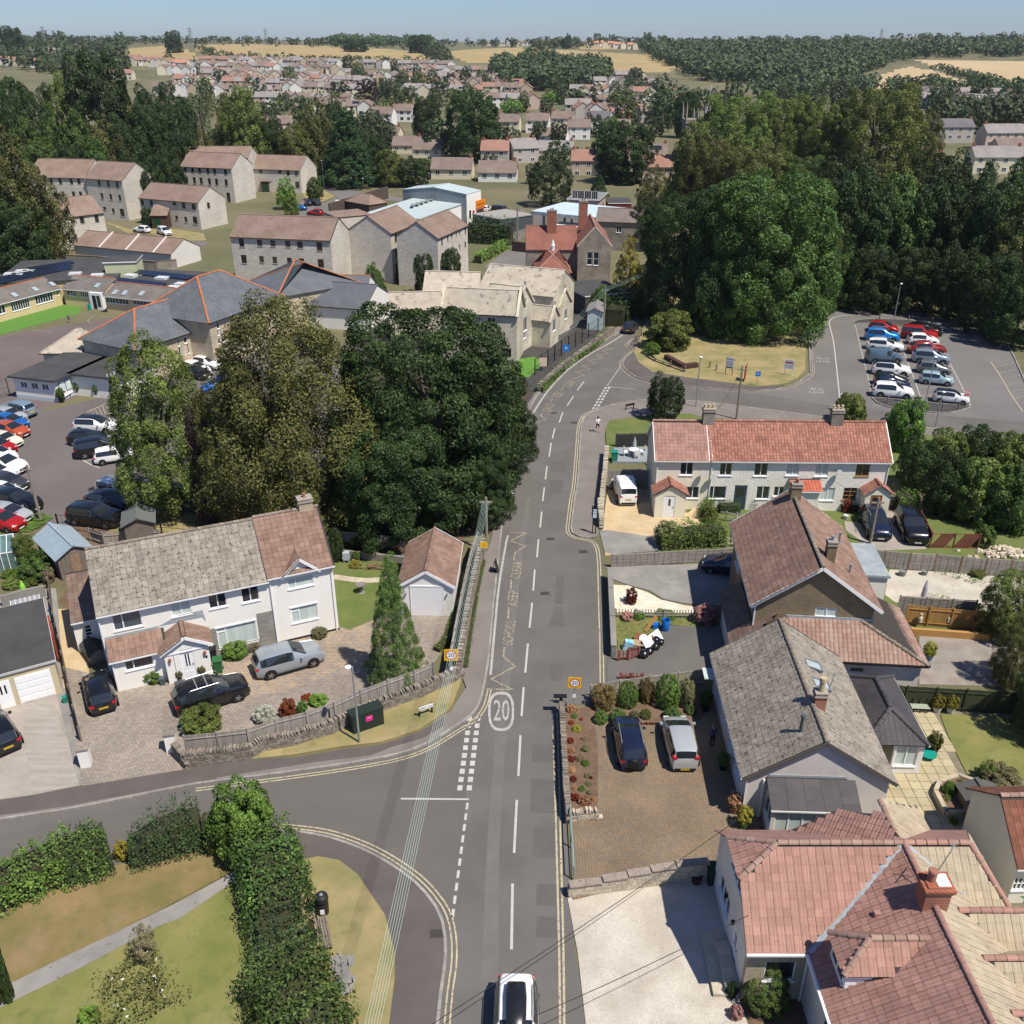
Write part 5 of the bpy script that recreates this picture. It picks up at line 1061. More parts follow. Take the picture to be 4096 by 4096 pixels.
def white_house():
 h,zr,D=from_eave('20',672,824,1890,572,5.15,('20',535,358),36,'semi_detached_house','white rendered semi-detached house with a grey and brown tiled roof')
 L1=h.len;x2=h.L('21',592,455,5.3).x-.1
 g=h.block(0,0,L1,D,5.15,zr,'x',RENDW,TGREY,'big',ov=.3,og=.0,limit=300,plinth=None,ridge=TOLD)
 b=h.block(L1+.004,-.04,x2,D,5.35,zr+.12,'x',RENDW,TBROWN,'big',ov=.28,og=.1,limit=300,ridge=TOLD,plinth=(.22,BLACK))
 g.wpx('f','20',[(780,812,1006,880)],cols=[0,.34,1],pane=GLASSB);g.wpx('f','20',[(1192,722,1348,795)],pane=CURT)
 g.wpx('f','20',[(1456,668,1598,742)]);g.wpx('f','20',[(1688,622,1826,700)])
 g.wpx('f','20',[(1518,905,1812,985)],cols=[0,.22,1],pane=CURT,top=(0,.78),lintel=PVC)
 b.wpx('f','21',[(258,528,448,592)],cols=[0,.3,1],pane=CURT)
 b.wpx('f','21',[(286,762,480,828)],cols=[0,.3,1],pane=CURT,top=(0,.75),lintel=PVC)
 g.build();b.build()
 u0,_=h.onplane('20',1455,900,(0,0),(1,0));u1=L1;a0,_=h.onplane('20',1528,950,(0,0),(1,0));a1,_=h.onplane('20',1812,900,(0,0),(1,0))
 cl=brickmat('grey_split_stone',(.36,.34,.3),(.26,.25,.23),(.2,.19,.17),.35,.08,.012,noise=.25)
 B().box(u0,-.035,0,a0-.03,.03,2.35).box(a1+.03,-.035,0,L1-.01,.03,2.75).box(a0-.03,-.035,0,a1+.03,.03,.75).o('stone_cladding',cl,h.o)
 uc,_=h.onplane('21',335,432,(0,-.04),(1,0));ul,_=h.onplane('21',225,520,(0,-.04),(1,0));ur,_=h.onplane('21',470,465,(0,-.04),(1,0));uc=(ul+ur)/2
 rr=b.roofo;zg=5.15;za=6.25
 B().poly([(ul+.1,-.1,4.9),(ur-.1,-.1,4.9),(ur-.1,-.1,zg),(uc,-.1,za),(ul+.1,-.1,zg)]).box(ul+.1,-.098,4.9,ur-.1,.3,5.0).o('dormer_gable',RENDW,h.o)
 h.rpl(rr,[(ul-.15,1.7,zg+.05),(ul-.15,-.3,zg+.05),(uc,-.3,za+.12),(uc,2.3,za+.12)],TBROWN,'big',limit=30);h.rpl(rr,[(ur+.15,-.3,zg+.05),(ur+.15,1.7,zg+.05),(uc,2.3,za+.12),(uc,-.3,za+.12)],TBROWN,'big',limit=30)
 B().bar((ul-.15,-.32,zg-.02),(uc,-.32,za+.05),.05,.18).bar((ur+.15,-.32,zg-.02),(uc,-.32,za+.05),.05,.18).o('bargeboard',PVC,rr)
 e0=h.L('20',757,1088,2.5);e1=h.L('20',1130,1022,2.5);y=-1.25;xl=e0.x+.1
 lt=h.block(xl,y,e1.x+.25,-.002,2.45,3.25,'m',RENDW,TBROWN,'roman',ov=.22,og=.1,limit=120);lt.wpx('f','20',[(860,1092,1085,1158)],cols=[0,.3,1],top=(0,.75));lt.build()
 pl=h.L('20',1190,1278,0);pr=h.L('20',1495,1208,0);py=-1.75
 zp=2.5;xm=(pl.x+pr.x)/2;p=h.block(pl.x,py,pr.x,-.003,zp,3.45,'y',RENDW,TBROWN,'roman',ov=.28,og=.22,limit=120,gutter=None,barge=PVC)
 p.wpx('f','20',[(1207,1062,1250,1250),],cols=1,sill=False);p.wpx('f','20',[(1252,1050,1392,1245)],'door');p.wpx('f','20',[(1393,1020,1430,1215)],cols=1,sill=False);p.build()
 h.box('lintel',pl.x+.2,py-.05,2.22,pr.x-.2,py-.004,2.3,PVC)
 h.box('door_step',pl.x+.3,py-.9,.07,pr.x-.3,py-.01,.2,M('slate_step',(.07,.075,.085)))
 B().poly([(xl-.1,-.02,3.2),(pl.x,-.02,3.2),(pl.x,-.02,3.42),(xl-.1,-.02,3.42)]).poly([(pl.x,-.02,3.4),(pr.x,-.02,3.4),(pr.x+.2,-.02,3.0),(pr.x+.1,-.02,3.9),(xm,-.02,3.9)]).o('lead_flashing',LEAD,h.o)
 a0=h.L('20',484,872,2.55);an=h.block(a0.x+.15,a0.y+.25,-.003,D*.62+a0.y,2.55,4.0,'m',RENDW,TDKBR,'roman',ov=.25,og=.05,limit=150);an.wpx('f','20',[(586,885,655,950)],cols=1,rows=3);an.build()
 h.chimney(b.roofo,x2-.75,D/2+.1,6.2,8.75,.95,.75,STONEP and R3ST,1)
 for x in(L1+.06,x2-.15,.1):h.box('downpipe',x-.04,-.13,.1,x+.04,-.05,5.1,PVCG)
 h.box('downpipe',xl+.05,y-.1,.1,xl+.13,y-.02,2.4,PVCG)
 for x in(pl.x+.28,pr.x-.28):B().lathe([(.03,1.75),(.09,1.8),(.09,1.98),(.02,2.06)],8,(x,py-.12,0)).o('wall_lantern',M('copper_lamp',(.3,.1,.05),rough=.5),h.o)
 h.box('number_plate',pr.x-.28,py-.02,1.4,pr.x-.16,py-.004,1.6,BLACK)
 return h
WH=white_house()
def garage():
 a=P('21',1052,778);b=P('21',1437,795)
 h,zr,D=from_gable('21',1034,600,1442,607,2.5,(1228,492),(1305,200),'detached_garage','white detached single garage with a brown tiled gable roof','garage',ov=.18)
 g=h.block(0,0,h.len,D,2.5,zr,'y',RENDW,TDKBR and TBROWN,'roman',ov=.2,og=.15,limit=260,barge=PVC,plinth=None)
 u0,z1=h.onplane('21',1128,603,(0,0),(1,0));u1,_=h.onplane('21',1353,603,(0,0),(1,0));g.build()
 d=B();n=18
 for i in range(n):z=.05+i*(z1-.1)/n;d.box(u0,-.05,z,u1,-.02,z+(z1-.1)/n-.012)
 d.o('roller_door',PVC,h.o);B().box(u0-.07,-.07,z1-.05,u1+.07,-.01,z1+.06).box(u0-.06,-.06,0,u0,-.01,z1).box(u1,-.06,0,u1+.06,-.01,z1).o('door_frame',PVC,h.o)
 for x in(u0-.35,u1+.3):B().lathe([(.03,1.75),(.07,1.8),(.07,1.95),(.02,2.02)],8,(x,-.12,0)).o('wall_lantern',STEEL,h.o)
garage()
def nbr():
 A=P('20',75,1240,2.15);Bq=P('20',378,1128,2.45);Bq.z=0;A.z=0;h=House('flat_roofed_garage','flat felt-roofed garage with a white panelled door',A,Bq,'garage')
 D=h.L('20',300,700,2.5).y;x0=-2.6;g=h.block(x0,0,h.len-.0,D,2.4,None,wall=M('cream_garage_render',(.55,.47,.3),(.5,.42,.27),1,.9,.2),flat=FELT,ov=.1);g.build()
 u1=h.len-.35;u0=.12;d=B().box(u0,-.04,.05,u1,-.01,2.0)
 for i in range(4):
  for j in range(4):
   x=u0+.08+(u1-u0-.1)*i/4;z=.12+j*.47;d.box(x,-.06,z,x+(u1-u0)/4-.1,-.03,z+.36)
 d.o('garage_door',PVC,h.o);B().box(-.95,-.05,.05,-.15,-.01,2.0).o('side_door',PVC,h.o);h.box('door_glass',-.75,-.07,1.1,-.65,-.045,1.7,GLASS);h.box('door_glass',-.5,-.07,1.1,-.4,-.045,1.7,GLASS)
 B().box(-2.7,-.12,2.38,h.len+.12,-.1,2.55).o('white_fascia',PVC,h.o)
 h.rpl(g.roofo,[(x0-1.5,-.3,2.6),(-.95,-.3,2.6),(-.95,D*.7,3.6),(x0-1.5,D*.7,3.6)],TDKBR,'roman',limit=60)
 h.box('red_brick_side',h.len+.105,D*.45,.1,h.len+.22,D*.8,2.1,M('red_wall',(.3,.06,.04),(.26,.05,.035),2,.8))
 l=B().box(h.len-1.9,D-.5,2.45,h.len-.1,D+.9,2.5).o('clear_roof_sheet',M('polycarbonate',(.3,.32,.34),(.36,.3,.3),3,.3,spec=.7),h.o)
 for i in range(7):B().box(h.len-1.9+i*.3,D-.5,2.5,h.len-1.87+i*.3,D+.9,2.53).o('glazing_bar',PVC,l)
nbr()
def terrace():
 A=P('12',1100,1480,4.75);Bq=P('13',1008,1495,4.75);d=(Bq-A).normalized();n=Vc((-d.y,d.x,0));lo,hi=5,12
 for _ in range(40):
  z=(lo+hi)/2;p=P('13',0,1203,z);dp=(p-A).dot(n)
  if(z-4.75)/max(dp,.01)<tan(R(38)):lo=z
  else:hi=z
 h=House('terraced_cottages','row of cream rendered terraced cottages with a red pantile roof',A+n*.25,Bq+n*.25-d*.15,'terrace');D=2*(dp-.25);L=h.len
 xs=h.onplane('12',1487,1400,(0,0),(1,0))[0]
 c=h.block(0,0,xs,D,4.75,z,'x',RENDC,TREDD,'roman',ov=.25,og=.15,limit=150,barge=PVC)
 t=h.block(xs+.004,0,L,D,4.75,z+.03,'x',RENDR,TPANT,'pan',ov=.25,og=.12,limit=300,barge=PVC)
 c.wpx('f','12',[(1270,1492,1352,1582),(1312,1662,1392,1745)]);
 t.wpx('f','12',[(1548,1495,1625,1585),(1792,1495,1875,1588)]);t.wpx('f','12',[(1468,1660,1582,1748)],cols=[0,.3,1]);t.wpx('f','12',[(1806,1660,1885,1750)]);t.wpx('f','12',[(1648,1652,1726,1790)],'door',mat=M('slate_blue_door',(.04,.06,.08),rough=.5),gl=[(.2,.55,.8,.9)])
 t.wpx('f','13',[(262,1495,340,1585),(466,1495,545,1590)],pane=CURT);t.wpx('f','13',[(500,1670,585,1760)],pane=CURT);t.wpx('f','13',[(170,1662,235,1730)],cols=2)
 t.wpx('f','13',[(752,1502,832,1590),(662,1670,742,1755)],fr=WOODF,rows=3);c.build();t.build()
 c.roofo.name='roof'
 for w_,x,y in(('12',1465,1250),('13',610,1250)):
  u=h.onplane(w_,x,y,(0,D/2-.5),(1,0))[0];h.chimney(t.roofo,u,D/2,z-.9,z+1.15,1.0,.75,BRICKR if 0 else GRST,3,M('buff_pot',(.5,.4,.25)))
 def gporch(w,xl,xr,yb,out,zp,za,wall,rm,door,wind=None):
  u0=h.onplane(w,xl,yb,(0,-out),(1,0))[0];u1=h.onplane(w,xr,yb,(0,-out),(1,0))[0]
  p=h.block(u0,-out,u1,-.004,zp,za,'y',wall,rm,'pan',ov=.2,og=.15,limit=80,gutter=None);door(p);p.build();return u0,u1
 gporch('12',1085,1300,1830,1.7,2.25,3.15,RENDC,TPANT,lambda p:p.wpx('f','12',[(1158,1700,1225,1840)],'door',gl=[(.4,.55,.6,.85)]))
 gporch('13',800,975,1800,1.2,2.25,3.15,RENDC,TPANT,lambda p:p.wpx('f','13',[(855,1700,915,1815)],'door',mat=M('oak_door',(.33,.12,.03),rough=.5),fr=WOODF,gl=[(.2,.5,.8,.9)]))
 u0=h.onplane('13',285,1690,(0,-1.0),(1,0))[0];u1=h.onplane('13',505,1690,(0,-1.0),(1,0))[0]
 p=h.block(u0+.1,-1.0,u1-.1,-.004,2.45,3.1,'m',RENDR,M('red_concrete_tile',(.4,.1,.06),(.45,.13,.08),1,.8,.3,isl=.1),'pan',ov=.2,og=.12,limit=80);p.build()
 for w_,x in(('12',1098,),('12',1480),('13',992)):
  u=h.onplane(w_,x,1600,(0,0),(1,0))[0];u=max(.08,min(L-.08,u));h.box('downpipe',u-.035,-.1,.1,u+.035,-.02,4.6,PVCG)
 for w_,x,y in(('12',1425,1570),('12',1490,1598),('13',625,1565)):
  u,zz=h.onplane(w_,x,y,(0,-.3),(1,0));dsh=B().lathe([(.01,0),(.16,.03),(.28,.1)],12).me('satellite_dish',M('dish_grey',(.3,.3,.31),rough=.5),40);o=ob('satellite_dish',dsh,h.o,loc=(u,-.3,zz),rot=(R(60),0,R(20)))
  B().bar((u,-.28,zz-.03),(u,0,zz-.1),.03,.03).o('bracket',STEEL,h.o)
 return h
TER=terrace()
def r1():
 h=House('gabled_house','brown stone gable house with lower tiled wings wrapping round it',(15.3,48.95),(22.45,48.3));L=h.len
 D=h.L('F',1500,925,8.15).y
 m=h.block(0,0,L,D,5.15,8.1,'y',R1ST,TDKBR and TBROWN,'roman',ov=.42,og=.35,limit=300,barge=PVC,ridge=TOLD,gutter=PVCG)
 m.wpx('f','23',[(592,670,722,758)],pane=CURT,lintel=None)
 m.win('l',1.5,3.1,3.3,4.3,cols=3);m.win('l',5.3,3.1,7.0,4.3,cols=3);m.win('l',4.2,.9,6.6,2.2,cols=3);m.build()
 P_=lambda x,y,z:tuple(h.L('23',x,y,z))
 e1=h.L('23',45,995,2.5);e2=h.L('23',1325,1082,2.5);er=h.L('23',1165,842,2.5);ef=h.L('23',8,590,2.5);e1.y=e2.y=(e1.y+e2.y)/2
 wl=h.block(e1.x+.3,e1.y+.3,-.004,5.2,2.35,None,wall=RENDG);wl.build();wf=h.block(.002,e1.y+.3,e2.x-.3,-.004,2.35,None,wall=RENDG);wf.wpx('f','23',[(808,1080,898,1118)],cols=1,open_=1);wf.build();wr=h.block(L+.004,.004,e2.x-.3,4.2,2.35,None,wall=RENDG);wr.build()
 rf=B().bar((2.2,-.1,4.1),(6.3,-.1,4.1),.05,.05).o('roof',TPINK,h.o)
 tl=(2.0,-.02,4.25);tr=(L-.7,-.02,4.25)
 h.rpl(rf,[(e1.x,e1.y,2.5),(e2.x,e2.y,2.5),tr,tl],TPINK,'pan',limit=260)
 h.rpl(rf,[(e1.x,5.4,2.5),(e1.x,e1.y,2.5),tl,(-.02,0,3.55),(-.02,5.4,3.55)],TDKBR,'roman',limit=120)
 h.rpl(rf,[(e2.x,e2.y,2.5),(e2.x,4.4,2.5),(L+.02,4.4,4.1),(L+.02,0,4.25),tr],TPINK,'pan',limit=120)
 h.ridge(rf,(e1.x,e1.y,2.5),tl,TOLD);h.ridge(rf,(e2.x,e2.y,2.5),tr,TOLD)
 B().box(1.9,-.06,4.2,L+.1,-.01,4.4).o('lead_flashing',LEAD,h.o);B().bar((e1.x,e1.y-.05,2.42),(e2.x,e2.y-.05,2.42),.12,.1).bar((e2.x+.05,e2.y,2.42),(e2.x+.05,4.4,2.42),.12,.1).o('gutter',BLACK,rf)
 c=[h.L('23',*p,2.7)for p in((905,480),(1058,495),(820,250),(860,320))]
 s=h.block(L+.6,c[0].y-.3,h.L('23',1050,495,2.7).x,c[0].y+4.2,2.7,None,wall=RENDW,flat=FELTB and M('grey_store_roof',(.25,.29,.3),(.34,.38,.39),1.5,.6),ov=.12,fascia=LEAD);s.build()
 m2=m.roofo;h.chimney(m2,L/2+.9,1.9,6.6,8.75,.55,.6,R1ST,1,STEEL);h.chimney(m2,L/2+.05,D-.9,7.3,9.1,.7,.6,R1ST,1)
 for u,v in((L-1.2,2.2),(L-.9,6.5)):B().lathe([(.09,6.0),(.08,6.9),(.11,6.92),(.1,7.0)],8,(u,v,0)).o('flue_pipe',STEEL,m2)
 h.box('downpipe',-.1,-.1,.1,-.02,-.02,5.0,PVCG)
 return h
R1=r1()
def r2():
 h=House('bungalow','cream rendered bungalow with a mossy grey tiled roof and roof windows',(12.15,36.15),(19.3,35.85),'bungalow');L=h.len;D=10.6
 m=h.block(0,0,L,D,2.75,5.35,'y',RENDG,TGREY,'roman',ov=.35,og=.2,limit=300,ridge=TOLD,barge=M('dark_barge',(.1,.09,.08)))
 for a in(1.2,3.4,5.6,8.0):m.win('l',a,.9,a+1.3,2.1,cols=2)
 m.win('l',7.0,.08,7.8,2.1,'door');m.build();rf=m.roofo
 h.chimney(rf,L/2+.35,2.9,4.7,6.1,.6,.5,BRICKR,0);B().lathe([(.16,6.1),(.15,6.75),(.19,6.78),(.17,7.0)],12,(L/2+.35,2.9,0)).o('chimney_pot',M('buff_pot2',(.45,.36,.22)),rf,smooth=40)
 B().lathe([(.1,4.8),(.09,5.7),(.14,5.72),(.12,5.85)],10,(L/2-.9,1.3,0)).o('flue_pipe',M('dark_flue',(.08,.1,.1)),rf)
 B().bar((L/2+.7,3.2,5.2),(L/2+1.0,3.2,7.1),.03,.03).bar((L/2+.6,3.2,7.05),(L/2+1.4,3.2,7.15),.02,.02).bar((L/2+1,2.9,7.1),(L/2+1,3.5,7.1),.02,.02).o('tv_aerial',STEEL,rf)
 sl=(5.35-2.75)/(L/2);an=atan(sl)
 for y in(5.4,7.2):
  M1=MT((L/2+1.15,y,5.4-1.15*sl+.05))@MR(an*.6,4,'Y');
  w=B().box(-.5,-.4,0,.55,-.34,.12,M1).box(-.5,.34,0,.55,.4,.12,M1).box(-.5,-.34,0,-.44,.34,.12,M1).box(.49,-.34,0,.55,.34,.12,M1).o('roof_window',M('roof_window_frame',(.12,.13,.14)),rf)
  B().poly([M1@Vc(p)for p in((-.44,-.34,.09),(.49,-.34,.09),(.49,.34,.09),(-.44,.34,.09))]).o('pane',M('sky_glass',(.35,.42,.45),rough=.05,spec=1.),w)
 p0,p1=1.0,4.9
 p=h.block(p0,-1.5,p1,-.004,2.15,2.85,'m',RENDG,SLATED,'plain',ov=.12,og=.1,limit=60,gutter=PVCG);p.win('f',.2,.15,3.7,2.0,cols=5,sill=False,pane=CURT);p.win('l',.1,.8,1.4,2.0,cols=2);p.build()
 c=h.block(L+.004,3.6,L+3.2,9.5,2.2,3.35,'y',RENDW,SLATED,'slate',ov=.15,og=.1,hip=(1,1),limit=150,ridge=SLATED);c.win('f',.1,.12,1.6,2.05,cols=2,sill=False);c.win('f',1.7,.6,2.9,2.05,cols=2,pane=CURT);c.win('r',.3,.7,5.2,2.05,cols=5);c.build()
 h.box('lead_flashing',p0,-.03,2.86,p1,-.005,3.0,LEAD);h.box('downpipe',.75,-.12,.1,.85,-.02,2.7,PVCG);h.box('downpipe',-.1,-.1,.1,-.02,-.02,2.7,PVCG)
 B().box(-.9,9.0,2.1,-.05,10.1,2.16).o('door_canopy',CURT,h.o)
 return h
R2=r2()
def r3():
 h=House('tiled_house','rendered chalet house with red and lichened cream tiled roofs',(9.75,25.7),(21.2,25.7));L=h.len;ye=0;yr=3.0;yb=6.0;zr=6.05;ze=3.35
 xR=L;xv=6.95
 f=h.block(0,0,2.55,.3,ze,None,wall=R3ST);f.wpx('f','33',[(265,1372,440,1490)],cols=1);f.build()
 b=h.block(0,.302,L,yb,ze,None,wall=RENDG)
 for a,c in((.9,2.8),):b.win('l',a,1.0,c,2.1,cols=3)
 b.win('l',3.7,.1,4.6,2.1,'door');b.build()
 B().poly([(-.001,yb,ze),(-.001,0,ze),(-.001,1.95,5.1),(-.001,4.05,5.1)]).o('gable_wall',RENDG,h.o)
 h.win((0,yb),-pi/2,2.3,4.0,4.0,5.0,cols=3,proud=True)
 cw=h.block(2.552,-9.0,11.3,-.004,ze,None,wall=RENDG);cw.win('l',5.9,1.0,8.4,2.3,cols=3);cw.win('l',2.2,1.0,4.4,2.3,cols=2);cw.build()
 rb=h.block(5.4,yb+.004,9.6,yb+1.4,ze,None,wall=RENDG);rb.build()
 rf=B().bar((1.6,yr,zr-.1),(L-1.8,yr,zr-.1),.06,.08).o('roof',TREDD,h.o)
 xe0=-.2;s=(zr-ze)/(yr+.25);zz=lambda y:ze+s*(y+.25)
 zl=ze+.02
 h.rpl(rf,[(xe0,-.3,zl),(2.35,-.3,zl),(xv,yr,zr),(1.55,yr,zr),(xe0,1.85,5.15)],TRED,'roman',limit=300)
 h.rpl(rf,[(xe0-.05,4.15,5.15),(xe0-.05,1.85,5.15),(1.55,yr,zr)],TREDD,'roman',limit=60)
 h.rpl(rf,[(L+.2,yb+.3,zl),(xe0,yb+.3,zl),(xe0,4.15,5.15),(1.55,yr,zr),(L-1.7,yr,zr)],TREDD,None)
 yn=-9.2
 h.rpl(rf,[(2.35,-.3,zl),(2.35,yn,zl),(xv,yn,zr),(xv,yr,zr)],TREDD,'roman',limit=300)
 h.rpl(rf,[(11.55,yn,zl),(11.55,-.3,zl),(xv,yr,zr),(xv,yn,zr)],TCREAM,'roman',limit=200)
 h.rpl(rf,[(11.2,-.3,zl),(L+.2,-.3,zl),(L-1.7,yr,zr),(xv,yr,zr)],TCREAM,'roman',limit=150)
 h.rpl(rf,[(L+.2,-.3,zl),(L+.2,yb+.3,zl),(L-1.7,yr,zr)],TCREAM,'roman',limit=60)
 def ip(x,y):
  z=4.5
  for _ in range(40):p=h.L('33',x,y,z);z+=.5*(zl+(zr-zl)/(xv-2.35)*(p.x-2.35)-z)
  return(p.x,p.y,z)
 h.rpl(rf,[ip(360,545),ip(560,600),(xv,yr,zr),ip(1020,418),ip(712,392)],TREDD,'roman',limit=120);h.rpl(rf,[(9.9,yr+.6,zl),(9.9,yb+1.8,zl),(xv,yb-.2,5.7),(xv,yr,5.7)],TCREAM,'roman',limit=80)
 for a,c,mt in(((1.55,yr,zr),(xv,yr,zr),TPINK),((xv,yr,zr),(L-1.7,yr,zr),TRED),((xe0-.05,1.85,5.15),(1.55,yr,zr),TPINK),((xe0-.05,4.15,5.15),(1.55,yr,zr),TPINK),((xv,yr,zr),(xv,yn,zr),TREDD),((L+.2,-.3,zl),(L-1.7,yr,zr),TRED),((xv,yr,5.75),(xv,yb-.2,5.75),TPINK)):h.ridge(rf,a,c,mt)
 B().bar((2.35,-.3,zl+.06),(xv,yr,zr+.05),.28,.03).bar((11.4,-.2,zl+.06),(xv,yr,zr+.05),.28,.03).o('lead_valley',LEAD,rf)
 B().box(xe0,-.42,zl-.1,2.35,-.31,zl).box(2.2,yn,zl-.1,2.34,-.42,zl).o('gutter',PVCG,rf)
 cx,cy=xv+.05,.1
 ch=B().box(cx-.55,cy-.4,4.9,cx+.45,cy+.4,6.95).o('chimney',BRICKR,rf)
 c2=B().box(cx-.6,cy-.45,6.75,cx+.5,cy+.45,6.82).box(cx-.64,cy-.49,6.84,cx+.54,cy+.49,6.91).box(cx-.66,cy-.51,6.93,cx+.56,cy+.51,7.0).box(cx-.5,cy-.36,7.0,cx+.4,cy+.36,7.06).o('chimney_cap',BRICKR,rf)
 B().box(cx-.1,cy-.3,7.06,cx+.42,cy+.34,7.09).o('cap_slab',M('cap_slab',(.6,.6,.58)),rf);B().lathe([(.17,7.06),(.16,7.5),(.2,7.52),(.18,7.6)],14,(cx-.25,cy+.05,0)).o('chimney_pot',TPANT,rf,smooth=40)
 B().box(cx-.62,cy-.5,4.95,cx-.56,cy+.5,5.7).box(cx-.62,cy-.52,5.0,cx+.5,cy-.41,5.65).o('lead_flashing',LEAD,rf)
 B().bar((cx+.1,cy+.42,6.9),(cx+.55,cy+.5,8.4),.03,.03).bar((cx+.3,cy+.2,8.35),(cx+.8,cy+.8,8.45),.03,.02).bar((cx+.75,cy+.35,8.4),(cx+.35,cy+.65,8.4),.03,.02).o('tv_aerial',STEEL,rf)
 Mi=h.Mi;q=lambda x,y,z:h.L('33',x,y,z)
 xd=3.05;y0,y1=-2.2,-.65;zt=4.8;zb=ze+.05+(xd-2.35)*(zr-ze)/(xv-2.35);zd=5.7;zc=lambda z:2.35+(z-zl)/((zr-ze)/(xv-2.35))
 B().poly([(xd,y1,zb-.3),(xd,y0,zb-.3),(xd,y0,zt),(xd,y1,zt)]).poly([(xd,y0,zb-.3),(5.3,y0,zt),(xd,y0,zt)]).poly([(5.3,y1,zt),(xd,y1,zb-.3),(xd,y1,zt)]).o('dormer_cheek',PVC,h.o)
 cl=B()
 for i in range(6):
  z=zb+.06+i*.17;xx=zc(z)
  if z<zt-.05:cl.box(xd+.02,y0-.03,z,max(xx,xd+.15),y0-.005,min(z+.14,zt))
 cl.o('cladding_board',PVC,h.o)
 h.win((xd,y1),-pi/2,.12,zb+.12,1.43,zt-.05,cols=2,proud=True)
 ym=(y0+y1)/2;e=.2
 h.rpl(rf,[(xd-e,y1+e,zt),(xd-e,y0-e,zt),(xd+1.0,ym,zd)],TREDD,'roman',limit=40)
 h.rpl(rf,[(xd-e,y0-e,zt),(4.75,y0-e,zt),(6.35,ym,zd),(xd+1.0,ym,zd)],TRED,'roman',limit=60)
 h.rpl(rf,[(4.75,y1+e,zt),(xd-e,y1+e,zt),(xd+1.0,ym,zd),(6.35,ym,zd)],TREDD,'roman',limit=40)
 for a,c in(((xd+1,ym,zd),(6.35,ym,zd)),((xd-e,y0-e,zt),(xd+1,ym,zd)),((xd-e,y1+e,zt),(xd+1,ym,zd))):h.ridge(rf,a,c,TPINK)
 for y0,y1 in((-.75,1.1),(-2.95,-1.05),(-5.2,-3.3)):
  ym=(y0+y1)/2;zt=4.3;zd=5.3
  B().box(9.2,y0+.15,3.0,11.6,y1-.15,zt).o('dormer_wall',PVC,h.o)
  h.rpl(rf,[(9.6,y0-.15,zt),(12.0,y0-.15,zt),(11.3,ym,zd),(8.2,ym,zd)],TCREAM,'roman',limit=60);h.rpl(rf,[(12.0,y1+.15,zt),(9.6,y1+.15,zt),(8.2,ym,zd),(11.3,ym,zd)],TCREAM,None);h.rpl(rf,[(12.0,y0-.15,zt),(12.0,y1+.15,zt),(11.3,ym,zd)],TCREAM,None)
  h.ridge(rf,(8.2,ym,zd),(11.3,ym,zd),TRED)
 B().box(-1.15,.1,.05,-.02,3.2,.25).box(-.62,.3,.25,-.02,2.6,.45).o('door_steps',STONEP,h.o)
 for y in(3.6,2.2):B().box(-.16,y-.05,2.0,-.02,y+.05,2.22).o('wall_light',BLACK,h.o)
 h.box('downpipe',2.42,-.12,.1,2.5,-.04,3.2,PVCG);h.box('roof_vent',4.9,.15,4.9,5.15,.35,5.1,TREDD,rf)
 return h
R3=r3()
h=House('rear_cottage','cream cottage end with a dark red tiled roof at the right edge',P('33',1815,990,0),P('33',2300,980,0));h.o.location.z=0
g=h.block(0,0,8,4.6,2.6,4.6,'x',RENDC,M('dark_red_tile',(.14,.055,.035),(.2,.085,.055),1,.9,.3,(.3,.13,.07),4,.64,isl=.2),'roman',ov=.3,og=.25,limit=150,ridge=TPINK);g.wpx('f','33',[(1850,830,1935,905)],cols=3,rows=2);g.build()
def simple(w,a,b,ze,ridge,name,label,cat,wall,roof,pitch=32,wins=(),group=None,hip=(0,0),ov=.2,og=.1,fr=BROWNW,tile=None,winr=(),barge=None,rm=None,lim=0,D=None,cols=2,pane=None,gut=BROWNW,chim=(),h=None,side='f',lintel=None,wgs=()):
 if h is None:
  h,zr,D0=from_eave(w,*a,*b,ze,ridge,pitch,name,label,cat,group,ov);D=D or D0
 bl=h.block(0,0,h.len,D,ze,zr,'x',wall,roof,tile,ov=ov,og=og,hip=hip,ridge=rm,gutter=gut,barge=barge,limit=lim)
 if wins:bl.wpx('f',w,wins,cols=cols,fr=fr,pane=pane)
 if winr:bl.wpx('r',w,winr,cols=cols,fr=fr)
 bl.build()
 for c in chim:h.chimney(bl.roofo,*c)
 h.zr=zr;h.D=D;h.b0=bl;return h
AB=M('apartment_roof',(.2,.14,.11),(.255,.185,.15),.35,.92,.3,(.15,.105,.085),1.5,.6)
def rowwins(xs,y,wd,ht,sl=0):return[(x,y+sl*(x-xs[0]),x+wd,y+ht+sl*(x-xs[0]))for x in xs]
AG='stone apartment blocks of the estate'
def apt(*a,**k):
 k.setdefault('tile','roman' if k.pop('t',0)else None);return simple(*a,'apartment_block',k.pop('label'),'apartment block',APST,AB,group=AG,**k)
a1=apt('01',(-142,1665),(562,1692),8.1,('01',300,1518),label='long three-storey stone apartment block nearest the slate-roofed school',t=1,lim=0,wins=[(-81,1675,-38,1735),(-66,1790,-20,1850)]+rowwins([48,140,245],1685,40,45,.03)+rowwins([328],1696,45,48)+rowwins([465],1702,45,62)+rowwins([62,155,258],1798,38,48,.06)+rowwins([340],1815,44,48)+rowwins([473],1820,48,62))
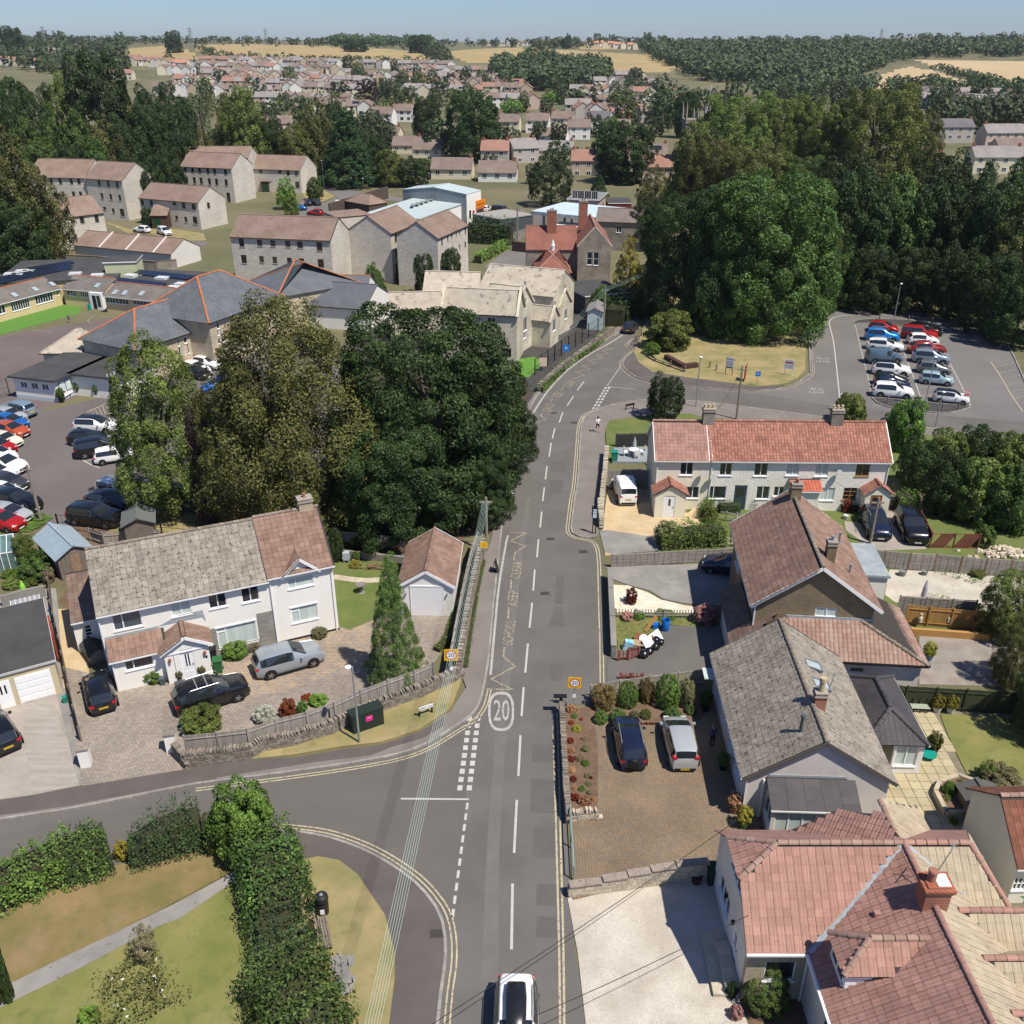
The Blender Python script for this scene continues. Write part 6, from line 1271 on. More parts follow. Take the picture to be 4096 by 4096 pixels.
apt2=apt('01',(995,1643),(1195,1562),8.1,('01',870,1500),label='stepped stone apartment block with its gable towards the grey valley roof',t=1,wins=[(1015,1645,1033,1700),(1050,1630,1063,1672),(1088,1615,1098,1650),(1118,1600,1130,1640),(1165,1580,1178,1635),(1020,1755,1034,1805),(1055,1740,1067,1780),(1095,1722,1107,1770),(1124,1708,1140,1752),(1170,1688,1184,1745),(1022,1855,1036,1895),(1058,1845,1070,1880),(1098,1838,1110,1870),(1128,1825,1140,1860),(1172,1800,1186,1850)],cols=1)
apt3=apt('01',(1325,1676),(1535,1582),8.1,('01',1200,1545),label='end stone apartment block beside the tall clipped hedge',t=1,wins=[(1343,1672,1355,1722),(1385,1655,1395,1690),(1413,1640,1422,1672),(1445,1625,1453,1660),(1470,1612,1478,1648),(1508,1598,1518,1640),(1345,1780,1356,1815),(1388,1760,1398,1795),(1418,1745,1426,1780),(1470,1718,1478,1750),(1508,1700,1518,1735)],cols=1)
h=House('stone_stair_tower','flat-topped stone stair tower joining two apartment blocks',P('01',612,1535,8.6),P('01',860,1512,8.6),'stair tower',AG);g=h.block(0,0,h.len,7,8.6,None,wall=APST,flat=AB,ov=.02,fascia=BROWNW);g.wpx('f','01',[(682,1682,722,1745),(778,1782,803,1850)],fr=BROWNW);g.build()
apt('00',(190,1243),(590,1252),8.6,('00',440,1115),label='left wing of the three-storey stone block below the wood',wins=rowwins([345,408,485,538],1252,30,42)+rowwins([365,428,502,552],1345,30,42),D=11)
apt('00',(592,1254),(852,1271),8.6,('00',760,1132),label='gabled three-storey stone block below the wood',wins=rowwins([683,748,810],1262,26,45,.1)+rowwins([703,765,828],1355,26,42,.1)+[(722,1452,748,1475),(783,1462,808,1498),(838,1465,878,1520)])
apt('00',(972,1391),(1385,1426),5.6,('00',1200,1290),label='two-storey stone block with a dark timber porch and round shrubs in front',wins=[(988,1400,1014,1442),(1050,1405,1078,1442),(1210,1418,1238,1442),(1275,1424,1305,1465),(1345,1432,1375,1472),(1228,1515,1252,1542),(1292,1522,1318,1560),(1350,1520,1390,1575)],winr=[(1452,1425,1478,1462)])
apt('00',(385,1538),(730,1496),6.0,('00',500,1382),label='low stone block half hidden by the tall dark trees on the left',wins=[(410,1550,438,1585),(492,1535,522,1570),(556,1522,596,1568),(660,1510,698,1560)],winr=())
apt('00',(1262,1170),(1622,1186),8.2,('00',1500,1070),label='upper three-storey stone block with brown tiles',wins=rowwins([1290,1340,1390,1448,1495,1572],1170,24,38,.07)+rowwins([1295,1352,1400,1458,1508,1575],1240,26,45,.07)+[(1588,1352,1622,1418)])
apt('00',(1300,1110),(1740,1110),9.0,('00',1450,1030),label='rear stone block showing its long brown roof',D=10)
apt('01',(0,1186),(350,1198),5.8,('01',200,1088),label='two-storey stone block beside the car park turning circle',wins=[(62,1188,90,1215),(195,1192,222,1218),(255,1195,280,1232),(312,1200,338,1232),(315,1275,350,1320)])
for w,p0,p1,zt,lab in(('00',(1088,1600),(1200,1600),4.6,'brown timber entrance porch with a green door'),('01',(92,1345),(178,1345),4.6,'brown timber entrance porch beside clipped round trees'),('00',(610,1395),(700,1440),7.4,'tall brown timber stair porch between the stone wings')):
 A=P(w,*p0);Bq=P(w,*p1);h=House('entrance_porch',lab,A-Vc((0,1.2,0)),Bq-Vc((0,1.2,0)),'porch');g=h.block(0,0,h.len,3.2,zt-1.8,zt,'m',M('brown_boarding',(.07,.04,.03),(.09,.055,.04),1,.9),AB,ov=.25,og=.15,gutter=None);g.build();h.box('door',h.len*.1,-.03,.05,h.len*.55,-.005,2.1,M('dark_green_door',(.012,.05,.02)))
gh=simple('00',(512,1722),(1195,1786),2.6,('00',900,1642),'garage_block','row of joined garages with brown tiled roofs and a white end gable','garage block',M('pale_garage_wall',(.62,.6,.55),(.66,.64,.6),.3,.9),AB,pitch=26,ov=.2)
for i in range(1,4):B().bar((gh.len*i/3.62,-.2,2.62),(gh.len*i/3.62,gh.D/2,gh.zr+.1),.3,.16).o('parapet',RENDG,gh.o)
def parts_box(w,a,b,d,ze,name,label,cat,wall,flat=FELT,wins=(),ov=.1,fr=PVC,fascia=PVC,group=None,cols=2,pane=None,doors=()):
 h=House(name,label,P(w,*a,ze),P(w,*b,ze),cat,group);g=h.block(0,0,h.len,d,ze,None,wall=wall,flat=flat,ov=ov,fascia=fascia)
 if wins:g.wpx('f',w,wins,cols=cols,fr=fr,pane=pane)
 if doors:g.wpx('f',w,doors,'door')
 g.build();h.g=g;return h
BW=brickmat('estate_wall',(.3,.27,.23),(.26,.235,.2),(.2,.18,.155),.45,.15,.012)
def wpl(name,label,w,pts,hgt,th,mat,cap=None,cat='wall',group=None,z0=0):
 q=[P(w,*p)for p in pts];t=thing(name,label,cat,(0,0,0),0,group)
 for a,c in zip(q,q[1:]):
  d=(c-a).normalized();an=atan2(d.y,d.x);M1=MT((a.x,a.y,0))@MR(an,4,'Z');L=(c-a).length
  o=B().box(0,-th/2,-.1,L,th/2,hgt).o('wall_section',mat,t);o.matrix_basis=M1
  if cap:o2=B().box(-.02,-th/2-.04,hgt+.003,L+.02,th/2+.04,hgt+.09).o('coping',cap,t);o2.matrix_basis=M1
 return t
wpl('estate_wall','long brown estate boundary wall stepping below the garages','00',[(480,1870),(690,1880),(900,1900),(1110,1920),(1250,1905)],2.0,.3,BW,TDKBR)
h1,zr1,D1=from_eave('10',962,703,1412,556,4.3,('10',1000,398),33,'school_wing','low hipped slate school wing with orange ridge tiles','school')
ORR=M('orange_ridge',(.5,.17,.07),(.42,.14,.06),2,.85)
g=h1.block(0,0,h1.len+.5,D1,4.3,zr1,'x',SCST,SLATE,'slate',ov=.35,og=.05,hip=(1,0),ridge=ORR,gutter=BLACK,limit=0,under=SLATE)
g.wpx('f','10',[(1245,630,1265,672),(1288,615,1318,650),(1370,585,1390,620),(1252,690,1278,735),(1290,672,1308,735),(1312,660,1335,725),(1337,655,1360,720),(1375,640,1398,690)],cols=1);g.build()
h2,zr2,D2=from_eave('10',1480,512,1930,350,5.9,('10',1420,181),34,'school_hall','tall hipped slate school hall with golden stone walls','school')
D2=max(D2,9);L2=h2.L('10',1932,345,5.9).x+1.5
zr2=min(zr2,12)
g=h2.block(0,0,L2,D2,5.9,5.9+(D2/2)*.72,'x',SCST,SLATE,'slate',ov=.35,og=.05,hip=(.9,.9),ridge=ORR,gutter=BLACK,limit=0,under=SLATE)
g.wpx('f','10',[(1520,510,1545,550),(1618,470,1650,505),(1710,430,1745,460),(1525,560,1542,598),(1547,552,1563,590),(1622,522,1638,560),(1640,515,1655,552),(1530,625,1552,655),(1556,612,1578,648),(1626,582,1643,640),(1648,570,1668,605),(1712,440,1726,475),(1732,430,1748,468),(1715,490,1730,518),(1735,480,1750,512),(1870,380,1905,430)],cols=1);g.build()
def hip_block(w,a,b,ze,d,zr,name,label,cat,wall,roof,hip=(1,1),rm=None,wins=(),ov=.3,tile=None,fr=PVC,gut=BLACK,cols=2,axis='x',flat=None):
 h=House(name,label,P(w,*a,ze),P(w,*b,ze),cat);g=h.block(0,0,h.len,d,ze,zr,axis,wall,roof,tile,ov=ov,hip=hip,ridge=rm,gutter=gut,flat=flat)
 if wins:g.wpx('f',w,wins,cols=cols,fr=fr)
 g.build();h.b0=g;return h
hip_block('11',(-40,235),(195,330),5.0,13,8.2,'school_wing','hipped slate hall roof behind the first hall','school',SCST,SLATE,rm=ORR)
hip_block('11',(200,370),(810,415),3.2,9,5.6,'school_wing','long low slate wing with white chimneys and roof windows','school',RENDW,SLATE,hip=(0,0),rm=SLATE)
hip_block('11',(360,312),(812,318),3.6,8,5.6,'school_wing','rear low slate wing under the white lift tower','school',RENDW,SLATE,hip=(0,0),rm=ORR,wins=[(645,318,760,345)],cols=6)
hip_block('10',(300,722),(560,720),2.6,7,4.6,'stone_tiled_shelter','small stone-tiled playground building behind the slate wing','school',SCST2,STILE,hip=(.9,.2))
A=P('10',85,888,2.55);Bq=P('10',378,920,2.55)
h=House('nursery_building','white flat-roofed nursery building with a dark roof',A,Bq,'school');D=h.L('10',560,735,2.55).y;g=h.block(0,0,h.len,9.5,2.5,None,wall=RENDW,flat=FELT,ov=.35,fascia=FELT);g.wpx('f','10',[(140,925,195,970),(215,932,270,978),(290,940,345,985)],cols=2,pane=GLASS);g.build()
g=h.block(h.len+.003,2.6,h.len+6.5,9.4,2.5,None,wall=RENDW,flat=M('roof_felt2',(.045,.045,.047),(.06,.06,.06),.5,.9,.2),ov=.34,fascia=FELT);g.wpx('f','10',[(728,880,742,950),(750,872,764,940),(775,862,790,928),(800,855,812,920)],cols=1);g.build()
h.box('painted_plinth',-.02,-.02,0,h.len+.02,9.4,.45,M('blue_white_plinth',(.5,.56,.62)))
MAPM=M('map_board',(.55,.66,.62),(.75,.78,.7),3,.6)
for y in(.5,1.55):b=h.box('picture_board',h.len+.02,y,.9,h.len+.06,y+.85,2.25,M('blue_frame',(.08,.2,.4)));B().box(h.len+.065,y+.07,.97,h.len+.07,y+.78,2.18).o('picture',MAPM,b)
CY=M('cream_panel_wall',(.62,.5,.28),(.58,.46,.26),.5,.9);CRT=M('old_grey_tile',(.13,.115,.105),(.18,.16,.145),.6,.92,.3,(.09,.08,.07),3,.6)
def classroom(a,b,ridge,lab,wins,d=None):
 h,zr,D=from_eave('10',*a,*b,2.6,('10',*ridge),28,'classroom_block',lab,'school',None,.3);g=h.block(0,0,h.len,max(D,6),2.6,zr,'x',CY,CRT,ov=.3,og=.05,ridge=ORR,gutter=PVCG)
 for q in wins:g.wpx('f','10',[q[:4]],cols=q[4])
 g.build();return h
c1=classroom((-60,395),(428,270),(200,228),'left grey-tiled classroom range with strip windows facing the artificial turf',[(-20,395,45,440,2),(70,360,215,400,8),(240,315,378,352,7),(395,285,415,320,1)])
c2=classroom((430,272),(725,297),(600,190),'middle grey-tiled classroom range with the double doors',[(465,282,540,325,3),(560,290,625,333,4)])
c3=classroom((722,322),(1130,365),(900,242),'right grey-tiled classroom range with two strips of windows',[(742,332,905,385,7),(932,352,1100,400,7)])
for hh_,pts in((c1,((98,300),(245,262),(365,230))),(c2,((683,240),)),(c3,((805,280),(875,286),(995,295)))):
 for x,y in pts:
  q=hh_.L('10',x,y,3.4);sl=(hh_.blocks[0].zr-2.6)/(hh_.blocks[0].y1/2);z=2.7+q.y*sl;M1=MT((q.x,q.y,z))@MR(atan(sl),4,'X')
  o=B().box(-.4,-.55,0,.4,.55,.12,M1).o('skylight',STEEL,hh_.o);B().poly([M1@Vc(p)for p in((-.33,-.48,.125),(.33,-.48,.125),(.33,.48,.125),(-.33,.48,.125))]).o('pane',M('sky_glass',(.35,.42,.45),rough=.05,spec=1.),o)
q=c2.onplane('10',648,400,(0,-.5),(1,0));u=q[0];B().box(u,-.7,0,u+2.2,0,2.5).o('porch_frame',PVC,c2.o);c2.box('doorway',u+.5,-.72,.05,u+1.15,-.705,2.1,BLACK);c2.box('green_bin',u+.05,-1.5,0,u+.4,-1.2,.9,M('teal_plastic',(.01,.3,.2),rough=.5));c2.box('door_pane',u+1.3,-.72,.4,u+1.9,-.705,2.1,GLASS)
h=House('solar_roofed_hall','wide flat-roofed school block covered in solar panels',P('10',-60,250,3.4),P('10',800,215,3.4),'school');g=h.block(0,1,h.len,17,3.4,None,wall=CY,flat=FELT,ov=.2,fascia=FELT);g.build()
hB=h;PVP=M('solar_panel',(.012,.016,.035),rough=.25,spec=.7)
h2b=House('solar_roofed_block','flat-roofed school block beyond the classrooms with staggered solar panels',P('10',800,262,3.4),P('10',1230,290,3.4),'school');h2b.block(0,.5,h2b.len,12,3.35,None,wall=CY,flat=FELT,ov=.2,fascia=FELT).build()
pm=B().box(-.5,-.8,0,.5,.8,.05).me('solar_panel',PVP)
def panels(hq,w,a,b,nx,c,ny,z=3.75):
 A=P(w,*a,z);E1=P(w,*b,z);E2=P(w,*c,z);pl=[];W_=hq.Mi
 for i in range(nx):
  for j in range(ny):
   p=W_@(A+(E1-A)*((i+.5)/nx)+(E2-A)*((j+.5)/ny));dx=(E1-A).length/nx*.46;dy=(E2-A).length/ny*.46
   d=W_.to_3x3()@(E1-A);pl.append(MT(p)@MR(atan2(d.y,d.x),4,'Z')@MR(R(8),4,'X')@Matrix.Diagonal((dx/.5,dy/.8,1,1)))
 lay('solar_panel',pm,pl,hq.o,200)
panels(hB,'10',(-40,240),(500,130),16,(-40,225),1);panels(hB,'10',(-40,215),(500,112),16,(-40,200),1);panels(hB,'10',(200,140),(520,90),9,(190,128),1)
panels(h2b,'10',(780,205),(1160,250),14,(790,192),1);panels(h2b,'10',(800,230),(1150,252),10,(802,215),1);panels(h2b,'10',(960,150),(1370,195),12,(965,140),1);panels(h2b,'10',(940,165),(1330,205),12,(940,155),1)
for x,y,hq in((75,172,hB),(120,176,hB),(155,152,hB),(200,156,hB),(530,170,hB),(685,180,hB),(918,183,h2b),(1138,200,h2b),(1222,266,h2b),(1275,243,h2b)):
 q=hq.L('10',x,y,3.6);B().box(q.x-.9,q.y-.7,3.5,q.x+.9,q.y+.7,3.85).o('rooflight',M('white_dome',(.6,.62,.62),rough=.3),hq.o)
h=parts_box('10',(728,92),(950,85),5,5.2,'plant_room','cream rooftop plant room with a white fascia above the solar panels','plant room',M('lime_cream_wall',(.5,.52,.33)),wins=(),ov=.15)
os1=simple('11',(1345,440),(1872,465),6.2,('11',1600,270),'old_school_house','pale stone school house with a patched stone-tiled roof','school',SCST2,STILE,pitch=42,wins=[(1668,472,1725,538),(1690,600,1730,640)],fr=PVC,rm=SCST2,gut=BLACK,ov=.2)
os1.box('board',os1.onplane('11',1775,668,(0,-.05),(1,0))[0],-.06,1.0,os1.onplane('11',1835,668,(0,-.05),(1,0))[0],-.004,2.0,BLACK)
B().bar((-.1,-.3,6.1),(-.1,os1.D/2,os1.zr+.3),.35,.3).bar((os1.len+.1,-.3,6.1),(os1.len+.1,os1.D/2,os1.zr+.3),.35,.3).bar((os1.len+.1,os1.D/2,os1.zr+.3),(os1.len+.1,os1.D+.3,6.1),.35,.3).o('gable_coping',SCST2,os1.o)
simple('11',(980,430),(1345,420),4.0,('11',1150,292),'old_school_wing','low stone-tiled wing of the old school half behind the trees','school',SCST2,STILE,pitch=40,fr=PVC,rm=SCST2,gut=BLACK)
simple('11',(1215,300),(1600,310),5.5,('11',1400,150),'old_school_wing','rear stone-tiled range of the old school with a patchwork roof','school',SCST2,STILE,pitch=42,rm=SCST2,gut=None)
simple('11',(1600,280),(2130,330),6.0,('12',200,140),'old_school_wing','cross range of the old school behind the front gable','school',SCST2,STILE,pitch=42,rm=SCST2,gut=None,D=9)
def gend(w,a,b,ze,apexh,back,label,wins=(),doors=()):
 h=House('old_school_gable',label,P(w,*a),P(w,*b),'school');g=h.block(0,0,h.len,back,ze,ze+apexh,'y',SCST2,STILE,ov=.15,og=-.05,ridge=SCST2,gutter=None)
 if wins:g.wpx('f',w,wins,cols=2,fr=PVC)
 if doors:g.wpx('f',w,doors,'door')
 g.build();xm=h.len/2
 B().bar((-.3,-.05,ze-.1),(xm,-.05,ze+apexh+.2),.35,.2).bar((h.len+.3,-.05,ze-.1),(xm,-.05,ze+apexh+.2),.35,.2).box(xm-.1,-.18,ze+apexh+.1,xm+.1,.08,ze+apexh+.8).o('gable_coping',SCST2,h.o);return h
gend('12',(118,742),(225,672),6.0,2.4,5,'tall front gable of the old stone school with mullioned windows',wins=[(165,340,183,408),(163,480,190,560),(165,565,182,615)])
gend('12',(350,690),(408,645),3.6,1.6,4.5,'small entrance gable of the old stone school',wins=[(372,490,392,560)])
gend('12',(412,600),(490,560),4.0,2.0,5,'rear side gable of the old stone school',wins=[(455,420,472,480)])
h=parts_box('12',(225,520),(355,520),4,2.5,'entrance_link','stone entrance with a white door on the old school','school',SCST2,flat=STILE,doors=[(236,560,278,660)])
parts_box('12',(425,240),(600,330),7,2.8,'flat_classroom','dark flat-roofed classroom with a glazed side beyond the old school','school',M('dark_classroom',(.08,.075,.07)),wins=(),fascia=PVC)
vh=House('victorian_school_house','grey stone Victorian house with a red tiled roof and tall brick chimneys',P('12',540,235,0),P('12',770,235,0),'house');g=vh.block(0,0,vh.len,12,6.2,9.4,'y',GRST,TOLD and M('red_clay_old',(.27,.11,.08),(.2,.085,.065),.6,.9,.3,(.33,.17,.11),3,.62),ov=.15,og=0,gutter=None,ridge=TRED,barge=SCST2);g.wpx('f','12',[(612,15,645,105),(658,18,690,108)],cols=1,rows=2);g.build()
g=vh.block(-8.5,3,-.003,9.5,5.0,8.4,'x',GRST,M('red_clay_old',(.2,.1,.08)),ov=.2,og=.1,gutter=None,ridge=TRED);g.build();rr=g.roofo
vh.chimney(rr,-4.2,5.5,6.5,11.0,1.6,.8,BRICKR,2);vh.chimney(rr,1.2,7.5,7.5,12.2,1.5,.8,BRICKR,2)
g=vh.block(-7,-4.5,-1.5,2.9,2.8,5.8,'x',GRST,M('red_clay_old',(.2,.1,.08)),ov=.3,hip=(1,1),gutter=None,ridge=TRED);g.build();B().lathe([(.3,5.6),(.3,6.3),(.38,6.35),(.02,7.4)],8,(-4.2,-.8,0)).o('roof_turret',PVC,vh.o)
simple('02',(672,1555),(1010,1568),5.4,('02',850,1462),'stone_house','grey rubble stone house with a brown tiled roof and white cupola','house',GRST,M('grey_brown_tile',(.16,.13,.115),(.2,.165,.145),.5,.9),wins=[(818,1582,850,1635)],fr=PVC,chim=())
fc=House('forecourt_canopy','large pale flat canopy over the petrol forecourt',P('02',215,1482,5.2),P('02',690,1530,5.2),'canopy');d=fc.L('02',440,1420,5.2).y
B().box(0,0,4.6,fc.len,14,5.2).o('canopy_roof',M('canopy_white_blue',(.46,.56,.62),(.52,.6,.66),.3,.6),fc.o);B().box(-.03,-.04,4.55,fc.len+.03,-.004,5.22).o('canopy_fascia',M('peeling_white',(.6,.6,.58),(.3,.34,.34),1.2,.8),fc.o)
for x in(2,fc.len*.55,fc.len-2):
 for y in(2,11):B().box(x-.2,y-.2,0,x+.2,y+.2,4.6).o('canopy_post',STEEL,fc.o)
parts_box('02',(0,1545),(232,1510),9,3.2,'forecourt_shop','grey flat-roofed shop beside the petrol canopy','shop',M('dark_grey_cladding',(.07,.085,.095)),flat=M('beige_roof',(.3,.28,.25)),fascia=LEAD)
parts_box('02',(352,1590),(675,1622),5,3.0,'low_white_roof_store','low store with a white flat roof behind the chimneys','store',M('brown_store',(.16,.11,.08)),flat=M('white_flat_roof',(.6,.6,.57)))
wpl('service_yard_wall','concrete block wall enclosing the yard by the red-roofed house','02',[(88,1700),(245,1650),(400,1665)],1.8,.25,BLOCKW)
wpl('brown_boarded_fence','dark brown boarded fence below the block walled yard','02',[(85,1765),(230,1780),(365,1795)],1.9,.12,M('dark_brown_boards',(.07,.045,.035)),cat='fence')
parts_box('02',(480,1400),(690,1408),12,3.4,'library_building','single-storey hall with a grey mono roof and a strip of white windows','hall',M('stone_cream',(.45,.38,.3)),flat=M('grey_metal_roof',(.2,.21,.21)),wins=[(510,1335,545,1395),(548,1338,590,1398),(595,1340,640,1400),(645,1342,685,1402)],cols=3,ov=.4)
parts_box('02',(765,1430),(925,1430),8,2.8,'red_clad_hut','dark red boarded hut beside the hall','hut',M('dark_red_boards',(.16,.03,.025)),flat=FELT)
WCL=M('grey_cladding',(.2,.235,.25),(.24,.275,.29),.6,.5,stretch=(6,6,.1));GREENR=M('pale_metal_roof',(.42,.5,.49),(.46,.54,.53),.15,.45)
h,zr,D=from_gable('01',1070,1327,1520,1360,6.6,(1278,1274),(1410,1250),'retail_store','large grey-roofed retail store with an orange sign','shop',None,.05)
D=h.L('01',1660,1338,6.5).y;g=h.block(0,0,h.len,D,6.5,7.5,'y',WCL,GREENR,ov=.1,og=.1,gutter=LEAD);g.build()
h.box('white_front',h.len+.004,-.02,0,h.len+.12,D,6.5,RENDW)
def rp(x,y):
 u,z=h.onplane('01',x,y,(h.len+.15,0),(0,1));return u,z
u0,z1=rp(1585,1412);u1,z0=rp(1650,1445);sg=h.box('sign_board',h.len+.12,u0,z0,h.len+.25,u1,z1,M('orange_sign',(.75,.22,.01),rough=.5))
tm=textmesh('halfords',1.,BLACK);o=ob('lettering',tm,sg);o.matrix_basis=MT((h.len+.262,(u0+u1)/2,(z0+z1)/2-.1))@MR(R(90),4,'Z')@MR(R(90),4,'X')@Matrix.Scale((u1-u0)*.24,4)
u0,z1=rp(1588,1450);u1,z0=rp(1645,1545);h.box('entrance',h.len+.12,u0,0,h.len+.2,u1,z1,M('orange_entrance',(.45,.14,.05)));h.box('entrance_glass',h.len+.2,u0+.3,0,h.len+.24,u1-.6,z1-.8,GLASS)
for x in(1540,1564):u0,z1=rp(x,1480);u1,z0=rp(x+14,1530);h.box('poster',h.len+.12,u0,z0,h.len+.17,u1,z1,BLACK if x==1540 else RLAMP)
l=House('store_rear_hall','low pale metal-roofed rear hall of the retail store',P('01',700,1532,4.3),P('01',1190,1530,4.3),'shop');d=l.L('01',1290,1345,5.0).y
q=[P('01',690,1533,4.2),P('01',1190,1535,4.2),P('01',1505,1425,4.4),P('01',1290,1345,5.0)]
Mi=l.Mi;qq=[Mi@p for p in q];l.rpl(l.o,[tuple(p)for p in qq],GREENR,th=.2);l.box('wall',qq[0].x+.5,.6,0,qq[1].x-.5,4,4.0,RENDW)
B().poly([(qq[1].x-.1,qq[1].y+.1,0),(qq[2].x-.1,qq[2].y+.1,0),(qq[2].x-.1,qq[2].y+.1,4.3),(qq[1].x-.1,qq[1].y+.1,4.1)]).o('side_wall',RENDW,l.o)
for i in range(7):
 p=Mi@P('01',1140+i*33,1440-i*10,4.8);p2=Mi@P('01',1120+i*33,1462-i*10,4.7);B().box(p.x-.3,p.y-2,4.86,p.x+.5,p.y+1.2,4.93).o('rooflight',M('rooflight_grey',(.2,.23,.22)),l.o)
wpl('dark_service_wall','long dark brown wall beside the store car park','01',[(560,1525),(970,1395)],3.0,.3,M('dark_brown_wall',(.09,.065,.055)))
simple('01',(668,1412),(830,1440),2.6,('01',790,1355),'pavilion_store','small brown-roofed store by the car park turning circle','store',M('dark_brown_wall',(.09,.065,.055)),AB,hip=(1,1))
ch=thing('church_tower','dark stone church tower with corner pinnacles among the tall trees','church tower',P('02',1335,1290));ch.location.z=0
tw=3.1;zt_=HZ(ch.location,'02',1340,835);CHM=M('church_stone',(.2,.165,.135),(.26,.22,.185),.5,.95,.4);CHT=M('church_trim',(.27,.235,.2))
B().box(-tw,-tw,0,tw,tw,zt_-1).o('tower',CHM,ch)
for z in(zt_*.45,zt_*.75,zt_-1):B().box(-tw-.2,-tw-.2,z,tw+.2,tw+.2,z+.35).o('string_course',CHT,ch)
B().box(-tw-.1,-tw-.1,zt_-.64,tw+.1,tw+.1,zt_).o('parapet',CHM,ch)
for x in(-tw,0,tw):
 for y in(-tw,tw):B().lathe([(.35,zt_-1),(.3,zt_+(2.2 if x else 1.4)),(.02,zt_+(4.6 if x else 3))],4,(x,y,0)).o('pinnacle',CHT,ch)
for x in(-1,1):B().box(x-.45,-tw-.05,zt_*.8,x+.45,-tw+.05,zt_*.92).o('belfry_opening',BLACK,ch)
B().bar((tw-.5,0,zt_-1),(tw+.6,0,zt_+8.5),.12,.12).o('flagpole',PVC,ch)
tpx('limebig','F',300,965,645,190,'tall yellow-green lime tree at the edge of the school car park',clear=.04)
tpx('copperbig','F',388,985,745,86,'weeping copper beech squeezed between the lime and the birch',clear=.0)
tpx('birchbig','F',540,1000,578,350,'huge olive-green birch behind the white house',clear=.08)
tpx('birchbig','F',465,990,690,200,'lower spreading olive tree below the huge birch',clear=.02,i=0)
tpx('oakbig','F',800,960,600,350,'huge dark green oak beside the main road',clear=.1)
tpx('oakbig','F',905,905,690,215,'right-hand lower crown of dark green oak overhanging the main road',clear=.14)
tpx('oakbig','F',735,1010,790,240,'low dark green tree over the garden fence by the garage',clear=.04)
tpx('oakbig','F',905,985,850,130,'small dark tree behind the garage beside the road pole',clear=.1)
tpx('spruce','21',1000,1262,425,440,'pointed green spruce inside the front fence of the white house',clear=.0,name='conifer_tree')
tpx('oak','12',1165,1190,885,262,'small round dark tree on the green verge behind the cottages',clear=.16,mat=L_OAK,i=1)
tpx('golden','F',1186,575,446,84,'bright golden cypress beside the stone house',name='conifer_tree',clear=0)
G='tall trees between the road and the car park'
for x,yb,yt,w_,k,l in((1300,606,365,170,'oak','broad dark ash tree leaning over the bend of the road'),(1450,625,325,240,'maple','great horse chestnut with a dense crown at the dry verge'),(1372,622,345,165,'oak','dark tree between the ash and the great chestnut'),(1530,612,415,85,'lime','chestnut side crown at the corner of the bus lane'),(1385,385,172,140,'lime','yellow-green lime beside the church tower'),(1465,375,178,105,'lime','narrow lime second from the church tower'),(1555,380,185,120,'lime','lime with a lumpy crown in the middle of the row'),(1645,385,160,170,'lime','largest domed lime at the right of the row'),(1735,360,205,80,'birch','olive tree at the right end of the lime row'),(1330,420,255,110,'birch','olive tree in front of the church tower'),(1420,430,270,120,'birch','olive tree below the first lime'),(1500,430,290,110,'maple','green tree below the narrow lime'),(1590,440,300,140,'birch','olive tree below the domed lime'),(1225,470,370,70,'oak','dark tree behind the golden cypress')):
 tpx('oakbig','F',x,yb,yt+8,w_*1.08,l,group=G,clear=.04,i=int(x),mat={'maple':L_MAPLE,'lime':L_LIME,'birch':L_BIRCH}.get(k))
G='dark wood above the car park'
i_=0
for x,yb,yt,w_,k in((1560,560,350,110,'oak'),(1620,560,330,120,'oak'),(1685,555,335,120,'maple'),(1750,560,350,115,'oak'),(1815,560,360,120,'oak'),(1880,570,345,130,'oak'),(1940,590,360,130,'birch'),(1590,500,300,120,'oak'),(1670,490,300,130,'birch'),(1770,480,290,110,'oak'),(1810,470,300,60,'conifer'),(1850,490,310,100,'conifer'),(1925,480,300,110,'maple'),(1645,585,470,90,'oak'),(1720,588,470,90,'oak'),(1800,600,470,95,'oak'),(1870,625,480,100,'oak'),(1930,650,500,110,'oak'),(1590,580,480,70,'maple')):
 tpx(k,'F',x,yb,yt,w_*1.15,['dark leafy tree in the wood behind the car park','tall dark tree in the front row of the car park wood','dense shaded tree in the wood by the car park'][i_%3]if k!='conifer' else 'dark pointed conifer in the wood behind the car park',group=G,i=i_,clear=.06);i_+=1
G='wood on the left behind the apartments';kk=['oak','maple','oak','birch','oak','lime']
i_=0
LW=[(20,335,140,85,0),(75,338,165,80,0),(130,335,140,70,5),(187,340,100,125,0),(245,335,180,70,3),(292,338,165,80,0),(345,330,185,60,0),(10,380,200,90,0),(60,385,225,85,1),(105,385,228,80,1),(150,385,215,85,1),(205,380,225,90,3),(250,385,235,80,0),(300,375,205,80,0),(345,360,235,70,0),(385,355,245,60,3),(30,398,262,100,1),(85,395,270,90,1),(140,392,275,80,0),(190,390,270,70,1),(235,390,262,70,3),(285,405,300,60,0),(320,400,285,60,0),(462,350,165,85,5),(500,345,215,70,0),(430,345,200,60,3),(560,348,235,85,5),(600,345,190,85,3),(640,330,200,70,0),(700,345,250,70,0),(735,352,282,62,5),(775,352,300,70,0),(800,330,300,50,1),(515,330,230,60,0),(25,500,250,150,3),(85,490,330,110,3),(40,510,380,110,0),(-30,480,260,150,0)]
for x,yb,yt,w_,k in LW:
 tpx(kk[k],'F',x,yb,yt,w_,['dark round-headed tree in the left-hand wood','tall mixed green tree in the left-hand wood','bushy mid-green tree in the left-hand wood'][i_%3]if yb<440 else 'large dark tree at the left edge by the stone blocks',group=G,i=i_,clear=.04);i_+=1
tpx('conifer','F',655,352,212,118,'huge dark cedar behind the car park turning circle',name='conifer_tree',clear=.0)
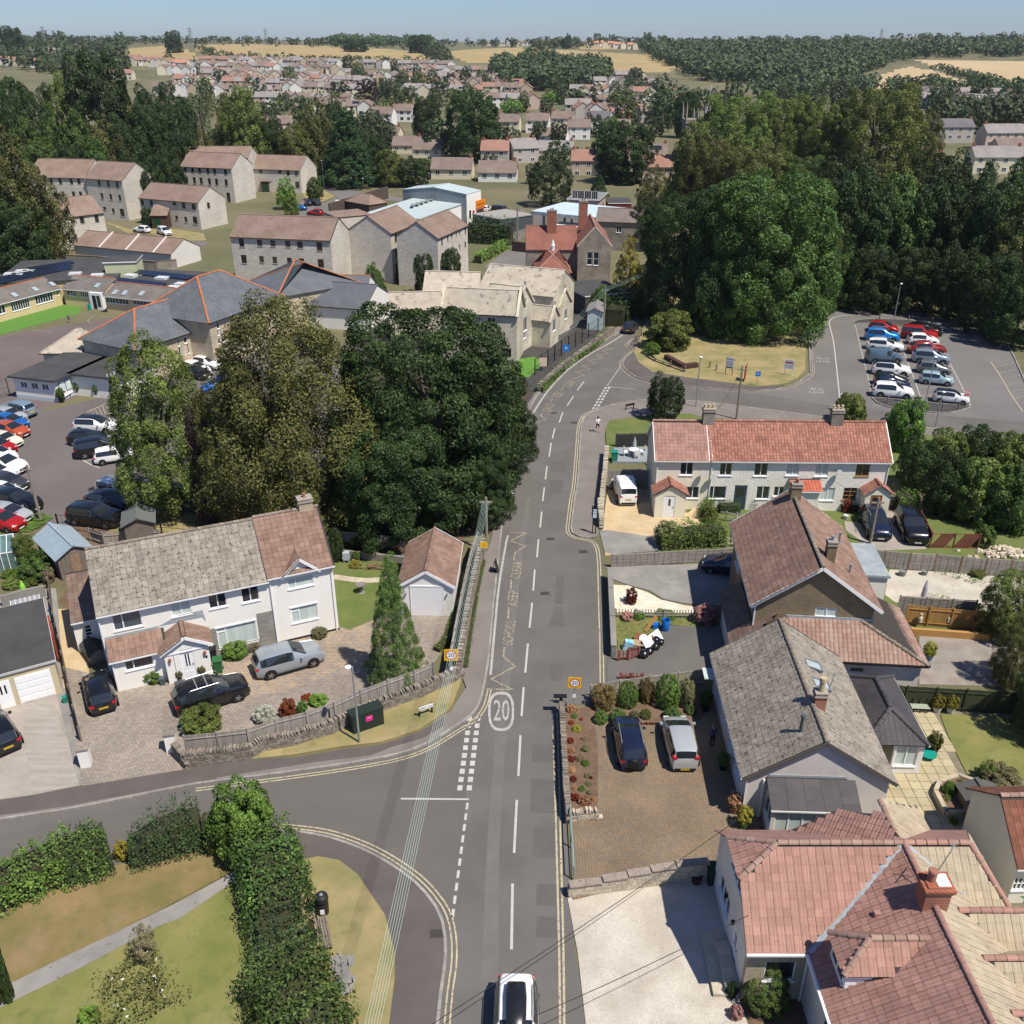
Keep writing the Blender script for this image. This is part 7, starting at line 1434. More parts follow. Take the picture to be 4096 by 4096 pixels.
tpx('conifer','F',300,395,300,46,'dark yew-like conifer beside the upper stone block',name='conifer_tree',clear=0)
tpx('conifer','F',240,400,285,50,'dark pointed conifer in the left-hand wood',name='conifer_tree',clear=0)
for x,yb,yt,w_,k,l in((382,300,112,26,'fartall','tall thin poplar with bare top in the middle distance'),(1305,415,235,90,'lime','lime standing in front of the church tower'),(1040,388,285,90,'yew','large dark yew beside the forecourt'),(1182,345,232,118,'oak','big dark oak above the red-roofed cottages'),(1152,330,222,60,'maple','paler tree beside the big dark oak'),(893,300,172,108,'oak','big dark oak among the cream houses'),(805,265,180,60,'oak','dark tree left of the big oak among the houses'),(1236,398,315,72,'birch','olive shrubby tree by the red boarded hut'),(1250,250,150,52,'farcone','dark conifer above the cream houses'),(1295,260,175,55,'oak','dark olive tree left of the church tower'),(692,215,152,46,'farcopper','copper beech in the middle of the town'),(747,205,150,26,'fartall','dark columnar poplar in the middle of the town'),(1016,178,122,14,'fartall','narrow dark poplar in front of the golden hill'),(728,200,145,30,'fartall','columnar poplar beside the dark poplar in the town'),(1041,200,172,44,'farbright','bright yellow-green weeping willow among the houses'),(966,222,185,44,'farbright','bright round green tree beside the cream houses'),(430,290,240,80,'oak','dark tree at the front of the town'),(1180,285,250,60,'oak','small dark tree by the white cottage'),(1130,375,330,40,'conifer','small dark fir in front of the red-roofed cottages'),(1100,215,165,60,'far','dark pine beside the large grey-roofed house')):
 tpx(k,'F',x,yb,yt,w_,l,clear=.05,i=int(x))
for x,yb,yt,w_,k,l in((540,395,335,42,'bright','larger of two clipped round trees by the apartment car park'),(548,408,362,34,'bright','smaller clipped round tree by the apartment car park'),(593,378,335,34,'maple','small round tree on the lawn by the turning circle'),(278,428,392,26,'oak','small round tree in front of the two-storey block'),(706,575,500,44,'maple','bushy green tree beside the white lift tower'),(581,525,495,28,'bright','bright shrub tree at the foot of the long stone block'),(800,555,480,40,'oak','dark tree at the foot of the stepped stone block'),(850,540,470,45,'oak','tree in front of the end stone block'),(745,530,510,25,'maple','small garden tree behind the old school'),(1160,600,560,40,'maple','green shrubby tree by the old school gate'),(1130,600,545,40,'maple','leafy tree behind the pale shed by the school railings')):
 tpx(k,'F',x,yb,yt,w_,l,clear=.05,i=int(x))
for x,yb,yt,w_,k,l in((1268,668,590,92,'bushlime','large olive shrub at the road bend below the ash tree'),(1232,672,648,34,'bushl','green shrub beside the footway at the road bend'),(1195,602,560,60,'bush','shrubs over the wall where the road disappears'),(1215,560,500,60,'bushd','dark shrubs below the golden cypress'),(1105,575,548,40,'bush','shrubs beside the dark flat classroom'),(1150,590,540,50,'bushl','leafy bushes behind the pale shed'),(1607,805,745,62,'bushlime','straggly olive shrub behind the cottage chimney'),(1712,860,755,72,'bushl','tall green bush past the end of the cottages'),(1690,830,780,50,'bush','green bush against the end wall of the cottages'),(1790,905,815,80,'bushlime','sprawling olive bush behind the cottages'),(1850,900,805,90,'bushd','dark bush on the slope behind the cottages'),(1915,925,820,90,'bushlime','olive bush at the right edge behind the cottages'),(1735,935,830,80,'bushd','shaded dark bush beside the cottage drive'),(1790,985,860,90,'bushd','large dark shrub over the drive of the end cottage'),(1850,1000,870,100,'bushlime','olive shrub above the pile of stone'),(1920,1015,880,110,'bush','large shrub at the right edge above the slatted fence'),(1660,905,880,30,'bushlime','clipped bush at the end of the cottages')):
 bpx(k,'F',x,yb,yt,w_,l,i=int(x)%2)
for x,yb,yt,w_,k,l in((1905,1200,1080,105,'limebig','yellow-green tree over the orange fence'),(1925,1290,1165,95,'birchbig','olive conifer-like tree at the right edge above the green fence')):
 tpx(k,'F',x,yb,yt,w_,l,clear=.0)
tpx('oakbig','F',1985,1390,1270,130,'dark tree leaning in at the right edge over the lawn',clear=.1)
hedge('hedge','mixed green laurel hedge along the side road, left part',PL('F',[(-40,1720),(0,1705),(60,1678),(120,1655),(170,1638),(210,1625)]),2.2,[2.3,2.3,2.4,2.7,2.6,2.2],L_LAUREL,ls=.14,dens=110,seed=3,bumpy=.16)
hedge('hedge','dark green yew hedge along the side road behind the yellow shrub',PL('F',[(135,1652),(175,1640),(212,1625)]),2.4,[2.5,2.6,2.2],L_YEW,ls=.12,dens=110,seed=4,bumpy=.1)
bpx('bushy','30',855,795,645,120,'small yellow variegated shrub in a gap of the roadside hedge')
hedge('hedge','dark yew hedge along the side road, right of the yellow shrub',PL('F',[(250,1625),(300,1612),(350,1598),(385,1590)]),2.0,[1.6,2.5,2.9,2.7],L_YEW,ls=.12,dens=110,seed=5,bumpy=.13)
bpx('bushl','F',455,1645,1492,130,'tall bright laurel bush on the corner of the side road')
bpx('bushlime','F',425,1620,1530,90,'lighter green bush beside the tall laurel')
hedge('hedge','dense maple hedge beside the bench and litter bin',PL('F',[(500,1620),(515,1660),(525,1710),(535,1755)]),3.0,[2.6,2.8,2.6,2.2],L_MAPLE,ls=.155,dens=130,seed=6,bumpy=.13)
hedge('hedge','lower yew section of the hedge behind the bench',PL('F',[(525,1750),(530,1800),(540,1850)]),2.8,[1.7,1.6,1.8],L_YEW,ls=.12,dens=120,seed=7,bumpy=.1)
hedge('hedge','large maple hedge in the bottom left corner by the dry grass',PL('F',[(535,1850),(555,1900),(580,1960),(600,2010)]),3.6,[2.2,2.5,2.6,2.4],L_MAPLE,ls=.16,dens=130,seed=8,bumpy=.15)
bpx('bushr','31',390,1400,1275,170,'small purple-red leaved shrub growing in the hedge by the bench',mat=L_COPP)
bpx('bushph','F',8,1905,1690,40,'dark shrub at the left edge of the brown lawn',mat=L_YEW)
tree('bushdry',P('30',1040,1480),2.0,1.3,'small lichened fruit tree on the front lawn',cat='tree',name='tree',clear=.12,i=0)
hedge('wildflower_patch','tall wild grasses with white daisies on the front lawn',PL('30',[(1030,1480),(960,1650),(900,1800),(1000,2000)]),[1.2,2.6,3.6,4.2],[.9,1.0,1.0,.9],L_BIRCH,ls=.12,dens=90,seed=9,bumpy=.3,cat='wildflowers',kind='stuff',core=False)
hedge('daisy_flowers',None,PL('30',[(1040,1500),(960,1650),(920,1800),(1000,1960)]),[.9,2.4,3.4,4],[1.1,1.2,1.2,1.1],leafmat('daisy_white',[(.75,.75,.7),(.8,.8,.76)]),ls=.13,dens=2.2,seed=10,kind='stuff',core=False)
bpx('bushy','30',620,1990,1820,160,'bright yellow-green shrub at the bottom of the front lawn',mat=L_BRIGHT)
bpx('bushl','20',1060,1310,1180,150,'rounded shrub under the lean-to window')
bpx('bushl','20',1640,1145,1010,190,'wide green shrub under the big front window')
bpx('bushdry','20',1790,1090,1010,90,'feathery shrub beside the split stone wall')
bpx('bushv','21',485,988,900,110,'variegated shrub in the trough at the house corner')
bpx('bushl','20',1390,1690,1475,310,'large light green shrub behind the front fence',mat=L_LIME)
bpx('bushr','21',262,1545,1405,130,'deep red acer behind the front fence')
bpx('bushl','21',365,1520,1420,80,'spiky green iris clump beside the red acer')
bpx('bushy','21',470,1465,1380,150,'yellow-green and red heather clump along the fence',mat=L_BRIGHT)
bpx('bushr','21',395,1420,1375,90,'pale red leaved shrub behind the iris clump')
bpx('bushw','21',90,1580,1470,170,'white flowering plants behind the front fence')
bpx('bushw','20',1850,1590,1450,160,'taller white flowering plants beside the lamp post')
hedge('ivy_border','ivy and yellow flowers along the inside of the roadside wall',PL('21',[(1465,770),(1420,900),(1380,1010),(1310,1070)]),.8,.5,L_LAUREL,ls=.1,dens=90,seed=21,cat='border plants')
hedge('wall_ivy','ivy trailing over the roadside wall onto the footway',PL('21',[(1640,440),(1600,620),(1560,850),(1530,1050),(1510,1190)]),.5,.35,L_LAUREL,ls=.1,dens=60,seed=22,cat='ivy')
bpx('bushd','21',600,450,200,120,'dark shrub between the white house and the garden fence')
bpx('bushl','21',745,440,370,70,'climber on the back garden fence')
bpx('bushy','21',735,490,430,90,'yellow-green perennials under the back fence')
bpx('bushy','21',1020,490,445,80,'yellow-green clump beside the garage',mat=L_LIME)
for x,yb,yt,w_,k,l in((220,600,395,280,'bush','dark green bush beside the blue-roofed shed'),(170,500,250,160,'bushlime','rambling bush behind the greenhouse'),(120,225,160,330,'bushl','long leafy hedge beside the school car park'),(70,640,560,150,'bushlime','yellow vine over the vegetable plot'),(200,640,560,110,'bushlime','vine beside the closed green parasol'),(330,600,480,110,'bushdry','dead twiggy bush beside the shed'),(60,560,500,160,'bushl','leafy crops in front of the greenhouse'),(650,190,110,50,'bushdry','dry pale shrub in front of the black cars')):
 bpx(k,'20',x,yb,yt,w_,l)
hedge('hedge','green hedge beside the gravel drive of the cottages',PL('22',[(1110,330),(1250,320),(1400,310),(1560,300)]),2.2,[1.8,1.9,2.0,2.0],L_LAUREL,ls=.15,dens=80,seed=31,bumpy=.14)
bpx('bushw','22',1180,345,150,190,'white-flowering bush at the left end of the cottage hedge',mat=L_VAR)
hedge('hedge','clipped hedge leading to the blue cottage door',PL('22',[(1440,150),(1470,40),(1480,-30)]),1.1,1.5,L_LAUREL,ls=.11,dens=100,seed=32,bumpy=.06)
bpx('bushy','22',1480,170,50,110,'golden shrub in the front garden of the cottages',mat=L_LIME)
hedge('hedge','dark clipped box hedge in front of the middle cottage',PL('22',[(1540,85),(1680,85)]),1.1,1.1,L_YEW,ls=.09,dens=150,seed=33,bumpy=.04)
hedge('hedge','dark clipped hedge right of the blue door',PL('22',[(1745,60),(1890,40)]),1.1,1.2,L_YEW,ls=.09,dens=150,seed=34,bumpy=.04)
hedge('hedge','tall clipped hedge beside the bins of the end cottage',PL('23',[(1100,70),(1230,70)]),1.6,[2.0,2.2],L_LAUREL,ls=.12,dens=90,seed=35)
hedge('hedge','tall dark clipped hedge at the apartment car park exit',PL('01',[(1535,1700),(1840,1720)]),3,5.2,L_YEW,ls=.35,dens=16,seed=36,bumpy=.03)
hedge('hedge','bright green clipped hedge round the small grey car park',PL('01',[(1600,1850),(1790,1745)]),2.2,1.8,L_BRIGHT,ls=.3,dens=18,seed=37,bumpy=.03)
hedge('ivy_bank','ivy along the roadside wall of the old school',PL('12',[(280,1000),(450,830),(640,700),(760,590)]),1.2,.9,L_LAUREL,ls=.22,dens=22,seed=38,cat='ivy')
hedge('shrub_belt','dark shrubs hiding the road beyond the parked car',PL('12',[(800,540),(870,440),(960,380)]),4,3.5,L_OAK,ls=.3,dens=14,seed=39,cat='shrubs')
bpx('bushp','22',895,860,790,85,'pink hydrangea beside the picket fence')
bpx('bushp','22',1450,890,740,170,'large pink hydrangea at the corner of the stone house')
bpx('bushr','22',925,745,625,95,'spiky dark red phormium in the white stones',mat=leafmat('leaves_maroon',[(.1,.015,.015),(.17,.03,.025)]))
bpx('bushl','22',980,850,790,90,'green clump beside the pink hydrangea')
bpx('bushl','22',1170,850,800,160,'low green plants along the picket fence')
for x,yb,yt,w_,k,l in((730,1490,1320,195,'bushph','broad bronze-tipped bush nearest the speed sign'),(900,1480,1285,150,'topiary','smooth clipped dome bush between the bronze bushes'),(1028,1440,1265,125,'bushph','rounded bronze bush in the middle of the border'),(1180,1490,1240,185,'topiary','largest clipped dome bush in the border'),(1310,1480,1260,120,'bushv','variegated shrub against the fence by the bungalow'),(1255,1460,1370,130,'bushy','golden shrub in front of the largest dome'),(710,1590,1490,105,'topiaryy','low dark clipped ball nearest the corner'),(830,1590,1475,120,'topiaryy','second low dark clipped ball'),(1025,1550,1480,85,'topiary','small yellow-green clipped ball'),(1215,1575,1470,130,'topiaryy','low dark mound under the largest dome'),(950,1540,1490,70,'bushv','pale leaved plant between the clipped balls'),(1345,1520,1450,90,'topiaryy','dark shrub at the foot of the bungalow'),(1290,1560,1515,60,'bushy','small golden plant at the front of the border')):
 bpx(k,'22',x,yb,yt,w_,l,mat=L_LIME if x==1025 else None,sink=.12)
fl=[(505,1505,80,'busho'),(525,1545,50,'bushl'),(500,1590,50,'bushr'),(570,1560,30,'bushr'),(540,1640,70,'bushy'),(495,1720,60,'bushr'),(590,1700,50,'bushdry'),(500,1790,60,'busho'),(600,1780,60,'bushv'),(500,1850,60,'bushr'),(560,1850,80,'bushdry'),(600,1880,60,'bushl'),(505,1930,60,'busho')]
for x,y,w_,k in fl:bpx(k,'22',x,y,y-w_*.75,w_,['low border plant with orange leaves along the garden wall','small leafy border plant along the garden wall','flowering border plant along the garden wall'][w_%3],group='border plants in the strip bed')
for x,y,w_,k in((605,125,55,'bushl'),(505,170,60,'busho'),(615,205,45,'bushv'),(515,235,60,'bushr'),(640,215,25,'bushr'),(625,265,50,'bushv'),(575,300,55,'bushl'),(525,290,35,'busho'),(625,325,40,'bushv'),(525,370,75,'bushr'),(595,400,95,'busho'),(660,370,45,'busho')):
 bpx(k,'32',x,y,y-w_*.75,w_,['low border plant near the end of the garden wall','small rosette plant near the end of the strip bed'][w_%2],group='border plants in the strip bed')
for i in range(14):bpx('bushr','22',905+i*14+(i%3)*6,1588,1572,17,'small red bedding flower along the edge of the drive',group='red bedding flowers',name='bedding_flower',cat='flower')
bpx('topiaryy','33',280,1760,1460,325,'large round clipped green bush beside the stone bay',mat=leafmat('leaves_round_bush',[(.05,.085,.015),(.09,.13,.03),(.15,.18,.05)]))
bpx('bushp','33',75,1760,1660,90,'pink flowers beside the steps of the red-tiled house')
bpx('bushd','33',45,1620,1510,80,'purple-leaved shrub at the foot of the steps')
bpx('bushv','33',1810,300,130,260,'large variegated shrub tree beside the lawn')
bpx('bushlime','33',1700,230,95,120,'dark-leaved shrub behind the variegated one')
for x,yb,yt,w_,k,l in((1450,330,210,90,'bushl','rhubarb-leaved plant in the raised bed'),(1530,320,205,90,'bushlime','golden shrub in the raised bed'),(1600,350,230,110,'bushl','green shrub at the back of the raised bed'),(1650,360,295,90,'busho','orange plants in the raised bed'),(1530,390,330,110,'bushl','low green plants at the front of the raised bed'),(1430,370,300,70,'bushlime','yellow-green plant at the left of the raised bed'),(1485,495,445,60,'bushl','small plant by the dark-roofed shed')):
 bpx(k,'33',x,yb,yt,w_,l)
bpx('bushp','23',1690,320,170,130,'pink rose bush beside the red trellis',mat=L_LAUREL)
bpx('bushlime','23',1640,510,450,110,'scrubby yellow bush against the slatted fence')
hedge('garden_weeds','weeds growing along the slatted fence',PL('f',[(470,490),(560,495),(650,530),(760,560),(900,520),(1080,530)]),.7,.35,L_LAUREL,ls=.12,dens=40,seed=41,cat='weeds',kind='stuff',core=False)
hedge('garden_weeds','weeds along the middle of the broken patio',PL('f',[(430,655),(520,660),(600,700),(690,720)]),.6,.3,L_LAUREL,ls=.12,dens=40,seed=42,cat='weeds',kind='stuff',core=False)
hedge('garden_plants','plants beneath the windows of the end cottage',PL('g',[(600,690),(660,720),(760,740),(820,740)]),.9,.9,L_LAUREL,ls=.13,dens=50,seed=43,cat='border plants')
bpx('bush','g',850,720,600,70,'climbing rose on the end cottage porch');bpx('bushr','g',705,755,650,90,'red-leaved acer in a pale pot on the cottage lawn',mat=L_REDL);bpx('bush','g',640,720,630,50,'leafy plant under the wooden window')
bpx('bush','g',190,690,600,80,'climber on the middle cottage');bpx('bushl','12',1435,1730,1545,90,'climbing plant between the first and second cottage')
def wood(name,poly,n,mat,h=(9,15),w=(8,13),seed=1,q=46,ls=.28):
 rng=np.random.default_rng(seed);x0,x1=min(p[0]for p in poly),max(p[0]for p in poly);y0,y1=min(p[1]for p in poly),max(p[1]for p in poly);Vp=[];Vn=[];c=0
 while c<n:
  x,y=rng.uniform(x0,x1),rng.uniform(y0,y1)
  if not inpoly((x,y),poly):continue
  p=PT('F',x,y);c+=1
  hh=rng.uniform(*h);ww=rng.uniform(*w)/2;d=unit(rng.normal(size=(q,3))+np.array([0,-.25,.45]));rr=rng.uniform(.75,1.05,(q,1))
  Vp.append(np.array([p.x,p.y,p.z+hh*.5])+d*rr*np.array([ww,ww,hh*.5]));Vn.append(unit(d+rng.normal(size=(q,3))*.35))
 me=leaves(name,np.concatenate(Vp),np.concatenate(Vn),ls*sum(w)/2,rng,.8,mat);o=ob(name,me);o['kind']='stuff';return o
wood('ridge_trees',[(0,72),(330,78),(620,84),(900,84),(1090,86),(1250,84),(1500,82),(1932,78),(1932,84),(1500,88),(1250,90),(1090,91),(900,90),(620,90),(330,86),(0,86)],420,L_FAR,(8,14),(9,16),2,30)
wood('ridge_wood',[(620,80),(700,80),(800,82),(840,100),(790,98),(700,92),(620,90)],120,L_FAR,(13,20),(11,16),3,40)
wood('hill_wood',[(1000,96),(1060,86),(1110,90),(1010,100)],20,L_FAR,(10,15),(9,14),13)
wood('hill_wood',[(965,120),(1010,108),(1050,122),(1150,132),(1150,165),(1060,175),(945,170),(930,135)],330,L_FAR,(10,15),(9,13),4)
wood('hill_wood',[(1195,90),(1250,92),(1500,92),(1720,95),(1932,86),(1932,108),(1730,112),(1680,122),(1610,148),(1500,158),(1440,160),(1330,155),(1290,140),(1250,120),(1215,105)],1500,L_FAR,(9,14),(9,14),5,36)
wood('hedgerow',[(362,92),(375,90),(430,108),(500,112),(700,118),(830,118),(830,123),(700,123),(500,118),(425,116),(380,104)],120,L_FAR,(4,8),(6,10),6,24)
wood('hedgerow',[(1755,130),(1770,132),(1885,166),(1870,170)],60,L_FAR,(4,8),(6,10),7,24)
wood('hedgerow',[(790,98),(838,96),(850,120),(830,122)],60,L_FAR,(6,11),(8,12),8,30)
wood('town_tree_belt',[(300,205),(500,195),(700,200),(900,185),(930,205),(700,225),(500,225),(330,232)],90,L_FARO,(6,10),(6,9),9,50,.2)
wood('town_tree_belt',[(1150,180),(1250,170),(1300,190),(1300,235),(1200,240),(1120,200)],60,L_FAR,(8,13),(7,11),10,50,.22)
wood('valley_wood',[(1620,165),(1932,178),(1932,195),(1740,190),(1620,180),(1500,190),(1400,185),(1440,165)],150,L_FAR,(8,12),(8,11),11,46,.24)
wood('valley_wood',[(1760,240),(1932,215),(1932,250),(1800,262)],60,L_FAR,(9,14),(8,11),12,60,.2)
wood('left_ridge_wood',[(0,90),(200,90),(240,88),(240,135),(100,140),(0,130)],200,L_FAR,(10,15),(10,14),14,40)
WC={'cream':M('far_cream_wall',(.66,.6,.45)),'white':M('far_white_wall',(.75,.73,.68)),'buff stone':M('far_buff_wall',(.48,.4,.3)),'grey stone':M('far_grey_wall',(.42,.39,.35)),'pink':M('far_pink_wall',(.55,.42,.34))}
RC={'brown':M('far_brown_roof',(.17,.13,.11),(.22,.17,.145),.3,.9),'grey':M('far_grey_roof',(.22,.2,.19),(.27,.25,.24),.3,.9),'red':M('far_red_roof',(.27,.15,.115),(.32,.18,.14),.3,.9),'dark grey':M('far_dark_roof',(.12,.115,.12),(.15,.14,.15),.3,.9),'orange-red':M('far_orange_roof',(.42,.2,.13),(.47,.24,.16),.3,.9)}
HM={}
def far_house(pos,L,D,he,hr,rz,wall,roof,label,group=None,chim=1,solar=False,name='house',wins=True,rows=None):
 t=thing(name,label,'house',pos,rz,group);k=(L,D,he,hr)
 if k not in HM:
  zr=he+hr;b=B();l,d=L/2,D/2
  b.v=[(-l,-d,-3),(l,-d,-3),(l,d,-3),(-l,d,-3),(-l,-d,he),(l,-d,he),(l,d,he),(-l,d,he),(-l,0,zr),(l,0,zr)];b.f=[(0,1,5,4),(2,3,7,6),(1,2,6,9,5),(3,0,4,8,7)]
  o=.35;z=he-o*hr/d;r=B();r.v=[(-l-.2,-d-o,z),(l+.2,-d-o,z),(l+.2,0,zr+.12),(-l-.2,0,zr+.12),(l+.2,d+o,z),(-l-.2,d+o,z)];r.v+=[(x,y,q-.15)for x,y,q in r.v]
  r.f=[(0,1,2,3),(2,4,5,3),(0,6,7,1),(1,7,8,2),(2,8,10,4),(3,9,6,0),(5,11,9,3),(4,10,11,5)]
  w=B().poly([(-.6,0,-.55),(.6,0,-.55),(.6,0,.55),(-.6,0,.55)]);fr=B().box(-.7,.01,-.65,.7,.05,.65)
  c=B().box(-.4,-.35,0,.4,.35,1.6)
  HM[k]=(b.me('wall',WC['cream']),r.me('roof',RC['brown']),c.me('chimney',BRICKR))
 if 'win' not in HM:
  HM['win']=B().box(-.72,-.04,-.62,.72,.04,.62).me('window',PVC);HM['pane']=B().box(-.6,-.055,-.5,-.05,-.045,.5).box(.05,-.055,-.5,.6,-.045,.5).me('pane',GLASS)
 a,b,c=HM[k];o=ob('wall',a,t,loc=(0,0,0));o.material_slots[0].link='OBJECT';o.material_slots[0].material=WC[wall];o=ob('roof',b,t);o.material_slots[0].link='OBJECT';o.material_slots[0].material=RC[roof]
 for i in range(chim):ob('chimney',c,o,loc=((-1 if i else 1)*(L/2-.6),0,he+hr-.7))
 if wins:
  n=max(2,int(L/3.2));rows=rows or(2 if he>4 else 1)
  for j in range(rows):
   for i in range(n):
    x=-L/2+L*(i+.5)/n;z=he-1.1-j*2.6;w_=ob('window',HM['win'],t,loc=(x,-D/2-.02,z));
    if pos[1]<480:ob('pane',HM['pane'],w_)
    else:w_.material_slots[0].link='OBJECT';w_.material_slots[0].material=GLASS
 if solar:B().box(-1.8,-.9,0,1.8,.9,.06).o('solar_panel',PVP,o,loc=(0,-D*.25,he+hr*.55),rot=(atan2(hr,D/2),0,0))
 return t
NH=[(960,252,42,-8,5.2,'cream','brown','cream semi-detached house with a brown roof left of the cul-de-sac'),(1015,250,42,-8,5.2,'white','brown','white semi-detached house in the middle of the cul-de-sac'),(1062,246,40,-8,5.2,'cream','brown','cream and blue-grey house at the right of the cul-de-sac'),(1092,262,40,-2,5.0,'white','brown','pale blue-white detached house above the bungalows'),(762,232,40,-6,5.2,'white','brown','white house with a grey roof beside the brown-roofed pair'),(722,238,46,-10,5.2,'white','brown','pair of white houses with brown hipped roofs'),(735,265,45,-12,2.8,'cream','brown','brown-roofed bungalow in front of the white houses'),(820,265,56,-5,3.0,'cream','brown','brown-roofed chalet with a timber gable'),(770,288,50,-5,3.0,'cream','brown','chalet bungalow with white dormer windows'),(810,296,56,-8,3.0,'cream','brown','cream chalet bungalow with grey dormers'),(855,335,75,-4,3.0,'cream','brown','long brown-roofed chalet with two roof windows'),(940,340,70,-3,2.8,'white','brown','L-shaped brown-roofed bungalow with a white gable'),(935,308,50,-4,4.6,'grey stone','red','old stone house with a red tiled roof'),(985,305,50,20,4.8,'grey stone','grey','old stone house with steep grey slate roofs'),(1040,298,80,0,3.0,'cream','grey','long low grey-roofed building behind the stone house'),(1045,268,50,-12,2.8,'white','brown','white gabled bungalow above the long grey roof'),(1130,328,105,-2,4.4,'buff stone','red','long old stone cottages with a patched red roof and tall chimneys'),(1180,300,45,5,5,'cream','brown','cream house behind the big dark oak'),(1130,245,45,-15,5,'white','dark grey','slate-roofed house with a dark gable'),(1170,240,50,-10,5,'white','red','orange-red roofed house with a white gable'),(1200,225,40,10,5,'buff stone','grey','grey-roofed house left of the church trees'),(1260,215,38,-8,5,'cream','red','cream gabled house beside the dark conifer'),(1090,220,50,0,5,'grey stone','grey','large grey-roofed stone house with white dormers'),(1240,345,60,-5,5,'buff stone','red','red-roofed houses in front of the church tower'),(1235,318,40,-8,5,'white','brown','white house with solar panels left of the church'),(235,170,44,0,5,'cream','red','cream terrace with red roofs left of the tall oak'),(322,225,30,5,5,'grey stone','brown','stone house showing between trees of the left wood'),(528,255,50,20,5,'pink','brown','gabled brown house with white finials among dark trees'),(1165,262,45,-6,5,'white','brown','white gabled house with a brown roof above the oak'),(1730,330,75,0,5,'grey stone','orange-red','octagonal-looking building with orange lichened roof at the right'),(1790,268,70,3,6,'grey stone','dark grey','slate-roofed mill building with arched windows at the right'),(1885,280,80,3,6,'pink','grey','large grey-roofed school with brown walls at the right edge'),(1870,325,90,-2,5,'cream','grey','long brown-roofed building at the right edge above the wood'),(1905,300,70,2,4,'pink','brown','low brown-roofed range at the right edge'),(1640,330,10,0,4,'cream','brown','small roof showing among the lime trees')]
for x,y,wp,tn,he,wa,ro,l in NH:
 p=P('F',x,y);p.z=terr(p.x,p.y);Lh=wp*mpp(p.y);Lh=round(Lh,0);bld=Lh>25
 far_house(p,Lh,8.0 if not bld else 11.,he,2.6 if not bld else 3.4,R(tn),wa,ro,l,chim=2 if y>200 and he>4 else 1,solar='solar' in l)
def street(x0,y0,x1,y1,n,wall,roofs,label,group,L=9.5,he=5.5,turn=0,jit=3,solar=.1):
 n=int(n*1.5)
 for i in range(n):
  f=(i+.5)/n;x=x0+(x1-x0)*f+rnd.uniform(-jit,jit);y=y0+(y1-y0)*f+rnd.uniform(-jit*.35,jit*.35);p=PT('F',x,y)if y<250 else P('F',x,y)
  ST.append((p,L,he,R(turn+rnd.choice((0,0,90,-90))+rnd.uniform(-12,12)),rnd.choice(wall),rnd.choice(roofs),label,group,rnd.random()<solar))
W3=['cream','white','buff stone','pink'];R3_=['brown','brown','grey','grey','red']
ST=[]
def build_streets(lim=225):
 ST.sort(key=lambda q:q[0].y);VV=[];FF=[];mi=[];mats=[]
 for i,(p,L,he,rz,wa,ro,label,group,so)in enumerate(ST):
  if i<lim:t=far_house(p,L,7.5,he,2.4,rz,wa,ro,'%s house with %s roof %s'%(wa,ro,label),group,1,so,rows=1 if p.y>600 else None);t['same']=1;continue
  M1=MT(p)@MR(rz,4,'Z')
  for me,mt in((HM[(9.5,7.5,5.5,2.4)][0],WC[wa]),(HM[(9.5,7.5,5.5,2.4)][1],RC[ro]),(HM['win'],GLASS)):
   if mt not in mats:mats.append(mt)
   for x in((-2.6,2.6)if me is HM['win']else(0,)):
    k=len(VV);off_=Vc((x,-3.78,3.9))if me is HM['win']else Vc()
    VV+=[tuple(M1@(v.co+off_))for v in me.vertices]
    for f in me.polygons:FF.append(tuple(k+v for v in f.vertices));mi.append(mats.index(mt))
 if FF:
  me=bpy.data.meshes.new('distant_houses');me.from_pydata(VV,[],FF)
  for m in mats:me.materials.append(m)
  me.polygons.foreach_set('material_index',mi);me.update();ob('distant_houses',me)['kind']='stuff'
street(0,98,190,112,11,['cream','white'],['orange-red','red','grey'],'on the far left hillside','houses on the far left hillside',10)
street(0,122,110,130,6,['white','cream'],['orange-red','red'],'on the lower left hillside','houses on the lower left hillside',10)
street(245,118,355,132,9,['cream','white'],['red','orange-red'],'in the terrace below the left golden field','terrace below the left golden field',10)
street(300,140,430,148,8,['white','cream'],['brown','red'],'in the second row below the golden field','second row below the golden field')
street(380,122,560,124,12,['white','buff stone','grey stone'],['grey','brown','red'],'in the top row under the long golden field','top row under the golden field',8,5)
street(540,126,860,132,20,['white','buff stone','grey stone'],['grey','brown'],'along the foot of the long golden field','houses along the foot of the golden field')
street(420,136,640,140,15,W3,R3_,'in the upper middle of the town','upper middle of the town')
street(380,150,600,156,15,W3,R3_,'in the crowded rows of the left town','crowded rows of the left town')
street(330,162,520,168,12,W3,['brown','red','grey'],'behind the thin poplar','houses behind the thin poplar')
street(540,160,700,166,9,W3,R3_,'left of the copper beech','houses left of the copper beech')
street(300,180,520,186,12,['buff stone','cream','white'],['brown','grey'],'in the lower left town above the wood','lower left town')
street(540,178,680,184,7,['cream','white'],['brown','grey'],'in the lower town left of the copper beech','lower town left of the copper beech')
street(760,140,930,146,10,W3,R3_,'in the upper right of the town','upper right of the town')
street(770,155,960,160,12,W3,R3_,'in the dense estate right of the poplars','dense estate right of the poplars')
street(800,168,980,172,11,['buff stone','pink'],['brown','grey','red'],'in the lower dense estate','lower dense estate')
street(760,182,900,188,8,W3,R3_,'above the big dark oak','houses above the big dark oak')
street(900,178,1000,182,5,['buff stone','cream'],['brown','red'],'right of the big oak','houses right of the big oak')
street(1060,150,1220,156,10,['white','cream','buff stone'],['grey','brown'],'below the central golden hill','houses below the central golden hill')
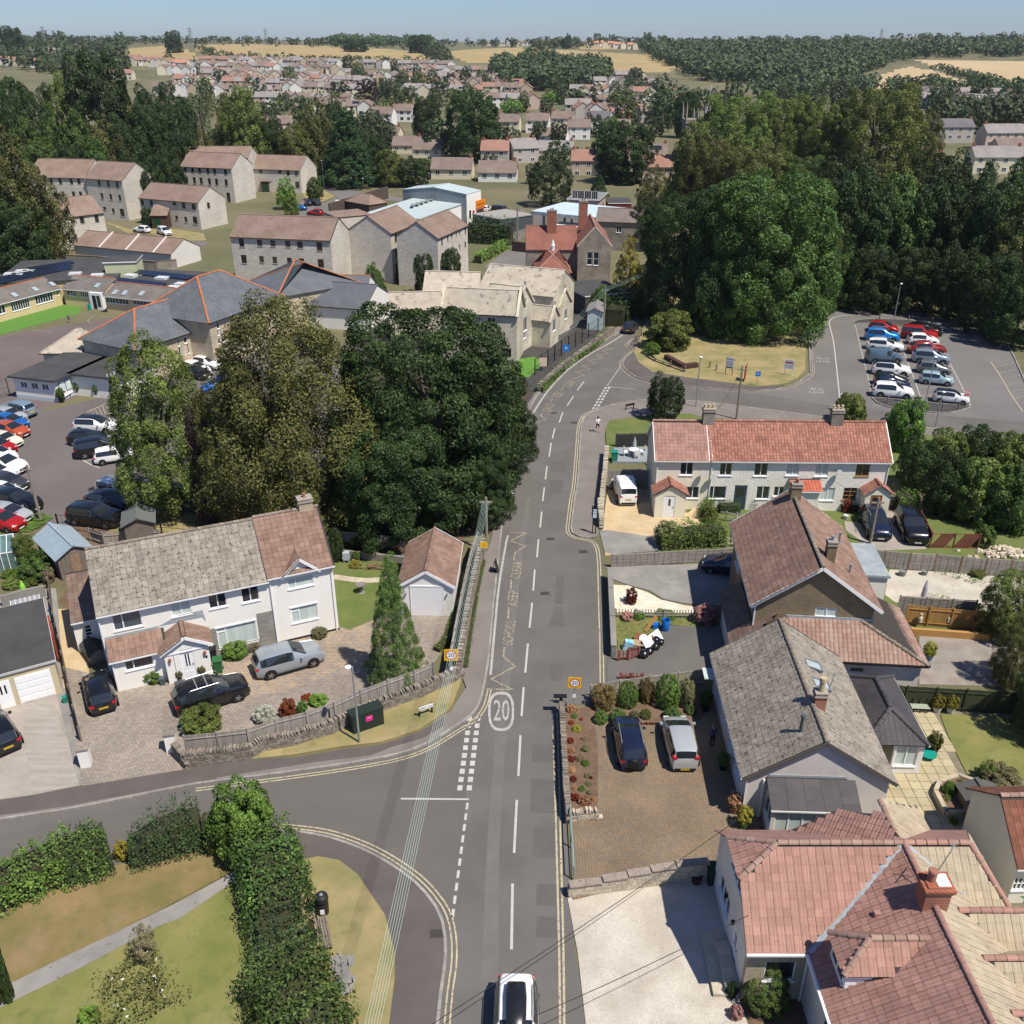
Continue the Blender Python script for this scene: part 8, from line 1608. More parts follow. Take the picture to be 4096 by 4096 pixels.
street(1100,165,1240,172,8,['white','grey stone'],['grey','brown'],'in the valley right of the willow','valley houses right of the willow')
street(1080,185,1230,190,7,['cream','white'],['brown','grey','red'],'above the cream cul-de-sac','houses above the cul-de-sac')
street(1100,205,1240,210,6,['white','buff stone'],['brown','dark grey'],'behind the slate-roofed house','houses behind the slate-roofed house')
street(1720,190,1932,196,11,['white','grey stone','pink'],['grey','brown'],'below the wheat field on the right','houses below the wheat field')
street(1740,205,1932,210,8,['white','grey stone'],['grey','dark grey'],'in the lower row below the wheat field','lower row below the wheat field')
street(1110,88,1200,93,7,['white','cream'],['orange-red'],'on top of the central golden hill','houses on top of the golden hill',9)
street(915,86,1050,88,7,['white','cream'],['red','grey'],'on the skyline in the centre','houses on the central skyline',9)
street(1380,92,1420,93,3,['white'],['grey'],'in the woods on the right hill','houses in the right hill woods',9)
street(1480,100,1640,104,4,['white','cream'],['grey','brown'],'among the trees below the right ridge','houses below the right ridge',9)
street(480,200,660,206,8,W3,R3_,'behind the dark cedar','houses behind the cedar')
street(600,214,700,222,4,['white','cream'],['brown'],'left of the white hipped houses','houses left of the white pair')
street(900,200,1010,206,5,W3,R3_,'just behind the cream cul-de-sac','houses behind the cul-de-sac')
street(20,108,240,112,9,['cream','white'],['red','grey'],'between trees on the far left slope','houses on the far left slope',10)
street(1090,225,1230,232,6,['cream','white','grey stone'],['brown','red'],'between the big oak and the church','houses between oak and church')
street(250,124,430,134,14,['cream','white'],['red','brown'],'just under the left golden field','houses just under the left field')
street(430,168,640,176,14,W3,R3_,'in the middle rows of the town','middle rows of the town')
street(640,150,780,158,9,W3,R3_,'around the poplars','houses around the poplars')
build_streets()
def ftrees(n,poly,label,group,h=(6,12),kinds=('far','farolive','far'),seed=0):
 g=random.Random(seed);x0,x1=min(p[0]for p in poly),max(p[0]for p in poly);y0,y1=min(p[1]for p in poly),max(p[1]for p in poly);c=0
 while c<n:
  x,y=g.uniform(x0,x1),g.uniform(y0,y1)
  if not inpoly((x,y),poly):continue
  c+=1;p=PT('F',x,y)if y<254 else P('F',x,y);hh=g.uniform(*h);k=g.choice(kinds);t=tree(k,p,hh,hh*g.uniform(.75,1.05),label,group=group,i=c,clear=.02);t['same']=1
ftrees(22,[(300,122),(900,135),(980,165),(980,200),(300,200)],'small dark tree among the town houses','trees among the town houses',(8,14),seed=1)
ftrees(22,[(640,125),(860,135),(930,150),(900,200),(700,200)],'rounded tree in the leafy middle of the town','trees in the leafy middle of the town',(7,12),seed=2)
ftrees(25,[(1000,160),(1300,150),(1320,260),(1100,280),(940,240)],'garden tree among the houses right of centre','garden trees right of centre',(6,13),seed=3)
ftrees(20,[(420,200),(920,200),(920,300),(700,300),(420,240)],'garden tree in front of the town','garden trees in front of the town',(7,13),seed=4)
ftrees(26,[(1700,180),(1932,185),(1932,260),(1760,270)],'tree among the houses at the far right','trees at the far right',(7,13),seed=5)
ftrees(18,[(0,100),(240,104),(240,140),(0,140)],'tree on the far left hillside','trees on the far left hillside',(8,15),seed=6)
ftrees(14,[(0,76),(240,80),(240,90),(0,88)],'rounded tree on the left skyline','trees on the left skyline',(12,22),seed=7)
ftrees(20,[(880,250),(1230,255),(1230,340),(1000,360),(880,330)],'garden tree near the old stone cottages','garden trees near the stone cottages',(5,9),seed=8)
ftrees(16,[(1300,200),(1700,190),(1700,230),(1350,240)],'tree behind the row of limes','trees behind the row of limes',(9,14),seed=9)
ftrees(8,[(960,84),(1300,84),(1300,88),(960,88)],'lone tree on the central skyline','lone trees on the central skyline',(10,18),seed=10)
for x,yb,yt,w_ in((28,104,50,46),(330,100,58,34),(672,98,72,50),(792,100,66,46),(1068,92,72,18)):
 p=PT('F',x,yb);hgt=HZ(p,'F',x,yt)-p.z;tree('oak',p,max(hgt,10),w_*mpp(p.y),'large tree standing up against the skyline',group='large skyline trees',clear=.02)
def pylon(x,yb,h,label):
 p=PT('F',x,yb);t=thing('pylon',label,'pylon',p);b=B();w=h*.12
 for sx in(-1,1):
  for sy in(-1,1):b.tube([(sx*w,sy*w,0),(sx*w*.15,sy*w*.15,h)],.25,4)
 for z in(.3,.5,.68,.84):b.bar((-w*(1-z),0,h*z),(w*(1-z),0,h*z),.3,.3)
 for z in(.66,.8,.93):b.bar((-h*.17,0,h*z),(h*.17,0,h*z),.35,.5)
 for i in range(5):z0=h*i*.18;z1=z0+h*.18;w0=w*(1-.85*z0/h);w1=w*(1-.85*z1/h);b.bar((-w0,-w0,z0),(w1,-w1,z1),.25,.25).bar((w0,-w0,z0),(-w1,-w1,z1),.25,.25)
 b.o('lattice',STEEL,t)
for x,y,h,l in((86,86,26,'electricity pylon on the left skyline'),(362,88,24,'electricity pylon beside the skyline clump'),(503,86,24,'electricity pylon above the long golden field'),(1660/1,84,20,'small pylon on the right skyline')):pylon(x,y,h,l)
hz_=B().box(-2600,-60,-1.5,2600,4800,62).o('haze',None);hz_['kind']='stuff'
hm_=bpy.data.materials.new('haze_air');hm_.use_nodes=True;t_=hm_.node_tree;t_.nodes.remove(t_.nodes['Principled BSDF']);v_=t_.nodes.new('ShaderNodeVolumePrincipled');dv(v_,'Color',(.8,.88,1,1));dv(v_,'Density',.00006);dv(v_,'Anisotropy',.2)
t_.links.new(v_.outputs[0],t_.nodes['Material Output'].inputs['Volume']);hz_.data.materials.append(hm_)
G='cars parked in the council car park'
for ty,c,r,f,l,k in(('hatch','red',(870,577),(985,592),'red hatchback at the back of the left row in the council car park',{}),('suv','brightblue',(850,642),(1002,652),'bright blue estate car second from the back of the left row',dict(rails=1)),('estate','white',(865,705),(1020,720),'white estate car third from the back of the left row',dict(rails=1)),('van','steelblue',(870,804),(1030,803),'blue-grey van-bodied car in the middle of the left row',{}),('suv','white',(912,882),(1065,895),'white crossover with black roof fifth from the back of the left row',dict(roof='black')),('hatch','black',(905,955),(1090,966),'black hatchback squeezed between two others in the left row',{}),('hatch','navy',(915,990),(1105,995),'dark blue hatchback next to the front of the left row',{}),('suv','white',(922,1040),(1082,1053),'white crossover nearest the camera in the left row',{}),('estate','black',(1150,592),(1290,607),'black car with a roof box at the back of the right row',dict(box=1)),('bigsuv','red',(1100,627),(1270,643),'large red off-roader second from the back of the right row',{}),('hatch','white',(1140,669),(1300,675),'white hatchback between two red cars in the right row',{}),('coupe','darkred',(1175,737),(1330,738),'dark red crossover in the middle of the right row',{}),('suv','greyblue',(1190,797),(1345,810),'teal-grey crossover in the right row of the car park',dict(rails=1)),('hatch','grey',(1215,870),(1362,883),'grey hatchback third from the camera in the right row',{}),('mini','mint',(1230,945),(1380,960),'pale mint small car second from the camera in the right row',{}),('mini','white',(1335,1077),(1482,1093),'small white car with black roof alone beside the red notice',dict(roof='black'))):
 carpx(ty,c,'13',r,f,l,group=G,small=True,**k)
G='cars parked at the school'
def cs(ty,c,w,r,f,l,**k):carpx(ty,c,w,r,f,l,group=G,small=True,**k)
for ty,c,y,x,l in(('mini','silver',1228,98,'silver small car near the top of the left school row'),('hatch','blue',1275,105,'blue hatchback in the left school row'),('hatch','orange',1332,108,'orange-red hatchback in the left school row'),('mini','cream',1405,58,'cream small car in the left school row'),('hatch','red',1450,10,'red car showing only its bonnet at the left edge'),('hatch','white',1510,10,'white car tucked behind the white crossover at the left edge'),('suv','white',1587,58,'white crossover beside the bay line at the left edge'),('hatch','white',1640,-10,'white car nose at the left edge below the crossover'),('hatch','darkgrey',1708,78,'dark grey hatchback above the black off-roader'),('mini','white',1778,50,'pale small car just above the black off-roader'),('bigsuv','black',1858,128,'black off-roader near the bottom of the left school row'),('hatch','silver',1935,90,'silver-blue hatchback with a bicycle beside it'),('hatch','red',1990,40,'red car half hidden by the garden hedge')):
 cs(ty,c,'10',(x-125,y-22),(x,y),l)
cs('suv','greyblue','10',(150,1190),(20,1165),'grey off-roader with silver roof rails at the top of the left school row',rails=1)
cs('suv','white','10',(555,1290),(765,1297),'white car with a black roof parked beyond the dark ones',roof='black')
cs('hatch','black','10',(510,1378),(690,1388),'dark hatchback between the white car and the black off-roader')
cs('bigsuv','black','10',(628,1467),(800,1440),'large black off-roader with its tail to the school drive')
cs('mini','white','10',(752,1510),(880,1490),'small white car beside the black off-roader under the lime')
cs('suv','white','a',(1225,120),(1610,218),'white car with black trim partly under the lime tree')
cs('coupe','black','a',(1110,262),(1520,350),'black coupe-shaped car in the middle of the bottom group')
cs('bigsuv','black','a',(945,482),(1330,527),'black off-roader nearest the garden fence')
cs('hatch','white','10',(1380,830),(1482,848),'white hatchback at the school entrance, the farther of two');cs('hatch','white','10',(1300,865),(1395,888),'white hatchback at the school entrance, the nearer of two')
cs('hatch','blue','10',(1620,985),(1490,1010),'blue car showing behind the birch leaves')
cs('hatch','black','10',(1320,905),(1385,915),'dark car half hidden behind the lime tree')
G='cars at the apartments'
for ty,c,w,r,f,l in(('hatch','white','00',(1012,1641),(948,1634),'white hatchback facing left on the apartment road'),('mpv','white','00',(1100,1642),(1166,1664),'white people carrier with dark windows on the apartment road'),('hatch','red','01',(472,1518),(425,1515),'small red car on the turning circle'),('van','white','01',(600,1480),(603,1440),'white van parked on the turning circle'),('hatch','black','01',(625,1462),(627,1425),'black car beside the white van'),('hatch','darkgrey','01',(455,1447),(420,1440),'dark car under the small round tree'),('hatch','navy','01',(392,1462),(385,1425),'dark blue car in the apartment bays'),('hatch','blue','01',(325,1482),(352,1482),'blue car behind the clipped tree'),('van','black','02',(225,985),(262,985),'black van in the cream cul-de-sac'),('hatch','white','02',(325,955),(285,945),'white car on a sloping drive in the cul-de-sac'),('van','darkgrey','01',(1720,1500),(1790,1505),'dark grey van beside the retail store'),('hatch','white','01',(1672,1492),(1690,1480),'white car outside the retail store')):
 carpx(ty,c,w,r,f,l,group=G,small=True,plate=None)
def heading(w,a,b):A=P(w,*a);Bq=P(w,*b);return degrees(atan2(Bq.y-A.y,Bq.x-A.x))
hd=heading('20',(742,1515),(688,1300));p=P('20',742,1515);v=Vc((cos(R(hd)),sin(R(hd)),0));car('hatch','black',p+v*1.95,hd,'black hatchback beside the lean-to of the white house',plate='WM06 JLV')
carpx('suv','black','20',(1383,1512),(1648,1427),'black compact SUV with silver roof rails in front of the porch',rails=True,roofbars=True,rails_col=M('silver_rail',(.5,.5,.5),rough=.3,metal=.6),plate='EK15 ZVC')
carpx('suv','silvergrey','21',(165,1257),(432,1180),'silver-blue crossover parked under the front windows',plate='WR70 HXA')
hd=heading('20',(90,1790),(-60,1560));v=Vc((cos(R(hd)),sin(R(hd)),0));car('hatch','black',P('20',75,1790)+v*1.9,hd,'black car at the left edge on the ribbed concrete drive',plate='WX63 WDF')
u=P('32',930,160);car('suv','navy',(u.x,u.y+1.95),91,'dark blue off-roader with a spare wheel on its tail',plate='WV04 PGX',spare=True,rails=True,scale=.9)
u=P('32',1290,165);car('mpv','silver',(u.x+.05,u.y+2.0),90,'silver hatchback with tall red tail lamps beside the blue off-roader',plate='WP05 GHN',scale=.95)
u=P('F',973,1848,.9);car('suv','white',(u.x,u.y-2.1),-91,'white car with a black roof box driving towards the camera',cat='car',name='moving_car',box=True,rails=True,plate='HK19 VNA')
carpx('hatch','navy','22',(1690,555),(1490,522),'dark blue hatchback half hidden by the stone gable house')
for r_,f_,c,ty,l,pl in(((905,85),(1000,272),'navy','suv','dark blue SUV nose-out on the end cottage drive','WM65 XYU'),((1130,105),(1238,300),'black','bigsuv','black SUV with a light grille beside the trellis','GJ17 JMV')):
 hd=heading('23',r_,f_);f=P('23',*f_);v=Vc((cos(R(hd)),sin(R(hd)),0));car(ty,c,f-v*(CT[ty][0]/2-.15),hd,l,plate=pl,rails=ty=='suv')
u=P('12',893,1806);car('van','white',(u.x-.0,u.y+2.15),92,'white van with a ladder rack on the gravel drive',cat='van',name='parked_van',plate='WN65 HBD',rails=True,roofbars=True,rails_col=PVC)
u=P('12',925,597);car('hatch','charcoal',(u.x,u.y+2.0),72,'dark car waiting in the shade at the road bend',plate='WF12 KLM',small=True,name='moving_car')
def fence(name,label,w,pts,h,style,mat,post=None,sp=1.85,cat='fence',z0=0,limit=300,group=None,cap=None,offs=0):
 q=[P(w,*p)for p in pts]if w else[Vc(p)for p in pts]
 t=thing(name,label,cat,(q[0].x,q[0].y,0),0,group);o0=q[0].copy();bd=[];rl=[];pm=post or mat
 pmesh=B().box(-.05,-.05,0,.05,.05,h+.08).me('post',pm)
 if style=='board':bm_=B().box(-.068,-.012,.06,.068,.012,h).me('board',mat)
 elif style=='slat':bm_=B().box(-sp/2+.06,-.012,0,sp/2-.06,.012,.13).me('slat',mat)
 elif style=='picket':bm_=B().box(-.035,-.012,.05,.035,.012,h).me('picket',mat)
 elif style=='diag':bm_=B().box(-.06,-.012,0,.06,.012,h*1.25).me('board',mat)
 elif style=='rail':bm_=B().box(-sp/2,-.03,-.05,sp/2,.03,.05).me('rail',mat)
 places=[];batt=[]
 for a,c in zip(q,q[1:]):
  d=(c-a);L=d.length;d.normalize();an=atan2(d.y,d.x);n=max(1,round(L/sp));s=L/n;Rz=MR(an,4,'Z')
  for i in range(n+(1 if c is q[-1]else 0)):
   p=a+d*(i*s)-o0;ob('post',pmesh,t,loc=(p.x,p.y,z0),rot=(0,0,an))
  if style in('board','picket'):
   st=.142 if style=='board' else .19;m=int(L/st)
   for k in range(m):
    p=a+d*((k+.5)*L/m)-o0;places.append(MT((p.x-d.y*(.03 if k%2 else .034),p.y+d.x*.03,z0+rnd.uniform(-.012,.012)))@Rz)
   for z in(.3,h-.25):rl.append(((a-o0)+Vc((0,0,z+z0)),(c-o0)+Vc((0,0,z+z0))))
  elif style=='slat':
   for i in range(n):
    p=a+d*((i+.5)*s)-o0
    for k in range(int((h-.05)/.115)):places.append(MT((p.x,p.y,z0+.05+k*.115))@Rz@MR(R(9),4,'X')@Matrix.Scale(s/sp,4,(1,0,0)))
    for u in(-.3,0,.3):pp=p+d*(u*s);batt.append((pp+Vc((d.y*.03,-d.x*.03,z0+.05)),pp+Vc((d.y*.03,-d.x*.03,z0+h-.03))))
   rl.append(((a-o0)+Vc((0,0,h+z0)),(c-o0)+Vc((0,0,h+z0))))
  elif style=='diag':
   for i in range(n):
    for k in range(int(s/.17)+3):
     u=i*s+k*.17-.3;p=a+d*u-o0
     if u<i*s-.05 or u>i*s+s-.5*h:continue
     places.append(MT((p.x,p.y,z0+.05))@Rz@MR(R(32 if i%2==0 else 32),4,'Y')@Matrix.Scale(.93,4,(0,0,1)))
   for z in(.06,h):rl.append(((a-o0)+Vc((0,0,z+z0)),(c-o0)+Vc((0,0,z+z0))))
  elif style=='rail':
   for i in range(n):
    p=a+d*((i+.5)*s)-o0
    for z in(h*.4,h*.9):places.append(MT((p.x,p.y,z0+z))@Rz)
  elif style=='mesh':
   b=B();L_=L;m=int(L/.5)
   for z in(.05,h*.5,h):rl.append(((a-o0)+Vc((0,0,z)),(c-o0)+Vc((0,0,z))))
   for k in range(m):p=a+d*(k*.5)-o0;batt.append((p,p+Vc((0,0,h))))
 if style not in('mesh',):lay(bm_.name.split('.')[0],bm_,places,t,limit)
 for a,c in rl:
  B().bar(a,c,.05 if style!='mesh' else .03,.05 if style!='mesh' else .03).o('rail',mat,t)
 if batt:
  if style=='mesh':
   b=B()
   for a,c in batt:b.bar(a,c,.012,.012)
   o=b.o('mesh_wires',mat,t);o['kind']='stuff'
  else:
   for a,c in batt[:300]:B().bar(a,c,.03,.02).o('batten',mat,t)
 return t
def swl(name,label,w,pts,h,th,mat=None,sl=.3,shh=.15,cope='rough',mort=None,limit=300,cat='wall',hs=None):
 q=[P(w,*p)for p in pts];t=thing(name,label,cat,(q[0].x,q[0].y,0));o0=q[0].copy();mat=mat or STONE;pl=[];cp=[]
 sm=[B().box(-.5,-.5,-.5,.5,.5,.5).me('stone',mat)];core=B()
 cm=B().box(-.055,-th*.52,0,.055,th*.52,.26).me('coping_stone',mat)
 for j,(a,c)in enumerate(zip(q,q[1:])):
  d=(c-a);L=d.length;d.normalize();an=atan2(d.y,d.x);Rz=MR(an,4,'Z');n_=Vc((-d.y,d.x,0));A0=a-o0
  core.box(-.02,-th/2+.03,-.1,L+.02,th/2-.03,h-.02,MT(A0)@Rz)
  rows=int(h/shh)
  for r in range(rows):
   x=-rnd.uniform(0,sl*.5)
   while x<L:
    l=sl*rnd.uniform(.55,1.5);hh=shh*rnd.uniform(.8,1.0);y=rnd.uniform(-.012,.012)
    p=A0+d*(x+l/2);pl.append(MT((p.x,p.y,r*shh+shh/2))@Rz@MT((0,y,0))@MR(rnd.uniform(-.05,.05),4,'Y')@Matrix.Diagonal((l*.93,th*rnd.uniform(.97,1.04),hh*.93,1)));x+=l
  if cope=='rough':
   x=.05
   while x<L:
    p=A0+d*x;cp.append(MT((p.x,p.y,h-.02))@Rz@MR(rnd.uniform(-.35,.1),4,'Y')@MR(rnd.uniform(-.1,.1),4,'X')@Matrix.Diagonal((rnd.uniform(.6,1.4),rnd.uniform(.9,1.1),rnd.uniform(.6,1.15),1)));x+=rnd.uniform(.13,.2)
 core.o('mortar_core',mort or MORT,t)
 lay('stone',sm[0],pl,t,limit)
 if cp:lay('coping_stone',cm,cp,t,limit)
 return t
FR=[(1300,1872),(1500,1852),(1700,1832),(1932,1800)]
fw=[P('20',*p)for p in FR]
def zpts(*a):return[P(w,x,y)for w,x,y in a]
WN['Z']=(0,0,1)
def asz(pts):return[(proj(p)[0]*4096/1932,proj(p)[1]*4096/1932)for p in pts]
front=zpts(('20',1240,1800),('20',1310,1870),('20',1500,1850),('20',1760,1820),('21',100,1765),('21',300,1730),('21',560,1650),('21',760,1560),('21',930,1485),('21',1180,1395),('21',1330,1330),('21',1480,1255))
swl('stone_wall','rubble stone wall with upright coping stones along the side road','Z',asz(front),.85,.34)
side=zpts(('21',1492,1250),('21',1520,1050),('21',1562,800),('21',1600,600),('21',1632,450),('21',1665,370))
swl('stone_wall','tall rubble stone wall with upright coping beside the main road footway','Z',asz(off(side,.2)),1.25,.36)
fb=off(resample(front[1:-1],1.8),.62);fence('boarded_fence','weathered grey boarded fence curving behind the front stone wall',None,fb,1.5,'board',WOODG,limit=300,z0=.15)
sb=off(side,.75);fence('boarded_fence','weathered boarded fence inside the tall roadside wall',None,sb,1.7,'board',WOODG,limit=200)
for x,y,w_ in((612,1865,'20'),(1212,1760,'20')):
 p=P(w_,x,y);t=thing('gate_pillar','white rendered gate pillar at the %s side of the house entrance'%('left' if x<1000 else 'right'),'gate pillar',p,R(15));B().box(-.28,-.28,-.05,.28,.28,1.3).o('pillar',RENDW,t);B().box(-.33,-.33,1.302,.33,.33,1.38).o('cap',STONE,t)
fence('boarded_fence','long low boarded fence between the two drives','20',[(345,560),(370,800),(430,1050),(500,1400),(575,1700)],1.1,'board',WOODD,limit=200)
fence('back_garden_fence','pale boarded fence on blockwork behind the back garden','21',[(655,345),(760,352),(930,375),(1090,385)],1.0,'board',WOODG,limit=200,z0=.6)
wpl('garden_wall','low grey block wall under the back garden fence','21',[(655,400),(760,408),(930,430),(1090,445)],.62,.2,BLOCKW)
fence('boarded_fence','stepped timber fence beside the blue-roofed shed','20',[(640,290),(740,325),(920,310),(1130,300)],1.2,'board',WOODG,limit=120)
fence('wire_fence','thin wire fence with dark posts along the school verge','20',[(415,200),(660,235),(900,235),(1140,240),(1390,260),(1700,240)],1.3,'mesh',BLACK,sp=4.5)
wpl('rendered_wall','mossy low wall at the end of the vegetable plot','20',[(20,750),(180,705),(325,675)],.9,.2,CONCG)
swl('stone_wall','low stone garden wall with upright coping along the paved drive','F',[(1059,1345),(1063,1420),(1067,1500),(1072,1550)],.75,.3)
swl('stone_wall','short end of the low garden wall crossing the border','32',[(490,500),(600,490),(690,480)],.55,.25,STONEP)
def stepped():
 t=thing('stepped_wall','pale stone wall with stepped concrete slab copings between the drives','wall',P('32',482,1030));o0=t.location.copy();st=[((482,1030),(715,1000),1.25),((715,1000),(890,975),1.45),((890,975),(1050,950),1.6),((1050,950),(1225,925),1.75),((1225,925),(1450,905),1.9)];pl=[]
 sm=B().box(-.5,-.5,-.5,.5,.5,.5).me('stone',STONEP);cs=B().box(-.5,-.5,-.5,.5,.5,.5).me('coping_slab',M('coping_slab_stone',(.24,.2,.17),(.32,.27,.22),3,.9,.4,(.12,.1,.09),6,.6));k=0
 for a,b,h in st:
  A=P('32',*a)-o0;C=P('32',*b)-o0;d=(C-A);L=d.length;d.normalize();an=atan2(d.y,d.x);Rz=MR(an,4,'Z');h*=.62
  B().box(0,-.12,-.1,L,.12,h-.02,MT(A)@Rz).o('mortar_core',MORT,t)
  for r in range(int(h/.11)):
   x=-rnd.uniform(0,.1)
   while x<L-.05:
    l=rnd.uniform(.14,.34);p=A+d*(x+l/2);pl.append(MT((p.x,p.y,r*.11+.055))@Rz@Matrix.Diagonal((l*.94,.29+rnd.uniform(-.01,.015),.1,1)));x+=l
  for i in range(2):
   p=A+d*(L*(i*.5+.25));o=ob('coping_slab',cs,t);o.matrix_basis=MT((p.x,p.y,h+.035))@Rz@Matrix.Diagonal((L*.49,.42,.07,1))
 lay('stone',sm,pl,t,300)
stepped()
t=thing('metal_gate','long pale green tubular rail across the drive entrance','gate',P('32',490,480));e=P('32',515,915)-t.location
for z in(.35,.95):B().tube([(0,0,z),(e.x,e.y,z)],.035,6).o('rail',M('green_rail',(.22,.31,.3),rough=.5),t)
for f in(0,.5,1):B().tube([(e.x*f,e.y*f,0),(e.x*f,e.y*f,1.0)],.04,6).o('post',M('green_rail',(.22,.31,.3),rough=.5),t)
wpl('roadside_wall','low grey capped wall along the road beside the rubbish','22',[(768,555),(775,700),(785,900),(795,1110)],.95,.3,BLOCKW,CONCG)
swl('stone_wall','tumbled roadside stone wall by the gravel drive','12',[(748,1450),(735,1600),(718,1750),(705,1900)],.9,.4,STONEP,limit=250)
swl('stone_wall','short stub of stone wall beside the pale notice','22',[(700,60),(700,130),(712,200)],.9,.4,STONEP,limit=120)
fence('slatted_fence','grey slatted panel fence along the drive of the stone gable house','22',[(783,475),(950,468),(1115,458),(1285,448),(1460,440),(1650,425)],1.15,'slat',WOODG,limit=200)
fence('picket_fence','low weathered picket fence across the front garden','22',[(805,830),(950,832),(1150,835),(1410,835)],.75,'picket',WOODG,limit=200)
fence('slatted_fence','long grey slatted panel fence behind the broken patio','23',[(925,430),(1020,440),(1180,455),(1345,462),(1510,478),(1670,490),(1830,500),(1990,515)],1.5,'slat',WOODG,post=WOODB,limit=300)
fence('boarded_fence','new orange-brown boarded fence behind the stone gable house','23',[(1160,805),(1300,818),(1450,830),(1600,845),(1750,860)],1.6,'board',WOODO,limit=200)
fence('slatted_fence','grey slatted fence just behind the orange-brown one','23',[(1110,735),(1280,748),(1450,758),(1600,768)],1.5,'slat',WOODG,limit=80)
wpl('timber_retaining_wall','low pale timber sleeper wall below the orange-brown fence','23',[(1180,870),(1400,885),(1600,900),(1700,910)],.55,.25,WOODO)
fence('boarded_fence','dark green boarded fence behind the bench and pots','23',[(1085,1345),(1150,1350),(1340,1362),(1530,1372),(1730,1385),(1960,1400)],1.7,'board',WOODGR,limit=300)
fence('diagonal_board_fence','grey fence with diagonal boards behind the clipped bushes','22',[(637,1400),(840,1365),(1045,1335),(1250,1310),(1440,1285)],1.05,'diag',WOODG,limit=250)
fence('panel_gate','tall grey slatted panels beside the white van','12',[(762,1680),(865,1678),(972,1676),(1045,1685)],1.9,'slat',WOODG,limit=80,cat='fence')
fence('timber_rail_fence','short post and rail fence behind the cottage hedge','22',[(1585,150),(1660,160),(1655,330),(1590,335)],.9,'rail',WOODG,limit=20)
fence('railings','tall dark mesh railings along the old school wall','12',[(245,880),(335,815),(430,745),(530,680),(620,620),(750,545)],2.0,'mesh',BLACK,sp=2.6)
swl('stone_wall','long ivy-topped stone wall under the school railings','12',[(270,1000),(340,935),(450,840),(560,760),(680,670),(790,590)],.8,.4,limit=150)
fence('timber_knee_rail','low knee rail with short posts beside the road sign','12',[(1000,735),(1090,790),(1200,830),(1290,862)],.5,'rail',WOODD,limit=12)
wpl('brown_culvert_wall','low dark brown sloping wall sunk in the dry grass','12',[(1165,770),(1240,812),(1290,840),(1385,828)],.7,.6,M('rusty_brown',(.07,.035,.03)))
fence('school_gate','dark green metal gate at the left of the white nursery','10',[(-40,1040),(0,1035),(70,1020)],2.0,'mesh',M('dark_green_metal',(.02,.07,.05)),sp=.9,cat='gate')
def pole_px(name,label,w,base,top,r,mat,cat,rt=None):
 b=P(w,*base);h=HZ(b,w,*top);t=thing(name,label,cat,b);B().tube([(0,0,0),(0,0,h)],[r,rt or r*.7],8).o('pole',mat,t,smooth=True);return t,h
def lamp(w,base,top,label,arm=-.5,z=1):
 t,h=pole_px('street_lamp',label,w,base,top,.07,STEEL,'street lamp');B().tube([(0,0,h),(arm*.5,-.1,h+.1),(arm,-.15,h+.12)],.03,6).o('arm',STEEL,t);B().ball((arm-.1,-.18,h+.1),.2,8,5,.5).o('lamp_head',M('lamp_white',(.75,.76,.78),rough=.4),t,smooth=True);return t
lamp('21',(770,1715),(742,1170),'street lamp by the green cabinet and street name plate',-.1)
lamp('12',(1375,1108),(1410,755),'street lamp on the footway behind the cottages',.1)
lamp('13',(1005,525),(1063,240),'street lamp at the far island of the car park',.1)
lamp('13',(1225,1103),(1305,755),'street lamp standing in the near car park island',.1)
lamp('13',(1300,1250),(1355,1000),'lamp column behind the cottages by the bushes',.1)
lamp('13',(625,1130),(645,1018),'lamp column behind the second cottage chimney',.1)
lamp('01',(520,1320),(508,1130),'street lamp by the small tree at the turning circle',.1);lamp('01',(798,1335),(792,1255),'street lamp on the bend behind the retail store',.1);lamp('01',(1260,1270),(1262,1220),'street lamp above the store roof',.1);lamp('02',(395,1420),(395,1240),'street lamp in front of the large yew',.1);lamp('02',(1085,1480),(1092,1368),'street lamp beside the grey stone house',.1)
tpole=[]
def upole(w,base,top,label,r=.13):t,h=pole_px('utility_pole',label,w,base,top,r,POLEM,'utility pole');B().box(-.5,-.06,h-.5,.5,.06,h-.38).o('cross_arm',POLEM,t);tpole.append((t.location.copy(),h));return t,h
upole('12',(725,622),(748,260),'timber telegraph pole beside the pale shed');upole('12',(1660,1195),(1702,812),'leaning timber pole behind the cottage roof');upole('23',(935,285),(1000,-15),'thick timber pole in front of the blue SUV',.14);upole('10',(290,1905),(178,1510),'timber pole in the school car park',.14);upole('21',(1663,360),(1655,-20),'timber telegraph pole under the oak by the road',.14)
upole('02',(120,1760),(128,1450),'telegraph pole beside the block walled yard');upole('01',(1880,1760),(1885,1460),'telegraph pole behind the bright green hedge')
